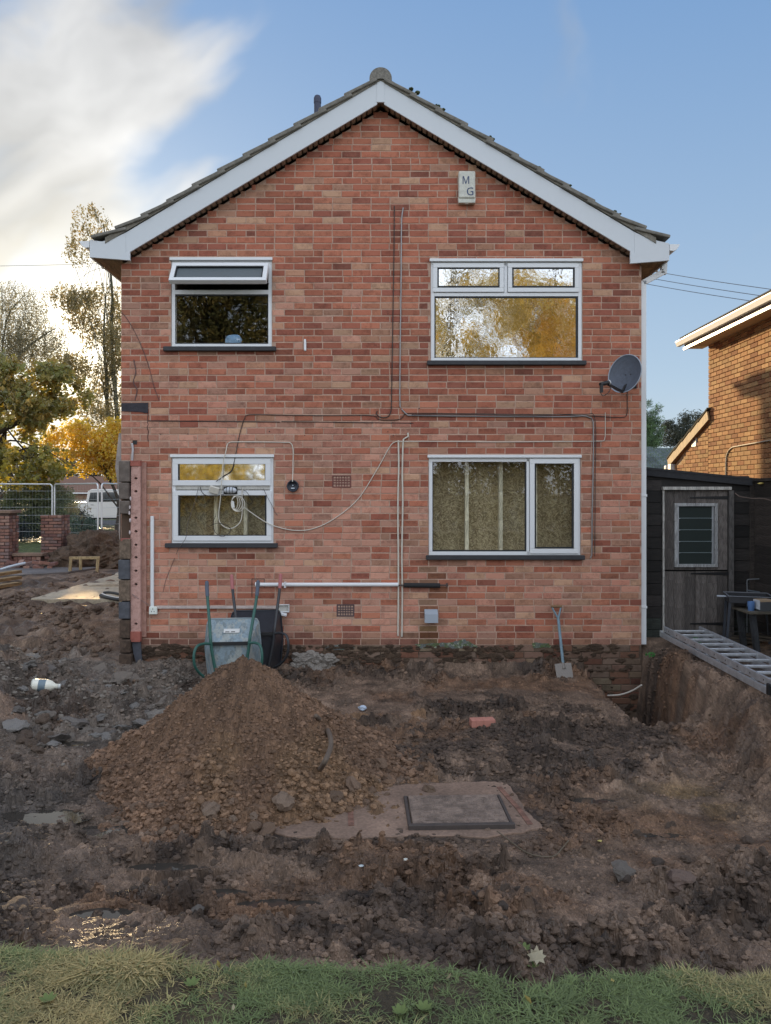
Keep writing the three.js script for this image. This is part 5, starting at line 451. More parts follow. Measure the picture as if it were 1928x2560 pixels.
// ------------------------------------------------------------------ two wheelbarrows tipped up against the wall
function barrow(name, label, pos, turn, trayM, frameM, gripM, sticker) {
  const o = thing(name, label, 'wheelbarrow', 'wheelbarrows tipped up against the wall', pos, turn);
  // local: z towards the viewer, y up; the tray's floor faces the viewer, its mouth the wall; nose on the ground
  const fw = [0.17, 0.205], top = 0.60, rim = [[-0.255, 0.02], [0.255, 0.02], [0.30, 0.40], [0.275, 0.67], [0.235, 0.71], [-0.235, 0.71], [-0.275, 0.67], [-0.30, 0.40]], flo = [[-0.14, 0.12], [0.14, 0.12], [0.185, 0.34], [0.19, 0.47], [0.17, 0.495], [-0.17, 0.495], [-0.19, 0.47], [-0.185, 0.34]]; const P = []; const zr = -0.16, zf = 0.14; const tri = (a, b, c) => P.push(...a, ...b, ...c); const quad = (a, b, c, d) => { tri(a, b, c); tri(a, c, d); }; for (const off of [0, 0.004]) for (let i = 0; i < 8; i++) { const k = (i + 1) % 8, e = off ? 0.985 : 1; quad([rim[i][0] * e, rim[i][1], zr], [rim[k][0] * e, rim[k][1], zr], [flo[k][0] * e, flo[k][1], zf - off], [flo[i][0] * e, flo[i][1], zf - off]); if (i < 7 && i > 0) tri([flo[0][0] * e, flo[0][1], zf - off], [flo[i][0] * e, flo[i][1], zf - off], [flo[k][0] * e, flo[k][1], zf - off]); } const g = new THREE.BufferGeometry(); g.setAttribute('position', new THREE.Float32BufferAttribute(P, 3)); g.computeVertexNormals(); mesh('tray', planar(prep(g)), trayM, o); const rp = rim.map(([x, y]) => V(x, y, zr)); rp.push(rp[0].clone()); mesh('tray_rim', tube(rp, 0.010, 64, 7, 0.15), trayM, o);
  for (const s of [-1, 1]) { mesh('handle', tube([[s * 0.10, -0.06, 0.16], [s * 0.13, 0.1, 0.165], [s * 0.19, 0.42, 0.17], [s * 0.205, 0.56, 0.165], [s * 0.225, 0.70, 0.08], [s * 0.255, 0.90, -0.03], [s * 0.27, 1.03, -0.07], [s * 0.272, 1.06, -0.08]], 0.0165, 60, 9, 0.3), frameM, o); mesh('grip', tube([[s * 0.265, 0.98, -0.058], [s * 0.272, 1.06, -0.08], [s * 0.275, 1.12, -0.095]], 0.0205, 14, 10), gripM, o); mesh('stand', tube([[s * 0.20, 0.50, 0.17], [s * 0.26, 0.52, 0.25], [s * 0.32, 0.51, 0.34], [s * 0.345, 0.43, 0.385], [s * 0.335, 0.31, 0.37], [s * 0.28, 0.2, 0.28], [s * 0.19, 0.12, 0.17]], 0.0145, 60, 9, 0.5), frameM, o); }
  mesh('cross_brace', [bx(-0.19, 0.19, 0.482, 0.515, 0.142, 0.172)], M.blackMatt, o); const wheel = mesh('wheel', [prep(new THREE.TorusGeometry(0.115, 0.042, 10, 24).rotateY(Math.PI / 2).translate(0, -0.08, 0.16))], M.blackMatt, o); mesh('hub', [rod([-0.07, -0.08, 0.16], [0.07, -0.08, 0.16], 0.04, 0.04, 12)], M.steel, wheel);
  if (sticker) { const g3 = rbx(-0.085, 0.085, -0.03, 0.03, 0, 0.003, 0.001); rot(g3, -0.946, 0, 0); mv(g3, 0.0, 0.605, 0.0); const st = mesh('sticker', g3, mat([0.62, 0.62, 0.60], 0.6), o); for (const x of [-0.045, 0.015]) { const k = rbx(x - 0.022, x + 0.022, -0.022, -0.011, 0.003, 0.0045, 0.0005); rot(k, -0.946, 0, 0); mesh('print', mv(k, 0, 0.605, 0.0), M.black, st); } }
  return o;
}
{ const p = at(580, 1700, 8.35); barrow('wheelbarrow', 'grey tray wheelbarrow with green frame tipped up behind the soil heap', [p.x, -0.43, 0.66], 0.10, mat([0.62, 0.64, 0.64], 0.5, { map: scaled(T.splash, 1.6), side: THREE.DoubleSide }), mat([0.035, 0.13, 0.105], 0.5, { map: scaled(T.grain, 3) }), mat([0.10, 0.12, 0.16], 0.8), true); const q = at(642, 1700, 8.7); barrow('wheelbarrow', 'black tray wheelbarrow with pink grips tipped up against the brick', [q.x - 0.01, -0.40, 0.27], 0.16, mat([0.03, 0.033, 0.042], 0.35, { map: scaled(T.grain, 4), side: THREE.DoubleSide }), mat([0.035, 0.037, 0.042], 0.45), mat([0.42, 0.15, 0.15], 0.7), false); }
console.log('yard done');
// ------------------------------------------------------------------ timber shed with its stable door
const SD = 9.25, SZ = CAMZ - SD, sx = (p) => (p - CX) / F * SD, sy = (p) => CAMY - (p - HY) / F * SD;
const woodH = T.wood.clone(); woodH.rotation = Math.PI / 2; woodH.repeat.set(2.5, 2.5); woodH.needsUpdate = true;
{
  const o = thing('timber_shed', 'dark boarded lean-to shed with felt roof beside the brick house', 'shed'); const r = rng(801);
  const bm = [0.6, 0.9, 1.3, 2.0].map((k) => mat([0.020 * k, 0.0175 * k, 0.017 * k], 0.75, { map: woodH })); const grn = mat([0.045, 0.055, 0.05], 0.85, { map: woodH });
  const roofY = (x) => lerp(sy(1187), sy(1213), (x - sx(1607)) / (sx(1872) - sx(1607)));
  for (const [a, b] of [[WR + 0.02, sx(1653)], [sx(1831), sx(1876)]]) { let y = sy(1602); let i = 0; while (y < roofY(a) - 0.02) { const y1 = Math.min(y + 0.138, roofY((a + b) / 2) + 0.02); const g = bx(a, b, y, y1 - 0.006, -0.012, 0.012); rot(g, 0, 0, 0); const q = mesh('wall_board', mv(g, 0, 0, SZ), i < 2 ? grn : bm[Math.floor(r() * 4)], o); q.rotation.x = 0; y = y1; i++; } }
  mesh('wall_board', mv(prism([[sx(1653), sy(1216)], [sx(1831), sy(1224)], [sx(1831), roofY(sx(1831)) + 0.02], [sx(1653), roofY(sx(1653)) + 0.02]], -0.012, 0.012), 0, 0, SZ), bm[1], o);
  mesh('wall_lining', [bx(WR + 0.02, sx(1876), sy(1602), sy(1190), SZ - 0.05, SZ - 0.03)], M.black, o); mesh('side_wall', [bx(sx(1872), sx(1877), sy(1602), sy(1212), SZ - 3.4, SZ - 0.02)], bm[1], o); mesh('rear_wall', [bx(WR + 0.02, sx(1876), sy(1602), sy(1200), SZ - 3.42, SZ - 3.4)], bm[1], o);
  const ft = (dx) => prism([[WR + 0.012, sy(1168)], [sx(1876), sy(1196)], [sx(1876), sy(1214)], [WR + 0.012, sy(1187)]], 0.03, 0.055); mesh('fascia', mv(ft(), 0, 0, SZ), M.felt, o);
  mesh('roof_felt', prism([[WR + 0.012, sy(1172)], [sx(1880), sy(1200)], [sx(1880), sy(1195)], [WR + 0.012, sy(1166)]], SZ - 3.5, SZ + 0.06), M.felt, o); mesh('roof_edge', [beam([sx(1760), sy(1185), SZ - 1.2], [sx(1890), sy(1196), SZ - 1.6], 0.5, 0.04)], M.felt, o);
  // door: two leaves of upright boards, louvred light, long strap hinges
  const dr = new THREE.Group(); dr.name = 'door'; o.add(dr); const dm = [0.8, 1.0, 1.2, 1.4].map((k) => mat([0.135 * k, 0.122 * k, 0.118 * k], 0.85, { map: scaled(T.wood, 2.2 + k), bumpMap: scaled(T.wood, 3), bumpScale: 0.004 })); const xs = [1659, 1683, 1710, 1736, 1763, 1790, 1816]; const z0 = SZ + 0.014, z1 = SZ + 0.034;
  for (let i = 0; i < 6; i++) { const a = sx(xs[i]) + 0.0015, b = sx(xs[i + 1]) - 0.0015, m = dm[Math.floor(r() * 4)], m2 = dm[Math.floor(r() * 4)]; mesh('board', [rbx(a, b, sy(1594), sy(1428), z0, z1, 0.003)], m, dr); if (i === 0 || i === 5) mesh('board', [rbx(a, b, sy(1424), sy(1226), z0, z1, 0.003)], m2, dr); else { mesh('board', [rbx(a, b, sy(1424), sy(1416), z0, z1, 0.002)], m2, dr); mesh('board', [rbx(a, b, sy(1260), sy(1226), z0, z1, 0.003)], m2, dr); } }
  const lw = mesh('window_frame', ring(sx(1683), sx(1790), sy(1417), sy(1258), 0.036, z0 + 0.005, z1 + 0.022, 0.003), mat([0.42, 0.44, 0.47], 0.7, { map: scaled(T.wood, 3) }), dr); mesh('louvre_rail', [rbx(sx(1690.5), sx(1694), sy(1409), sy(1266), z0, z1 + 0.012, 0.002), rbx(sx(1777), sx(1780.5), sy(1409), sy(1266), z0, z1 + 0.012, 0.002)], M.alu, dr); const ys = [1265, 1296, 1325, 1354, 1382, 1411]; for (let i = 0; i < 5; i++) { const g = new THREE.BoxGeometry(sx(1778) - sx(1693), sy(ys[i]) - sy(ys[i + 1]) + 0.008, 0.005); g.rotateX(0.10); mesh('louvre_pane', mv(planar(prep(g)), (sx(1778) + sx(1693)) / 2, (sy(ys[i]) + sy(ys[i + 1])) / 2, z0 + 0.012), mat([0.035, 0.045, 0.042], 0.06, { ior: 1.5 }), dr); mesh('louvre_edge', [bx(sx(1694), sx(1777), sy(ys[i + 1]) + 0.002, sy(ys[i + 1]) + 0.0075, z0 + 0.016, z0 + 0.026)], mat([0.20, 0.25, 0.26], 0.3), dr); mesh('louvre_clip', [bx(sx(1691), sx(1697), sy(ys[i + 1]) - 0.002, sy(ys[i + 1]) + 0.003, z0 + 0.02, z1 + 0.014), bx(sx(1774), sx(1780), sy(ys[i + 1]) - 0.002, sy(ys[i + 1]) + 0.003, z0 + 0.02, z1 + 0.014)], M.alu, dr); }
  for (const [y, L] of [[1244, 1722], [1433, 1724], [1558, 1722]]) mesh('strap_hinge', mv(prism([[sx(L), sy(y + 1.6)], [sx(1812), sy(y + 4)], [sx(1824), sy(y + 4)], [sx(1824), sy(y - 4)], [sx(1812), sy(y - 4)], [sx(L), sy(y - 1.6)]], 0, 0.005), 0, 0, z1 + 0.002), M.black, dr);
  mesh('door_trim', [rbx(sx(1653), sx(1823), sy(1225), sy(1217), SZ + 0.01, SZ + 0.075, 0.004)], M.whiteWood, o); mesh('door_post', [rbx(sx(1654), sx(1658), sy(1596), sy(1225), SZ + 0.012, SZ + 0.05, 0.003)], M.whiteWood, o); mesh('door_post', [rbx(sx(1818), sx(1830), sy(1596), sy(1226), SZ + 0.012, SZ + 0.06, 0.004)], mat([0.12, 0.115, 0.115], 0.85, { map: scaled(T.wood, 4) }), o);
}
// overlap fence towards the viewer
{
  const X = sx(1878) + 0.02, o = thing('lap_fence', 'dark overlap panel fence running out from the shed corner', 'fence'); const r = rng(811), fm = [0.7, 1.0, 1.4].map((k) => mat([0.05 * k, 0.041 * k, 0.037 * k], 0.9, { map: woodH })); mesh('post', [rbx(X - 0.045, X + 0.055, -0.1, 1.84, SZ - 0.06, SZ + 0.04, 0.004)], fm[1], o); for (let p = 0; p < 2; p++) { const z0 = SZ + 0.05 + p * 1.9; for (let i = 0; i < 16; i++) { const y = 0.02 + i * 0.112; const g = bx(-0.006, 0.006, 0, 0.135, 0, 1.78); rot(g, 0, 0, 0.09); mesh('slat', mv(g, X + 0.012, y, z0), fm[Math.floor(r() * 3)], o); } mesh('capping', [bx(X - 0.03, X + 0.035, 1.80, 1.825, z0, z0 + 1.78)], fm[1], o); mesh('post', [rbx(X - 0.045, X + 0.055, -0.1, 1.84, z0 + 1.79, z0 + 1.88, 0.004)], fm[1], o); }
  tag(mesh('fence_cable', tube([at(1838, 1233, 9.1), at(1850, 1241, 9.0), at(1880, 1246, 8.8), at(1905, 1246, 8.7), at(1930, 1252, 8.5)], 0.006, 40, 6), mat([0.14, 0.10, 0.08], 0.7)), 'brown cable sagging along the top of the dark fence', 'cable'); const lp = at(1903, 1206, 9.0); const rag = lump(5.5, 2, 0.5, 0.4); rag.scale(0.035, 0.03, 0.03); tag(mesh('fence_rag', mv(rag, lp.x, lp.y - 0.012, lp.z), mat([0.55, 0.42, 0.12], 0.8)), 'yellow scrap caught on top of the fence corner', 'litter');
}
// ladder lying on the undug ground
{
  const y = -0.02, a = V(3.245, y, CAMZ - 9.05), b = V(3.185, y, CAMZ - 5.9), o = thing('extension_ladder', 'two section aluminium extension ladder lying flat beside the pit', 'ladder', null, [a.x, 0, a.z], Math.atan2(b.x - a.x, b.z - a.z)); const L = 3.15, w = 0.40, dm = M.alu; for (const [s, y0, xo, w2, z0, z1] of [['lower', 0.0, 0.0, w, 0, L * 0.835], ['upper', 0.075, 0.012, w - 0.0, 0.08, L]]) { for (const x of [xo, xo + w2]) mesh('stile', [rbx(x - 0.012, x + 0.012, y0 + y, y0 + y + 0.062, z0, z1, 0.004)], dm, o); for (let z = z0 + 0.16; z < z1 - 0.05; z += 0.255) { mesh('rung', [rbx(xo + 0.01, xo + w2 - 0.01, y0 + y + 0.018, y0 + y + 0.046, z - 0.014, z + 0.014, 0.007, 2)], dm, o); if (s === 'upper') mesh('rung_end', [rod([xo - 0.0135, y0 + y + 0.031, z], [xo - 0.009, y0 + y + 0.031, z], 0.008, 0.008, 8)], M.black, o); } } for (const x of [0.0, w]) mesh('end_cap', [rbx(x - 0.016, x + 0.016, y + 0.005, y + 0.075, -0.02, 0.03, 0.006)], mat([0.35, 0.36, 0.36], 0.6), o); mesh('hook', [rbx(-0.02, 0.02, y + 0.005, y + 0.10, L * 0.83, L * 0.83 + 0.05, 0.008)], M.black, o);
}
// barbecue, side table and oddments by the fence
{
  const g0 = -0.07; const T1 = at(1803, 1492, 8.95), o = thing('barbecue', 'old black barbecue tray on thin legs in front of the shed door', 'barbecue', null, [T1.x + 0.24, g0, T1.z + 0.16], -0.28); const h = 0.50, w = 0.23, d = 0.20, m = mat([0.035, 0.036, 0.042], 0.5, { map: scaled(T.grain, 5) }); mesh('tray', [bx(-w, w, h, h + 0.006, -d, d), bx(-w, w, h, h + 0.075, d - 0.006, d), bx(-w, w, h, h + 0.075, -d, -d + 0.006), bx(-w, -w + 0.006, h, h + 0.075, -d + 0.006, d - 0.006), bx(w - 0.006, w, h, h + 0.075, -d + 0.006, d - 0.006)], m, o); mesh('tray_rim', ring(-w - 0.01, w + 0.01, -d - 0.01, d + 0.01, 0.018, 0, 0.01, 0.003).map((q) => mv(rot(q, -Math.PI / 2), 0, h + 0.072, 0)), mat([0.16, 0.17, 0.19], 0.45), o); const gr = []; for (let i = 0; i < 13; i++) gr.push(rod([lerp(-w + 0.02, w - 0.02, i / 12), h + 0.045, -d + 0.01], [lerp(-w + 0.02, w - 0.02, i / 12), h + 0.045, d - 0.01], 0.0025, 0.0025, 5)); mesh('grill', gr, M.blackMatt, o); for (const s of [-1, 1]) mesh('handle', [rod([-w - 0.10, h + 0.05, s * 0.018], [-w, h + 0.05, s * 0.018], 0.009, 0.009, 8)], mat([0.35, 0.38, 0.42], 0.4), o); for (const [x, z, k] of [[-w + 0.01, d - 0.02, -0.04], [w - 0.03, d - 0.02, 0.06], [-w + 0.02, -d + 0.02, -0.03], [w - 0.02, -d + 0.02, 0.04]]) mesh('leg', [beam([x, h, z], [x + k, 0, z + 0.02], 0.026, 0.026, [0, 0, 1])], mat([0.03, 0.036, 0.05], 0.45), o); mesh('wire_shelf', [rod([-w, 0.18, -d], [w, 0.18, -d], 0.004, 0.004, 5), rod([-w, 0.18, d - 0.02], [w, 0.18, d - 0.02], 0.004, 0.004, 5)], M.blackMatt, o);
  const p = at(1900, 1523, 8.6), t = thing('low_table', 'low wooden table with heavy dark legs beside the barbecue', 'table', null, [p.x + 0.10, g0, p.z]); const ty = p.y - g0; mesh('top', [rbx(-0.32, 0.42, ty - 0.025, ty, -0.2, 0.22, 0.004)], mat([0.14, 0.125, 0.10], 0.85, { map: woodH }), t); for (const [x, z] of [[-0.26, 0.16], [0.36, 0.16], [-0.26, -0.15], [0.36, -0.15]]) mesh('leg', [beam([x, ty - 0.025, z], [x + (x < 0 ? 0.05 : 0), 0, z], 0.055, 0.055, [0, 0, 1])], mat([0.045, 0.05, 0.06], 0.75, { map: scaled(T.wood, 3) }), t);
  const c = at(1878, 1520, 8.5); { const q = thing('blue_cup', 'small blue plastic cup on the low table', 'cup', null, [c.x, p.y, c.z]); mesh('cup_wall', lathe([[0, 0.003], [0.030, 0.003], [0.036, 0.10], [0.039, 0.10], [0.033, 0.0], [0, 0.0]], 18), mat([0.10, 0.20, 0.42], 0.5), q); } { const k = at(1912, 1522, 8.5), q = thing('cardboard_carton', 'dark carton with a buff lid on the low table', 'carton', null, [k.x, p.y, k.z], 0.1); mesh('sides', [rbx(-0.09, 0.10, 0.001, 0.10, -0.06, 0.06, 0.004)], mat([0.07, 0.075, 0.08], 0.8), q); mesh('lid', [rbx(-0.093, 0.06, 0.10, 0.125, -0.06, 0.06, 0.004)], mat([0.40, 0.29, 0.19], 0.8), q); mesh('end_flap', [bx(-0.099, -0.0915, 0.02, 0.12, -0.058, 0.062)], mat([0.5, 0.52, 0.55], 0.7), q); }
  { const k = at(1868, 1480, 9.1), q = thing('wire_rack', 'bent wire rack leaning behind the barbecue', 'rack', null, [k.x, k.y, k.z]); mesh('wire', tube([[0, -0.5, 0], [0, 0, 0], [0, 0.14, 0], [0.03, 0.15, 0], [0.30, 0.16, 0.02], [0.5, 0.15, 0.05], [0.5, -0.5, 0.05]], 0.006, 70, 6, 0.1), mat([0.16, 0.17, 0.18], 0.5), q); mesh('cross_bar', [rod([0, 0.02, 0], [0.5, -0.06, 0.05], 0.010, 0.010, 8)], mat([0.10, 0.12, 0.14], 0.5), q); }
  const r = rng(821); [[1800, 1592, 1900, 1612], [1830, 1588, 1925, 1598], [1868, 1580, 1935, 1606]].forEach(([a, b, c2, d2], i) => { const A = at(a, b, 9.0), B = at(c2, d2, 8.8); A.y = g0 + 0.03 + i * 0.03; B.y = g0 + 0.03 + i * 0.03; tag(mesh('plank', beam(A, B, 0.12, 0.022), mat([0.12, 0.10, 0.08], 0.9, { map: woodH })), ['warped grey plank lying lowest behind the barbecue legs', 'grey plank lying in the middle behind the barbecue legs', 'grey plank lying on top by the fence foot'][i], 'plank'); });
  for (const [px, py, s] of [[1625, 1606, 0.05], [1745, 1603, 0.06]]) { const gs = [], rr = rng(px); for (let i = 0; i < 14; i++) { const g = new THREE.CircleGeometry(0.4, 6); g.scale(s, s * 0.7, s); rot(g, -0.9 + rr(), rr() * 6.28, 0); mv(g, (rr() - 0.5) * s * 2, 0.02 + rr() * s * 0.8, (rr() - 0.5) * s * 2); gs.push(prep(g)); } const p2 = onMud(px, py + 6); const o2 = thing('weed', px === 1625 ? 'bright green weed at the foot of the downpipe' : 'low green weed in front of the shed door', 'plant', null, [p2[0], Math.max(p2[1], -0.2), p2[2]]); mesh('leaves', gs, mat([0.06, 0.20, 0.05], 0.7, { side: THREE.DoubleSide }), o2); }
}
// ------------------------------------------------------------------ the neighbour's house, its side wall in the low sun
{
  const NX = 5.71, z0 = CAMZ - 13.6, zN = 2.5, o = thing('neighbour_house', 'sunlit brick side of the neighbouring house with white gutter', 'house'); const ey = 4.30; const wall = mesh('side_wall', [bx(NX + 0.008, NX + 0.26, -0.2, ey, z0, zN), bx(NX + 0.26, NX + 7, -0.2, ey, z0 + 0.008, z0 + 0.26), bx(NX + 0.26, NX + 7, -0.2, ey, zN - 0.26, zN)], mat([0.66, 0.52, 0.36], 1, { map: scaled(T.grain, 2.5) }), o);
  const porch = new THREE.Group(); porch.name = 'porch'; o.add(porch); const px = NX - 0.0, pz = z0 - 1.65; mesh('porch_wall', [prism([[-z0, -0.2], [-pz, -0.2], [-pz, 2.20], [-z0, 2.95]], 0.008, 0.24).rotateY(Math.PI / 2).translate(px, 0, 0)], wall.material, porch);
  const CH = 0.075, BL = 0.225, J = 0.012, r = rng(901), pal = [[0.42, 0.22, 0.10], [0.47, 0.26, 0.12], [0.37, 0.18, 0.08], [0.45, 0.28, 0.13], [0.33, 0.15, 0.07], [0.50, 0.30, 0.14]].flatMap((c) => [0.9, 1.08].map((k) => mat(c.map((v) => v * k), 0.92, { map: scaled(T.brick, 0.7) }))); const g = rbx(-0.012, 0.009, -(CH - J) / 2, (CH - J) / 2, -(BL - J) / 2, (BL - J) / 2, 0.004), gh = rbx(-0.012, 0.009, -(CH - J) / 2, (CH - J) / 2, -(BL / 2 - J) / 2, (BL / 2 - J) / 2, 0.004); let n = 0; const rest = [];
  for (let i = 0; i < 58; i++) { const y = ey - 0.02 - (i + 0.5) * CH; if (y < 1.2) break; let z = z0 + BL / 2 + (i % 2 ? -BL / 2 : 0); for (let k = 0; k < 20; k++) { const zz = z + k * BL; const end = zz + BL / 2 < z0 + 0.01; if (zz - BL / 2 < z0 - 0.001) { const q = gh; const o2 = mesh('brick', q, pal[Math.floor(r() * 12)], wall); o2.position.set(NX, y, z0 + BL / 4); continue; } if (k < 8 && n < 280) { const o2 = mesh('brick', g, pal[Math.floor(r() * 12)], wall); o2.position.set(NX, y, zz); n++; } else { const q = g.clone(); const c = pal[Math.floor(r() * 12)].color; rest.push(tint(mv(q, NX, y, zz), [c.r, c.g, c.b])); } } }
  mesh('brickwork', rest, M.brickV, wall).userData.kind = 'stuff';
  for (let i = 0; i < 34; i++) { const y = 2.93 - i * CH; if (y < 1.4) break; const lim = lerp(z0, pz, clamp((2.95 - y - 0.04) / 0.75)); for (let k = 0; k < 8; k++) { const zz = z0 - BL / 2 - k * BL + (i % 2 ? BL / 2 : 0); if (zz + BL / 2 > z0 + 0.001) { mesh('brick', gh, pal[Math.floor(r() * 12)], porch).position.set(px, y, z0 - BL / 4); continue; } if (zz - BL / 2 < lim) break; const o2 = mesh('brick', g, pal[Math.floor(r() * 12)], porch); o2.position.set(px + 0.0, y, zz); } }
  // porch verge, gutter end, vent
  const vA = V(px - 0.05, 3.02, z0 + 0.10), vB = V(px - 0.05, 2.27, pz - 0.15); mesh('verge_board', [beam(vA, vB, 0.03, 0.16)], mat([0.42, 0.30, 0.17], 0.7, { map: scaled(T.wood, 2) }), porch); mesh('verge_soffit', [beam(vA.clone().add(V(0.045, -0.09, 0)), vB.clone().add(V(0.045, -0.09, 0)), 0.09, 0.012)], mat([0.30, 0.16, 0.08], 0.8), porch); for (let k = 0; k < 5; k++) { const a = vA.clone().lerp(vB, k / 5), b = vA.clone().lerp(vB, (k + 1.1) / 5); mesh('roof_tile', [beam(a.add(V(1.5, 0.125, 0)), b.add(V(1.5, 0.095, 0)), 3.05, 0.03)], mat([0.22, 0.20, 0.17], 0.95, { map: scaled(T.lichen, 2) }), porch); } mesh('gutter_end', [rbx(px - 0.08, px + 0.06, 2.10, 2.24, pz - 0.10, pz + 0.05, 0.01), rbx(px - 0.10, px - 0.02, 2.12, 2.22, pz - 0.26, pz - 0.16, 0.02)], M.pvc, porch); const vy = 2.62, vz = z0 - 0.62; const vent = mesh('wall_vent', [rbx(px - 0.02, px + 0.0, vy - 0.10, vy + 0.10, vz - 0.10, vz + 0.10, 0.004)], M.pvc, porch); mesh('vent_slot', [0, 1, 2, 3].map((k) => bx(px - 0.0225, px - 0.0195, vy - 0.07 + k * 0.042, vy - 0.055 + k * 0.042, vz - 0.08, vz + 0.08)), M.black, vent);
  // main eaves
  mesh('eaves_soffit', [bx(NX - 0.30, NX + 0.01, ey - 0.045, ey - 0.03, z0 - 0.30, zN)], mat([0.60, 0.46, 0.30], 0.7), o); mesh('fascia', [rbx(NX - 0.315, NX - 0.297, ey - 0.07, ey + 0.11, z0 - 0.30, zN, 0.002)], mat([0.50, 0.46, 0.42], 0.6), o); mesh('soffit_edge', [rbx(NX - 0.335, NX - 0.317, ey - 0.07, ey - 0.02, z0 - 0.30, zN, 0.002)], M.pvc, o); mesh('gutter', [prism([[0, 0.0], [0, -0.06], [0.03, -0.085], [0.09, -0.085], [0.115, -0.01], [0.115, 0.004], [0.105, 0.004], [0.10, -0.02], [0.08, -0.075], [0.035, -0.075], [0.01, -0.05], [0.01, 0.0]].map(([x, y]) => [NX - 0.318 - x, ey + 0.10 + y]), z0 - 0.42, zN)], M.pvc, o); mesh('roof', [prism([[NX - 0.36, ey + 0.13], [NX + 3.6, ey + 2.3], [NX + 7.4, ey + 0.13], [NX + 7.4, ey + 0.08], [NX + 3.6, ey + 2.22], [NX - 0.36, ey + 0.08]], z0 - 0.28, zN)], mat([0.06, 0.06, 0.065], 0.9, { map: scaled(T.lichen, 1) }), o); const tl = []; for (let k = 0; k < 22; k++) tl.push(rot(bx(0, 0.40, 0, 0.025, 0, 0.30), 0, 0, 0.50).translate(NX - 0.40, ey + 0.125, z0 - 0.28 + k * 0.31)); mesh('eaves_tile', tl, mat([0.07, 0.068, 0.07], 0.9), o).userData.kind = 'stuff';
  mesh('wall_cable', tube([[NX - 0.015, 1.3, z0 + 0.72], [NX - 0.02, 2.0, z0 + 0.72], [NX - 0.02, 2.28, z0 + 0.75], [NX - 0.02, 2.40, z0 + 0.92], [NX - 0.02, 2.42, z0 + 1.2], [NX - 0.02, 2.44, z0 + 2.2]], 0.012, 60, 7), mat([0.45, 0.40, 0.32], 0.6), o);
}
// old bungalow roof beyond
{
  const d = 26, c = at(1640, 1107, d), o = thing('bungalow', 'low bungalow with mossy grey tiled roof behind the shed', 'house', null, [c.x + 1.2, 0, c.z]); const r = rng(911), rm = [0.7, 1.0, 1.3].map((k) => mat([0.55 * k, 0.64 * k, 0.72 * k], 0.9, { map: scaled(T.lichen, 1.2) })); mesh('wall', [bx(-5, 5, -0.2, 2.2, -5.5, -0.2)], mat([0.3, 0.2, 0.14], 0.95), o); const slope = mesh('roof_slope', [prism([[0.1, 2.05], [-2.9, c.y], [-5.9, 2.05], [-5.9, 1.98], [-2.9, c.y - 0.08], [0.1, 1.98]], -5.3, 5.3).rotateY(-Math.PI / 2)], rm[1], o); for (let i = 0; i < 12; i++) for (let k = 0; k < 12; k++) { const q = i / 12, y = lerp(2.06, c.y, q), z = lerp(0.12, -2.88, q); const g = rbx(-0.14, 0.14, 0, 0.03, -0.28, 0.0, 0.008); rot(g, 0.42, 0, 0); mesh('roof_tile', mv(g, -3.6 + k * 0.285, y + 0.02, z), rm[Math.floor(r() * 3)], slope); }
}
// overhead lines
for (const [a, b, lab] of [[[1585, 670, 30], [1960, 728, 24], 'uppermost overhead wire crossing the sky above the neighbouring roof'], [[1560, 684, 30], [1960, 748, 24], 'middle overhead wire crossing the sky above the neighbouring roof'], [[1560, 700, 30], [1960, 765, 24], 'lowest overhead wire crossing the sky above the neighbouring roof'], [[-60, 666, 40], [330, 656, 46], 'overhead wire crossing the pale sky left of the gable']]) { const A = at(...a), B = at(...b), m = A.clone().lerp(B, 0.5); m.y -= 0.03; tag(mesh('overhead_wire', tube([A, m, B], 0.012, 20, 5), mat([0.12, 0.13, 0.15], 0.7)), lab, 'wire'); }
console.log('right side done');
// ------------------------------------------------------------------ trees and shrubs
function leafGeo(seed, n, rad, size, droop = 0, narrow = 0.6) { const r = rng(seed), P = []; for (let i = 0; i < n; i++) { let x, y, z; if (droop) { const t = r(); const s = Math.floor(r() * 3); x = (hsh(s, seed, 1) - 0.5) * rad * 1.2 + (r() - 0.5) * size * 1.6; z = (hsh(s, seed, 2) - 0.5) * rad * 1.2 + (r() - 0.5) * size * 1.6; y = -droop * t + (hsh(s, seed, 3) - 0.5) * rad * 0.6; } else { const u = r() * 2 - 1, a = r() * 6.283, q = Math.cbrt(r()) * rad, k = Math.sqrt(1 - u * u); x = Math.cos(a) * k * q; y = u * q * 0.75; z = Math.sin(a) * k * q; } const e = new THREE.Euler(r() * 6.28, r() * 6.28, r() * 6.28), L = size * (0.65 + 0.7 * r()), w = L * narrow * 0.5; const v = [[0, -L / 2, 0], [w, 0, L * 0.06], [0, L / 2, 0], [-w, 0, L * 0.06]].map((p) => V(...p).applyEuler(e).add(V(x, y, z))); for (const k of [0, 1, 2, 0, 2, 3]) P.push(v[k].x, v[k].y, v[k].z); } const g = new THREE.BufferGeometry(); g.setAttribute('position', new THREE.Float32BufferAttribute(P, 3)); g.computeVertexNormals(); return prep(g); }
const leafM = mat([1, 1, 1], 0.85, { transmission: 0.68, thickness: 0, side: THREE.DoubleSide }), needleM = mat([1, 1, 1], 0.85, { transmission: 0.12, thickness: 0, side: THREE.DoubleSide });
const bark = mat([0.10, 0.075, 0.055], 0.95, { map: scaled(T.mud, 1.2), bumpMap: scaled(T.mudBump, 2), bumpScale: 0.02 }), birchBark = mat([0.52, 0.46, 0.38], 0.9, { map: scaled(T.lichen, 0.7) });
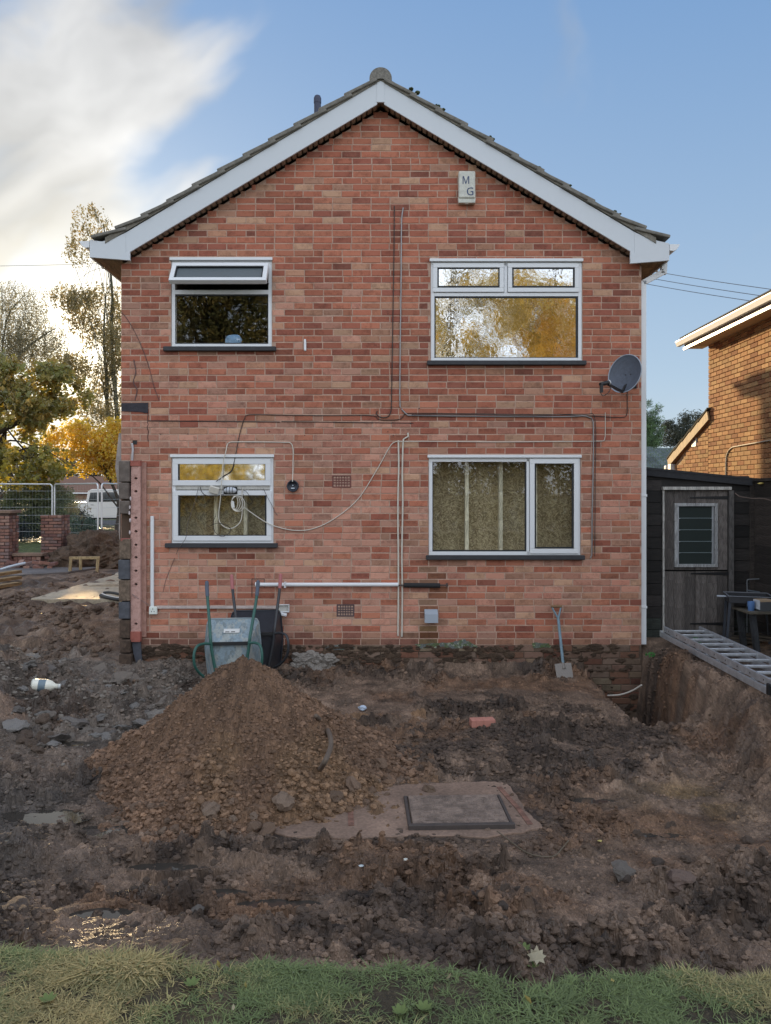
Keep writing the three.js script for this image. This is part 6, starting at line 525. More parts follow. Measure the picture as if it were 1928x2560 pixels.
function limb(pts, r0, r1, seg = 6) { const c = new THREE.CatmullRomCurve3(pts), n = Math.max(4, pts.length * 3), g = []; for (let i = 0; i < n; i++) g.push(rod(c.getPoint(i / n), c.getPoint((i + 1) / n), lerp(r0, r1, i / n), lerp(r0, r1, (i + 1) / n), seg)); return merge(g); }
function tree(name, label, group, base, stems, crowns, opt) {
  const o = thing(name, label, opt.cat || 'tree', group, base); const r = rng(opt.seed), m = opt.bark || bark; const tr = stems.map((s) => limb(s.map((p) => V(...p)), opt.r0, opt.r1 ?? opt.r0 * 0.35, 8)); const trunk = mesh('trunk', tr, m, o); const pts = [];
  for (const c of crowns) { const N = c.n; let k = 0, tries = 0; while (k < N && tries++ < N * 14) { const u = r() * 2 - 1, a = r() * 6.283, q = Math.cbrt(lerp(0.03, 1, r())), s = Math.sqrt(1 - u * u); const x = c.c[0] + Math.cos(a) * s * q * c.r[0], y = c.c[1] + u * q * c.r[1], z = c.c[2] + Math.sin(a) * s * q * c.r[2]; const f = c.gap ?? 0.5; if (fbm3(x * (c.freq ?? 1.1) + opt.seed, y * (c.freq ?? 1.1), z * (c.freq ?? 1.1), 3, opt.seed) < f) continue; pts.push([x, y, z, c]); k++; } }
  const br = []; for (let i = 0; i < (opt.branches ?? 26) && pts.length; i++) { const p = pts[Math.floor(r() * pts.length)], st = stems[Math.floor(r() * stems.length)], t = 0.25 + 0.7 * r(), cu = new THREE.CatmullRomCurve3(st.map((q) => V(...q))), A = cu.getPoint(t); if (p[1] < A.y - 0.6 && !opt.droop) continue; const B = V(p[0], p[1], p[2]), mid = A.clone().lerp(B, 0.5).add(V((r() - 0.5) * 0.4, (opt.arch ?? 0.25) * A.distanceTo(B), (r() - 0.5) * 0.4)); const R = opt.r0 * lerp(0.5, 0.2, t) * (opt.br ?? 1); br.push(limb([A, mid, B], R, 0.008, 5)); } if (br.length) mesh('branches', br, m, trunk);
  const geos = [0, 1, 2].map((k) => leafGeo(opt.seed + k * 13, opt.leaves, opt.rad, opt.size, opt.droop || 0, opt.narrow ?? 0.7)), m4 = new THREE.Matrix4(), q4 = new THREE.Quaternion(), e = new THREE.Euler(), col = new THREE.Color(); const crown = new THREE.Group(); crown.name = 'crown'; o.add(crown);
  geos.forEach((g, v) => { const l = pts.filter((p, i) => i % 3 === v), im = new THREE.InstancedMesh(g, opt.needles ? needleM : leafM, Math.max(1, l.length)); l.forEach((p, i) => { const s = 0.75 + 0.5 * r(); q4.setFromEuler(opt.droop ? e.set((r() - 0.5) * 0.2, r() * 6.28, (r() - 0.5) * 0.2) : e.set(r() * 6.28, r() * 6.28, r() * 6.28)); m4.compose(V(p[0], p[1], p[2]), q4, V(s, s, s)); im.setMatrixAt(i, m4); const cs = p[3].col || opt.col, a = cs[Math.floor(r() * cs.length)], k = 0.75 + 0.5 * r(); im.setColorAt(i, col.setRGB(a[0] * k, a[1] * k, a[2] * k)); }); im.name = 'foliage'; im.castShadow = im.receiveShadow = true; im.userData.kind = 'stuff'; crown.add(im); });
  return o;
}
const rel = (px, py, d, base) => { const p = at(px, py, d); return [p.x - base[0], p.y - base[1], p.z - base[2]]; };
// maple, left
const YG = [[0.40, 0.33, 0.06], [0.30, 0.28, 0.06], [0.46, 0.36, 0.06], [0.26, 0.26, 0.06], [0.42, 0.29, 0.06]], GOLD = [[0.74, 0.50, 0.03], [0.80, 0.54, 0.03], [0.66, 0.43, 0.03], [0.74, 0.58, 0.06]];
{ const b = [-15.2, 0, CAMZ - 27]; tree('maple_tree', 'broad maple with olive and yellow leaves overhanging from the left', null, b, [[[0, 0, 0], [0.1, 1.4, 0], [0.6, 2.6, 0.1], [1.6, 3.6, 0.2], [2.9, 4.3, 0.2]], [[0, 0, 0], [-0.2, 1.8, 0], [0, 3.6, 0.1], [0.6, 5.2, 0]], [[0.3, 2.2, 0], [1.6, 2.7, 0.3], [3.2, 3.0, 0.2]]], [{ c: rel(90, 985, 27, b), r: [1.9, 1.15, 1.6], n: 620, gap: 0.53, freq: 1.7, col: [[0.32, 0.29, 0.06], [0.42, 0.33, 0.06], [0.46, 0.32, 0.06], [0.26, 0.26, 0.06]] }, { c: rel(30, 1010, 27, b), r: [1.7, 1.6, 1.6], n: 420, gap: 0.53, freq: 1.7 }, { c: rel(50, 1160, 27, b), r: [1.9, 0.85, 1.4], n: 400, gap: 0.50, freq: 1.7, col: [[0.40, 0.33, 0.03], [0.33, 0.30, 0.04], [0.45, 0.34, 0.03], [0.24, 0.24, 0.04]] }, { c: rel(-120, 980, 27, b), r: [2.4, 2.2, 2], n: 350, gap: 0.45 }], { seed: 31, r0: 0.20, leaves: 10, rad: 0.20, size: 0.145, col: YG, branches: 34, br: 0.8 }); }
{ const b = [-11.4, 0, CAMZ - 33]; tree('golden_tree', 'small tree with bright golden leaves behind the wire fence', null, b, [[[0, 0, 0], [0.1, 1.2, 0], [-0.3, 2.4, 0.1], [-0.9, 3.6, 0]], [[0.1, 1.2, 0], [0.5, 2.4, 0], [0.6, 3.8, 0.1]]], [{ c: rel(195, 1125, 33, b), r: [1.55, 1.2, 1.3], n: 360, gap: 0.46, freq: 1.6 }, { c: rel(300, 1125, 33, b), r: [1.2, 1.35, 1.3], n: 380, gap: 0.44, freq: 1.5 }], { seed: 37, r0: 0.10, leaves: 15, rad: 0.26, size: 0.12, col: GOLD, branches: 24 }); }
// tall birches
{ const b = at(300, 1318, 40).toArray(); tree('birch_tree', 'tall thin birch with two stems close to the house corner', null, b, [[[0, 0, 0], rel(299, 1150, 40, b), rel(290, 1000, 40, b), rel(279, 850, 40, b), rel(281, 740, 40, b), rel(272, 640, 40, b), rel(258, 560, 40, b)], [rel(298, 1160, 40, b), rel(272, 1060, 40, b), rel(266, 950, 40, b), rel(260, 840, 40, b), rel(264, 740, 40, b)]], [{ c: rel(240, 760, 40, b), r: [1.6, 1.3, 1.2], n: 170, gap: 0.47 }, { c: rel(170, 725, 40, b), r: [1.1, 0.5, 0.8], n: 60, gap: 0.45 }, { c: rel(265, 850, 40, b), r: [1.1, 1.5, 1.2], n: 150, gap: 0.46 }, { c: rel(205, 900, 40, b), r: [1.8, 0.7, 1.2], n: 110, gap: 0.47 }, { c: rel(255, 985, 40, b), r: [1.3, 1.5, 1.2], n: 150, gap: 0.46 }, { c: rel(270, 1100, 40, b), r: [1.1, 1.2, 1.2], n: 100, gap: 0.46 }, { c: rel(228, 540, 40, b), r: [1.0, 0.9, 0.8], n: 40, gap: 0.5 }, { c: rel(200, 620, 40, b), r: [0.9, 0.8, 0.8], n: 35, gap: 0.5 }, { c: rel(340, 800, 40, b), r: [1.6, 4, 1.4], n: 120, gap: 0.47 }], { seed: 41, r0: 0.15, r1: 0.03, leaves: 30, rad: 0.45, size: 0.10, droop: 0.6, col: [[0.34, 0.27, 0.10], [0.28, 0.24, 0.10], [0.38, 0.28, 0.09]], branches: 60, br: 0.35, arch: 0.12, bark: birchBark }); }
{ const b = [-21.6, 0, CAMZ - 44]; tree('birch_tree', 'weeping birch with thin hanging twigs at the far left', null, b, [[[-1, 0, 0], [-0.8, 3, 0], [-0.3, 6, 0], rel(20, 790, 44, b), rel(60, 740, 44, b)], [[-0.7, 4, 0], rel(40, 900, 44, b), rel(100, 845, 44, b), rel(140, 820, 44, b)]], [{ c: rel(35, 760, 44, b), r: [1.7, 1.5, 1.4], n: 190, gap: 0.46 }, { c: rel(90, 830, 44, b), r: [1.9, 1.0, 1.4], n: 190, gap: 0.46 }, { c: rel(40, 860, 44, b), r: [2.2, 1.2, 1.5], n: 170, gap: 0.46 }, { c: rel(-60, 800, 44, b), r: [2.2, 2.2, 1.5], n: 150, gap: 0.45 }], { seed: 43, r0: 0.12, r1: 0.02, leaves: 40, rad: 0.6, size: 0.09, droop: 1.4, narrow: 0.5, col: [[0.30, 0.26, 0.14], [0.26, 0.23, 0.12], [0.33, 0.29, 0.16]], branches: 60, br: 0.4, arch: 0.1, bark: birchBark }); }
// spreading evergreen shrub behind the fence and lower plants
{ const b = at(95, 1345, 28).toArray(); tree('juniper_shrub', 'wide feathery evergreen shrub behind the wire fence', null, b, [[[0, 0, 0], [0.1, 0.5, 0], [0.2, 1.1, 0]], [[0, 0, 0], [-0.6, 0.6, 0.1], [-1.0, 1.1, 0]]], [{ c: [0.1, 1.05, 0], r: [1.35, 0.85, 0.9], n: 620, gap: 0.34, freq: 1.6 }, { c: [-0.5, 0.55, 0.1], r: [1.2, 0.6, 0.8], n: 260, gap: 0.38, freq: 1.6, col: [[0.035, 0.055, 0.06], [0.05, 0.06, 0.075], [0.03, 0.05, 0.05]] }, { c: [-1.5, 0.5, 0], r: [1.2, 0.6, 0.7], n: 160, gap: 0.36, col: [[0.05, 0.07, 0.08], [0.06, 0.075, 0.09]] }, { c: [0.4, 1.6, 0], r: [0.7, 0.35, 0.5], n: 70, gap: 0.4, col: [[0.20, 0.18, 0.07], [0.16, 0.15, 0.06]] }], { seed: 47, cat: 'shrub', r0: 0.06, leaves: 26, rad: 0.24, size: 0.15, narrow: 0.16, col: [[0.12, 0.155, 0.07], [0.16, 0.185, 0.08], [0.10, 0.125, 0.07]], branches: 20, needles: true }); }
{ const b = at(203, 1345, 26).toArray(); tree('leafy_shrub', 'small shrub with green base and buff seed heads beside the pier', null, b, [[[0, 0, 0], [0.05, 0.5, 0], [0.1, 0.95, 0]]], [{ c: [0.05, 0.40, 0], r: [0.5, 0.42, 0.4], n: 120, gap: 0.36, col: [[0.035, 0.07, 0.05], [0.05, 0.09, 0.06]] }, { c: [-0.05, 0.95, 0], r: [0.42, 0.30, 0.35], n: 70, gap: 0.4, col: [[0.30, 0.25, 0.12], [0.26, 0.22, 0.10]] }], { seed: 53, cat: 'shrub', r0: 0.03, leaves: 20, rad: 0.15, size: 0.085, narrow: 0.3, col: GOLD, branches: 14, needles: true }); }
// far hedge line and a brick house beyond the road, low behind the leaves
{ const r = rng(951); for (let i = 0; i < 7; i++) { const b = [-36 + i * 4.6, 0.15, CAMZ - 62 - 3 * r()]; tree('hedge_tree', 'dusky bare-twigged tree in the row beyond the road', 'trees in the row beyond the road', b, [[[0, 0, 0], [0.1, 1.5, 0], [0, 3, 0]]], [{ c: [0, 2.3, 0], r: [2.6, 2.1 + 0.9 * r(), 1.6], n: 260, gap: 0.36, freq: 0.8 }], { seed: 61 + i, r0: 0.14, leaves: 14, rad: 0.5, size: 0.26, col: [[0.085, 0.075, 0.06], [0.07, 0.07, 0.055], [0.11, 0.085, 0.05]], branches: 10 }); }
  const c = at(215, 1222, 52), o = thing('far_house', 'distant house with brown tiled roof beyond the white pickup', 'house', null, [c.x, 0.15, c.z]); mesh('wall', [bx(-3.2, 3.2, 0, 1.75, -5, 0)], mat([0.30, 0.17, 0.11], 0.95), o); mesh('roof', [prism([[0.3, 1.6], [-2.5, 2.75], [-5.3, 1.6], [-5.3, 1.5], [-2.5, 2.62], [0.3, 1.5]], -3.5, 3.5).rotateY(-Math.PI / 2)], mat([0.20, 0.11, 0.075], 0.95), o); mesh('gutter', [bx(-3.5, 3.5, 1.52, 1.6, 0.3, 0.36)], M.pvc, o); }
// conifer and pine at the right, beyond the bungalow
{ const b = [at(1608, 1235, 42).x, 0, CAMZ - 42]; const cr = []; for (const [px, py, w] of [[1620, 1012, 1], [1634, 1032, 0.9], [1645, 1022, 0.7], [1648, 1050, 0.9], [1655, 1075, 0.9], [1650, 1098, 1], [1600, 1005, 1], [1590, 1030, 1], [1628, 1062, 1.2], [1612, 1050, 1.2]]) for (let i = 0; i < 6; i++) { const q = i / 5; cr.push({ c: rel(lerp(1606, px, q), lerp(1130, py, q), 42, b), r: [lerp(0.42, 0.07, q) * w, lerp(0.42, 0.26, q), 0.4], n: Math.round(lerp(16, 5, q)), gap: 0.2 }); } tree('conifer_tree', 'feathery green conifer rising beside the downpipe', null, b, [[[0, 0, 0], [0, 2.5, 0], [0.1, 5.2, 0]]], cr, { seed: 71, r0: 0.14, leaves: 34, rad: 0.20, size: 0.17, narrow: 0.14, col: [[0.09, 0.16, 0.07], [0.12, 0.20, 0.08], [0.07, 0.12, 0.06]], branches: 26, needles: true }); }
{ const b = [at(1725, 1235, 62).x, 0, CAMZ - 62]; tree('pine_tree', 'dark flat-topped pine beyond the bungalow roof', null, b, [[[0, 0, 0], [0.1, 3, 0], [0.3, 5.5, 0], [0.7, 7.0, 0]]], [{ c: rel(1745, 1045, 62, b), r: [1.4, 0.45, 1], n: 90, gap: 0.38 }, { c: rel(1700, 1065, 62, b), r: [1.5, 0.35, 1], n: 90, gap: 0.4 }, { c: rel(1690, 1085, 62, b), r: [1.1, 0.3, 1], n: 60, gap: 0.4 }, { c: rel(1745, 1085, 62, b), r: [1.6, 0.45, 1], n: 110, gap: 0.38 }, { c: rel(1720, 1105, 62, b), r: [2.2, 0.35, 1], n: 120, gap: 0.38 }, { c: rel(1800, 1070, 62, b), r: [1.7, 1.2, 1], n: 120, gap: 0.4 }], { seed: 73, r0: 0.22, leaves: 26, rad: 0.42, size: 0.22, narrow: 0.2, col: [[0.05, 0.06, 0.04], [0.07, 0.075, 0.045], [0.04, 0.05, 0.035]], branches: 24, needles: true }); }
// trees behind the viewer: the window panes mirror them
{ const b = [-6.4, 0, 20]; tree('evergreen_tree', 'dense dark evergreen standing across the garden from the house', null, b, [[[0, 0, 0], [0, 4, 0], [0.1, 8, 0], [0, 11.5, 0]]], [{ c: [0, 8.2, 0], r: [3.8, 4.4, 2.4], n: 1500, gap: 0.30, freq: 0.9 }], { seed: 81, r0: 0.28, leaves: 22, rad: 0.42, size: 0.20, narrow: 0.35, col: [[0.10, 0.12, 0.05], [0.14, 0.15, 0.06], [0.20, 0.18, 0.07]], branches: 26, needles: true }); }
{ const b = [-6.0, 0, 18]; tree('hazel_bush', 'yellow leaved hazel hedge below the dark evergreen', null, b, [[[0, 0, 0], [0, 1.5, 0], [0.1, 3, 0]], [[0, 0, 0], [-1, 1.5, 0], [-1.6, 3, 0]], [[0, 0, 0], [1, 1.4, 0], [1.8, 3, 0]]], [{ c: [0, 2.4, 0], r: [3.6, 1.5, 0.9], n: 700, gap: 0.36, freq: 1.4 }], { seed: 83, cat: 'shrub', r0: 0.06, leaves: 16, rad: 0.26, size: 0.13, col: [[0.62, 0.50, 0.10], [0.48, 0.42, 0.10], [0.72, 0.58, 0.14]], branches: 20 }); }
{ const b = [4.6, 0, 27]; tree('birch_tree', 'sunlit autumn birch with thin yellow crown across the garden', null, b, [[[-1.9, 0, -1], [-1.8, 5, -1], [-1.6, 9, -1], [-1.4, 13, -1]], [[2.6, 0, 0], [2.8, 5, 0], [3.2, 9, 0], [3.5, 13.5, 0]]], [{ c: [0.5, 9.6, 0], r: [5.2, 3.0, 2.0], n: 760, gap: 0.46, freq: 0.8 }, { c: [3.6, 8.5, 0], r: [1.8, 3.2, 1.5], n: 260, gap: 0.42, col: [[0.72, 0.44, 0.03], [0.64, 0.40, 0.03]] }], { seed: 87, r0: 0.20, leaves: 26, rad: 0.5, size: 0.14, droop: 0.7, col: [[0.58, 0.47, 0.14], [0.50, 0.44, 0.17], [0.66, 0.50, 0.12]], branches: 40, br: 0.5, bark: birchBark }); }

{ const r = rng(1301); for (let i = 0; i < 5; i++) { const b = [-3 + i * 3.6, 0, 25 + 2 * r()]; tree('garden_shrub', 'tall mixed green and yellow shrub closing the far end of the garden', 'shrubs at the far end of the garden', b, [[[0, 0, 0], [0.1, 1.5, 0], [0, 3.2, 0]]], [{ c: [0, 2.3, 0], r: [2.3, 2.1 + 0.8 * r(), 1.0], n: 420, gap: 0.33, freq: 1.1 }], { seed: 131 + i, cat: 'shrub', r0: 0.08, leaves: 16, rad: 0.32, size: 0.16, col: i % 2 ? [[0.30, 0.26, 0.06], [0.20, 0.21, 0.06]] : [[0.10, 0.14, 0.05], [0.16, 0.18, 0.06], [0.24, 0.22, 0.06]], branches: 10 }); } }
// ------------------------------------------------------------------ side passage: slab, paving, piers, walls, fence, pickup
const flatAt = (px, py, y) => { const d = (CAMY - y) * F / (py - HY); return [(px - CX) / F * d, CAMZ - d]; };
function slabOf(name, label, pts, y0, y1, m, seed) { const r = rng(seed), q = []; for (let i = 0; i < pts.length; i++) { const a = pts[i], b = pts[(i + 1) % pts.length]; for (let k = 0; k < 8; k++) q.push([lerp(a[0], b[0], k / 8) + (r() - 0.5) * 0.08, -(lerp(a[1], b[1], k / 8) + (r() - 0.5) * 0.10)]); } const g = prism(q, y0, y1, 0.004); g.rotateX(-Math.PI / 2); return tag(mesh(name, planar(prep(g)), m), label, 'paving', null, 'structure'); }
slabOf('concrete_slab', 'pale concrete slab in the passage beside the house', [[-5.55, -3.2], [-3.12, -3.0], [-3.12, -9.5], [-5.75, -9.0], [-5.5, -6.5]], -0.2, 0.0, mat([0.80, 0.70, 0.54], 0.55, { map: scaled(T.concrete, 0.35), roughnessMap: scaled(T.mudRough, 0.2) }), 961);
slabOf('garden_path', 'grey paved path in front of the brick piers', [[-9.2, -5.6], [-6.7, -7.4], [-6.2, -9.2], [-9.4, -9.4]], -0.2, 0.0, mat([0.27, 0.25, 0.25], 0.85, { map: scaled(T.concrete, 0.5) }), 963);
slabOf('pavement', 'pale pavement strip beyond the wire fence', [[-40, -22.5], [20, -22.5], [20, -24.5], [-40, -24.5]], -0.1, 0.06, mat([0.34, 0.32, 0.28], 0.9, { map: scaled(T.concrete, 0.4) }), 965);
slabOf('road', 'grey road beyond the grass verge', [[-60, -31], [40, -31], [40, -37], [-60, -37]], -0.1, 0.09, mat([0.07, 0.07, 0.072], 0.9, { map: scaled(T.grain, 0.6) }), 967);
const pierM = [[0.25, 0.13, 0.10], [0.30, 0.16, 0.12], [0.19, 0.10, 0.085], [0.34, 0.21, 0.165], [0.22, 0.15, 0.135]].map((c) => mat(c, 0.95, { map: scaled(T.brick, 1) })); const mort = mat([0.12, 0.085, 0.075], 1);
function pier(label, x0, x1, z, y0, y1, depth, cap, seed) { const r = rng(seed), o = thing('brick_pier', label, 'pier', null, [(x0 + x1) / 2, y0, z]); const w = (x1 - x0) / 2, h = y1 - y0; mesh('core', [bx(-w + 0.02, w - 0.02, 0, h - 0.02, -depth + 0.02, -0.02)], mort, o); const n = Math.floor(h / 0.075); for (let i = 0; i < n; i++) for (let k = 0; k < 3; k++) { const cuts = i % 2 ? [0, 0.2, 0.6, 1] : [0, 0.4, 0.8, 1], a = -w + cuts[k] * 2 * w, L = (cuts[k + 1] - cuts[k]) * 2 * w; mesh('brick', [rbx(a + 0.006, a + L - 0.006, i * 0.075 + 0.008, i * 0.075 + 0.066, -0.03, 0.008 + (r() - 0.5) * 0.035, 0.004)], pierM[Math.floor(r() * 5)], o); mesh('brick', [rbx(w - 0.03, w + 0.004 + (r() - 0.5) * 0.02, i * 0.075 + 0.005, i * 0.075 + 0.068, -depth + k * depth / 3 + 0.006, -depth + (k + 1) * depth / 3 - 0.036, 0.004)], pierM[Math.floor(r() * 5)], o); } if (cap) mesh('cap_stone', [rbx(-w - 0.05, w + 0.05, h - 0.01, h + 0.06, -depth - 0.05, 0.05, 0.01)], M.concrete, o); }
pier('rough broken-off brick pier in front of the evergreen shrub', -8.12, -7.62, CAMZ - 18.3, -0.12, 1.16, 0.5, false, 971); pier('capped brick pier at the end of the low garden wall', -9.05, -8.52, CAMZ - 17.6, -0.12, 1.22, 0.45, true, 973); pier('short broken brick stump beside the tall rough pier', -7.55, -7.30, CAMZ - 18.9, -0.12, 0.42, 0.3, false, 975);
{ const r = rng(977), o = thing('garden_wall', 'low brick garden wall with grey coping between the piers', 'wall', null, [-8.5, -0.12, CAMZ - 17.75]); mesh('core', [bx(0.0, 0.62, 0, 0.34, -0.2, -0.02)], mort, o); for (let i = 0; i < 4; i++) for (let k = 0; k < 6; k++) mesh('brick', [rbx(k * 0.105, k * 0.105 + 0.097, i * 0.085 + 0.004, i * 0.085 + 0.078, -0.04, 0.0, 0.004)], pierM[Math.floor(r() * 5)], o); const cp = mesh('coping', [rbx(-0.02, 0.68, 0.345, 0.41, -0.26, 0.04, 0.008)], M.concrete, o); }
{ const r = rng(979); for (let i = 0; i < 13; i++) { const a = i < 7 ? [-8.55 + i * 0.17, 0] : [-8.4 + (i - 7) * 0.2, 1], o = tag(mesh('fallen_brick', rbx(-0.11, 0.11, -0.033, 0.033, -0.052, 0.052, 0.005), pierM[i % 5]), 'loose brick in the small pile at the foot of the rough pier', 'brick', 'bricks piled at the foot of the rough pier'); o.position.set(a[0] + 0.06 * r(), 0.0 + a[1] * 0.09 + 0.03 * r(), CAMZ - 17.2 - 0.25 * r()); o.rotation.set((r() - 0.5) * 0.5, r() * 3, (r() - 0.5) * 0.7); } }
{ const o = thing('timber_trestle', 'small pale timber frame standing in the soil near the piers', 'frame', null, [-6.42, -0.06, CAMZ - 16.6], 0.12); const m = mat([0.50, 0.39, 0.22], 0.8, { map: scaled(T.wood, 3) }); mesh('top_rail', [rbx(-0.31, 0.31, 0.31, 0.37, -0.03, 0.03, 0.004)], m, o); for (const [x, z, k] of [[-0.28, 0, -0.03], [0.28, 0, -0.03], [-0.16, -0.3, 0.0]]) mesh('leg', [beam([x, 0.31, z], [x + k, -0.05, z], 0.055, 0.05, [0, 0, 1])], m, o); }
{ const r = rng(981); for (let i = 0; i < 3; i++) { const A = flatAt(-40, 1482 - i * 6, -0.05), B = flatAt(46, 1468 - i * 6, -0.05); const o = tag(mesh('timber_baulk', beam([A[0], 0.02 + i * 0.07, A[1]], [B[0], 0.02 + i * 0.07, B[1]], 0.16, 0.055), mat([0.36, 0.25, 0.13], 0.85, { map: woodH })), ['lowest thick timber in the stack at the far left', 'middle thick timber in the stack at the far left', 'top thick timber in the stack at the far left'][i], 'timber'); } }
tag(mesh('grey_pipe', tube([at(-20, 1432, 17), at(20, 1418, 17), at(62, 1408, 17.2)], 0.03, 20, 8), mat([0.5, 0.55, 0.6], 0.5)), 'pale grey pipe lying in front of the low garden wall', 'pipe');
{ const o = thing('rubber_hose', 'black rubber strip with white edge curled on the concrete slab', 'hose', null, [0, 0, 0]); const P = [[252, 1488], [262, 1492], [278, 1496], [296, 1499], [320, 1500]].map(([a, b]) => { const q = flatAt(a, b, 0.03); return [q[0], 0.03, q[1]]; }); mesh('strip', tube(P, 0.026, 40, 8), M.black, o); const P2 = P.map((q, i) => [q[0], 0.05 + 0.02 * i * (4 - i) * 0.5, q[2] - 0.16]); mesh('upper_strip', tube(P2, 0.022, 40, 8), M.black, o); mesh('pale_edge', tube(P.map((q) => [q[0], 0.035, q[2] - 0.07]), 0.022, 40, 8), mat([0.62, 0.60, 0.56], 0.6), o); const l = onMud(268, 1512, 0.03); }
{ // spoil heaps near the fence
  for (const [px, py, d, rx, h, lab, s] of [[262, 1400, 18.4, 1.1, 0.85, 'brown spoil heap against the far corner of the house', 1], [205, 1390, 20.5, 0.9, 0.5, 'low heap of dark spoil below the wire fence', 2]]) { const p = at(px, py, d), g = new THREE.IcosahedronGeometry(1, 24), q = g.attributes.position; for (let i = 0; i < q.count; i++) { const x = q.getX(i), y = q.getY(i), z = q.getZ(i), k = 1 + 0.8 * (fbm3(x * 2 + s * 7, y * 2, z * 2, 5, 421) - 0.5) + 0.42 * (fbm3(x * 7 + s, y * 7, z * 7, 3, 423) - 0.5); q.setXYZ(i, x * k * rx * 1.15, y * k * h, z * k * rx); } g.computeVertexNormals(); const m = mat([0.20, 0.135, 0.095], 1, { map: scaled(T.mud, 1), bumpMap: scaled(T.mudBump, 2), bumpScale: 0.03 }); tag(mesh('spoil_heap', mv(planar(prep(g)), p.x, -0.12, p.z), m), lab, 'soil heap'); } }
function fencePanel(x0, z0, x1, z1, label) { const o = thing('wire_fence', label, 'fence', 'temporary wire fence panels', [x0, -0.02, z0], -Math.atan2(z1 - z0, x1 - x0)), L = Math.hypot(x1 - x0, z1 - z0); mesh('frame_tube', tube([[0.0, 0.0, 0], [0.0, 1.0, 0], [0.0, 1.88, 0], [0.03, 1.97, 0], [0.12, 2.0, 0], [L / 2, 2.0, 0], [L - 0.12, 2.0, 0], [L - 0.03, 1.97, 0], [L, 1.88, 0], [L, 1.0, 0], [L, 0.0, 0]], 0.026, 140, 8, 0.2), mat([0.62, 0.63, 0.64], 0.38, { metalness: 0.55 }), o); for (let i = 0; i < 7; i++) mesh('level_wire', [rod([0, 0.15 + i * 0.27, 0], [L, 0.15 + i * 0.27, 0], 0.0045, 0.0045, 5)], M.galv, o); const up = []; for (let x = 0.12; x < L; x += 0.10) up.push(rod([x, 0.12, 0], [x, 1.98, 0], 0.0010, 0.0010, 4)); mesh('upright_wires', up, M.galv, o).userData.kind = 'stuff'; for (const x of [0, L]) mesh('foot', [rbx(x - 0.12, x + 0.12, -0.06, 0.06, -0.3, 0.3, 0.03)], M.blackMatt, o); }
{ const A = at(-160, 1361, 25.2), B = at(133, 1361, 26), C = at(245, 1361, 24.2), D = at(330, 1361, 26.5); fencePanel(A.x, A.z, B.x - 0.03, B.z, 'wire fence panel nearest the capped pier with rounded tube frame'); fencePanel(B.x + 0.05, B.z, C.x, C.z, 'wire fence panel angled in front of the white pickup'); fencePanel(C.x + 0.1, C.z - 0.05, D.x, D.z, 'wire fence panel running behind the house corner'); }
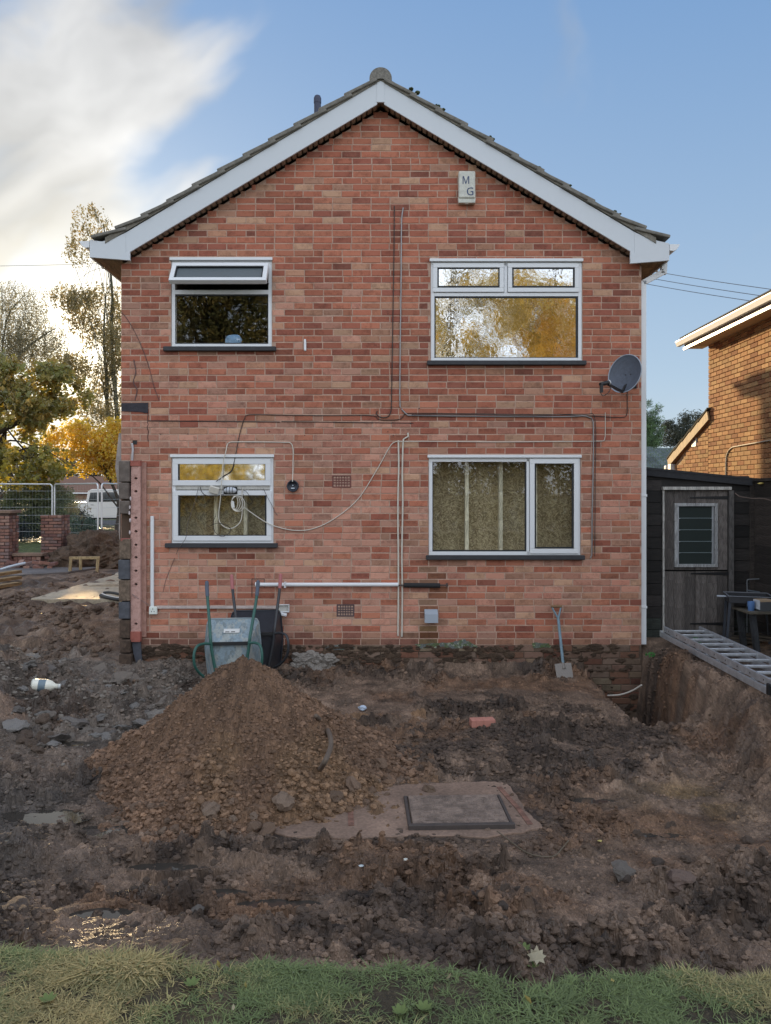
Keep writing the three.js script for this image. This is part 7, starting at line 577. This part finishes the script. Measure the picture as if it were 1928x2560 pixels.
// ------------------------------------------------------------------ white pickup parked on the verge
{
  const b = at(270, 1312, 38), o = thing('pickup_truck', 'white double cab pickup parked beyond the wire fence', 'pickup', null, [b.x, b.y - 0.02, b.z]); const white = mat([0.72, 0.72, 0.71], 0.3, { clearcoat: 0.6, clearcoatRoughness: 0.1 }), glass = mat([0.02, 0.025, 0.028], 0.05, { ior: 1.6 }); const W = 0.90; // nose to the right
  const side = new THREE.Shape(); [[-2.5, 0.45], [-2.52, 1.05], [-2.48, 1.10], [-0.95, 1.10], [-0.72, 1.10], [-0.62, 1.66], [-0.45, 1.74], [0.55, 1.74], [0.8, 1.66], [1.25, 1.12], [2.35, 1.00], [2.55, 0.85], [2.58, 0.45], [2.05, 0.42], [1.95, 0.68], [1.65, 0.84], [1.35, 0.84], [1.08, 0.68], [0.98, 0.40], [-0.76, 0.40], [-0.86, 0.68], [-1.12, 0.84], [-1.42, 0.84], [-1.70, 0.68], [-1.80, 0.42]].forEach((p, i) => (i ? side.lineTo(...p) : side.moveTo(...p))); const g = new THREE.ExtrudeGeometry(side, { depth: 2 * W - 0.08, bevelEnabled: true, bevelSize: 0.03, bevelThickness: 0.04, bevelSegments: 3 }); g.translate(0, 0, -W + 0.04); mesh('body', planar(prep(g)), white, o); for (const s of [-1, 1]) { mesh('rear_window', mv(prism([[-0.60, 1.16], [-0.52, 1.60], [0.02, 1.62], [0.02, 1.16]], s * W - 0.008, s * W + 0.012), 0, 0, 0), glass, o); mesh('front_window', prism([[0.08, 1.16], [0.08, 1.62], [0.55, 1.62], [0.78, 1.55], [1.08, 1.18]], s * W - 0.008, s * W + 0.012), glass, o); mesh('door_seam', [bx(0.043, 0.055, 0.5, 1.62, s * W - 0.005, s * W + 0.004), bx(-0.66, -0.65, 0.5, 1.12, s * W - 0.005, s * W + 0.004)], M.gasket, o); mesh('sill_step', [rbx(-0.7, 0.95, 0.33, 0.40, s * W - 0.10, s * W + 0.02, 0.02)], M.blackMatt, o); for (const x of [-1.27, 1.50]) { const w = new THREE.Group(); w.name = 'wheel'; o.add(w); mesh('tyre', [prep(new THREE.TorusGeometry(0.29, 0.11, 10, 28).translate(x, 0.40, s * (W - 0.13)))], M.blackMatt, w); mesh('rim', [rod([x, 0.40, s * (W - 0.22)], [x, 0.40, s * (W - 0.06)], 0.21, 0.20, 20)], mat([0.35, 0.36, 0.38], 0.35, { metalness: 0.7 }), w); } mesh('door_handle', [rbx(-0.5, -0.36, 1.0, 1.03, s * W, s * W + 0.03, 0.01)], mat([0.3, 0.3, 0.3], 0.4), o); } mesh('arch_void', [bx(-1.68, -0.88, 0.42, 0.8, -W + 0.05, W - 0.05), bx(1.1, 1.95, 0.42, 0.8, -W + 0.05, W - 0.05)], M.black, o); mesh('bed_rail', [rod([-2.4, 1.16, W - 0.08], [-0.75, 1.22, W - 0.08], 0.025, 0.025, 8), rod([-2.4, 1.16, -W + 0.08], [-0.75, 1.22, -W + 0.08], 0.025, 0.025, 8)], M.steel, o); mesh('tail_light', [rbx(-2.57, -2.5, 0.75, 1.02, W - 0.18, W - 0.02, 0.01)], mat([0.35, 0.02, 0.02], 0.3), o); mesh('bumper', [rbx(-2.68, -2.5, 0.42, 0.56, -W + 0.05, W - 0.05, 0.03)], mat([0.4, 0.4, 0.42], 0.35, { metalness: 0.6 }), o);
}
// leaves strewn over the lawn strip
{ const r = rng(991), g = leafGeo(5, 1, 0.001, 0.03, 0, 0.6), m = [[0.30, 0.26, 0.16], [0.22, 0.14, 0.07], [0.34, 0.27, 0.08]].map((c) => mat(c, 0.8, { side: THREE.DoubleSide })); for (let i = 0; i < 12; i++) { const x = (r() - 0.5) * 2.4, z = 6.25 + 0.35 * r(); const o = tag(mesh('lawn_leaf', g, m[i % 3]), 'small dead leaf lying on the worn grass strip', 'leaf', 'dead leaves on the grass strip'); o.position.set(x, H(x, z) + 0.015, z); o.rotation.set(r() * 6, r() * 6, r() * 6); o.scale.setScalar(0.6 + 0.6 * r()); } 
  const wg = []; const rr = rng(993); for (let i = 0; i < 7; i++) { const q = new THREE.CircleGeometry(0.012, 7); q.scale(0.7, 1.3, 1); q.translate(0, 0.018, 0); rot(q, -1.0, 0, 0); rot(q, 0, i / 7 * 6.28, 0); wg.push(prep(q)); } const wgm = merge(wg), wm = mat([0.13, 0.17, 0.05], 0.8, { side: THREE.DoubleSide }); for (const [px, py] of [[1290, 2450], [1330, 2470], [1000, 2540], [480, 2470], [120, 2510], [1060, 2530], [1310, 2440], [640, 2430]]) { const p = onMud(px, py); const o = thing('lawn_weed', 'flat rosette weed growing in the worn grass strip', 'plant', 'weeds in the grass strip', [p[0], p[1] + 0.006, p[2]], rr() * 6); mesh('rosette', wgm, wm, o); } }
scene.traverse((o) => { if (o.isMesh) { o.castShadow = true; o.receiveShadow = true; } });
renderer.render(scene, camera);
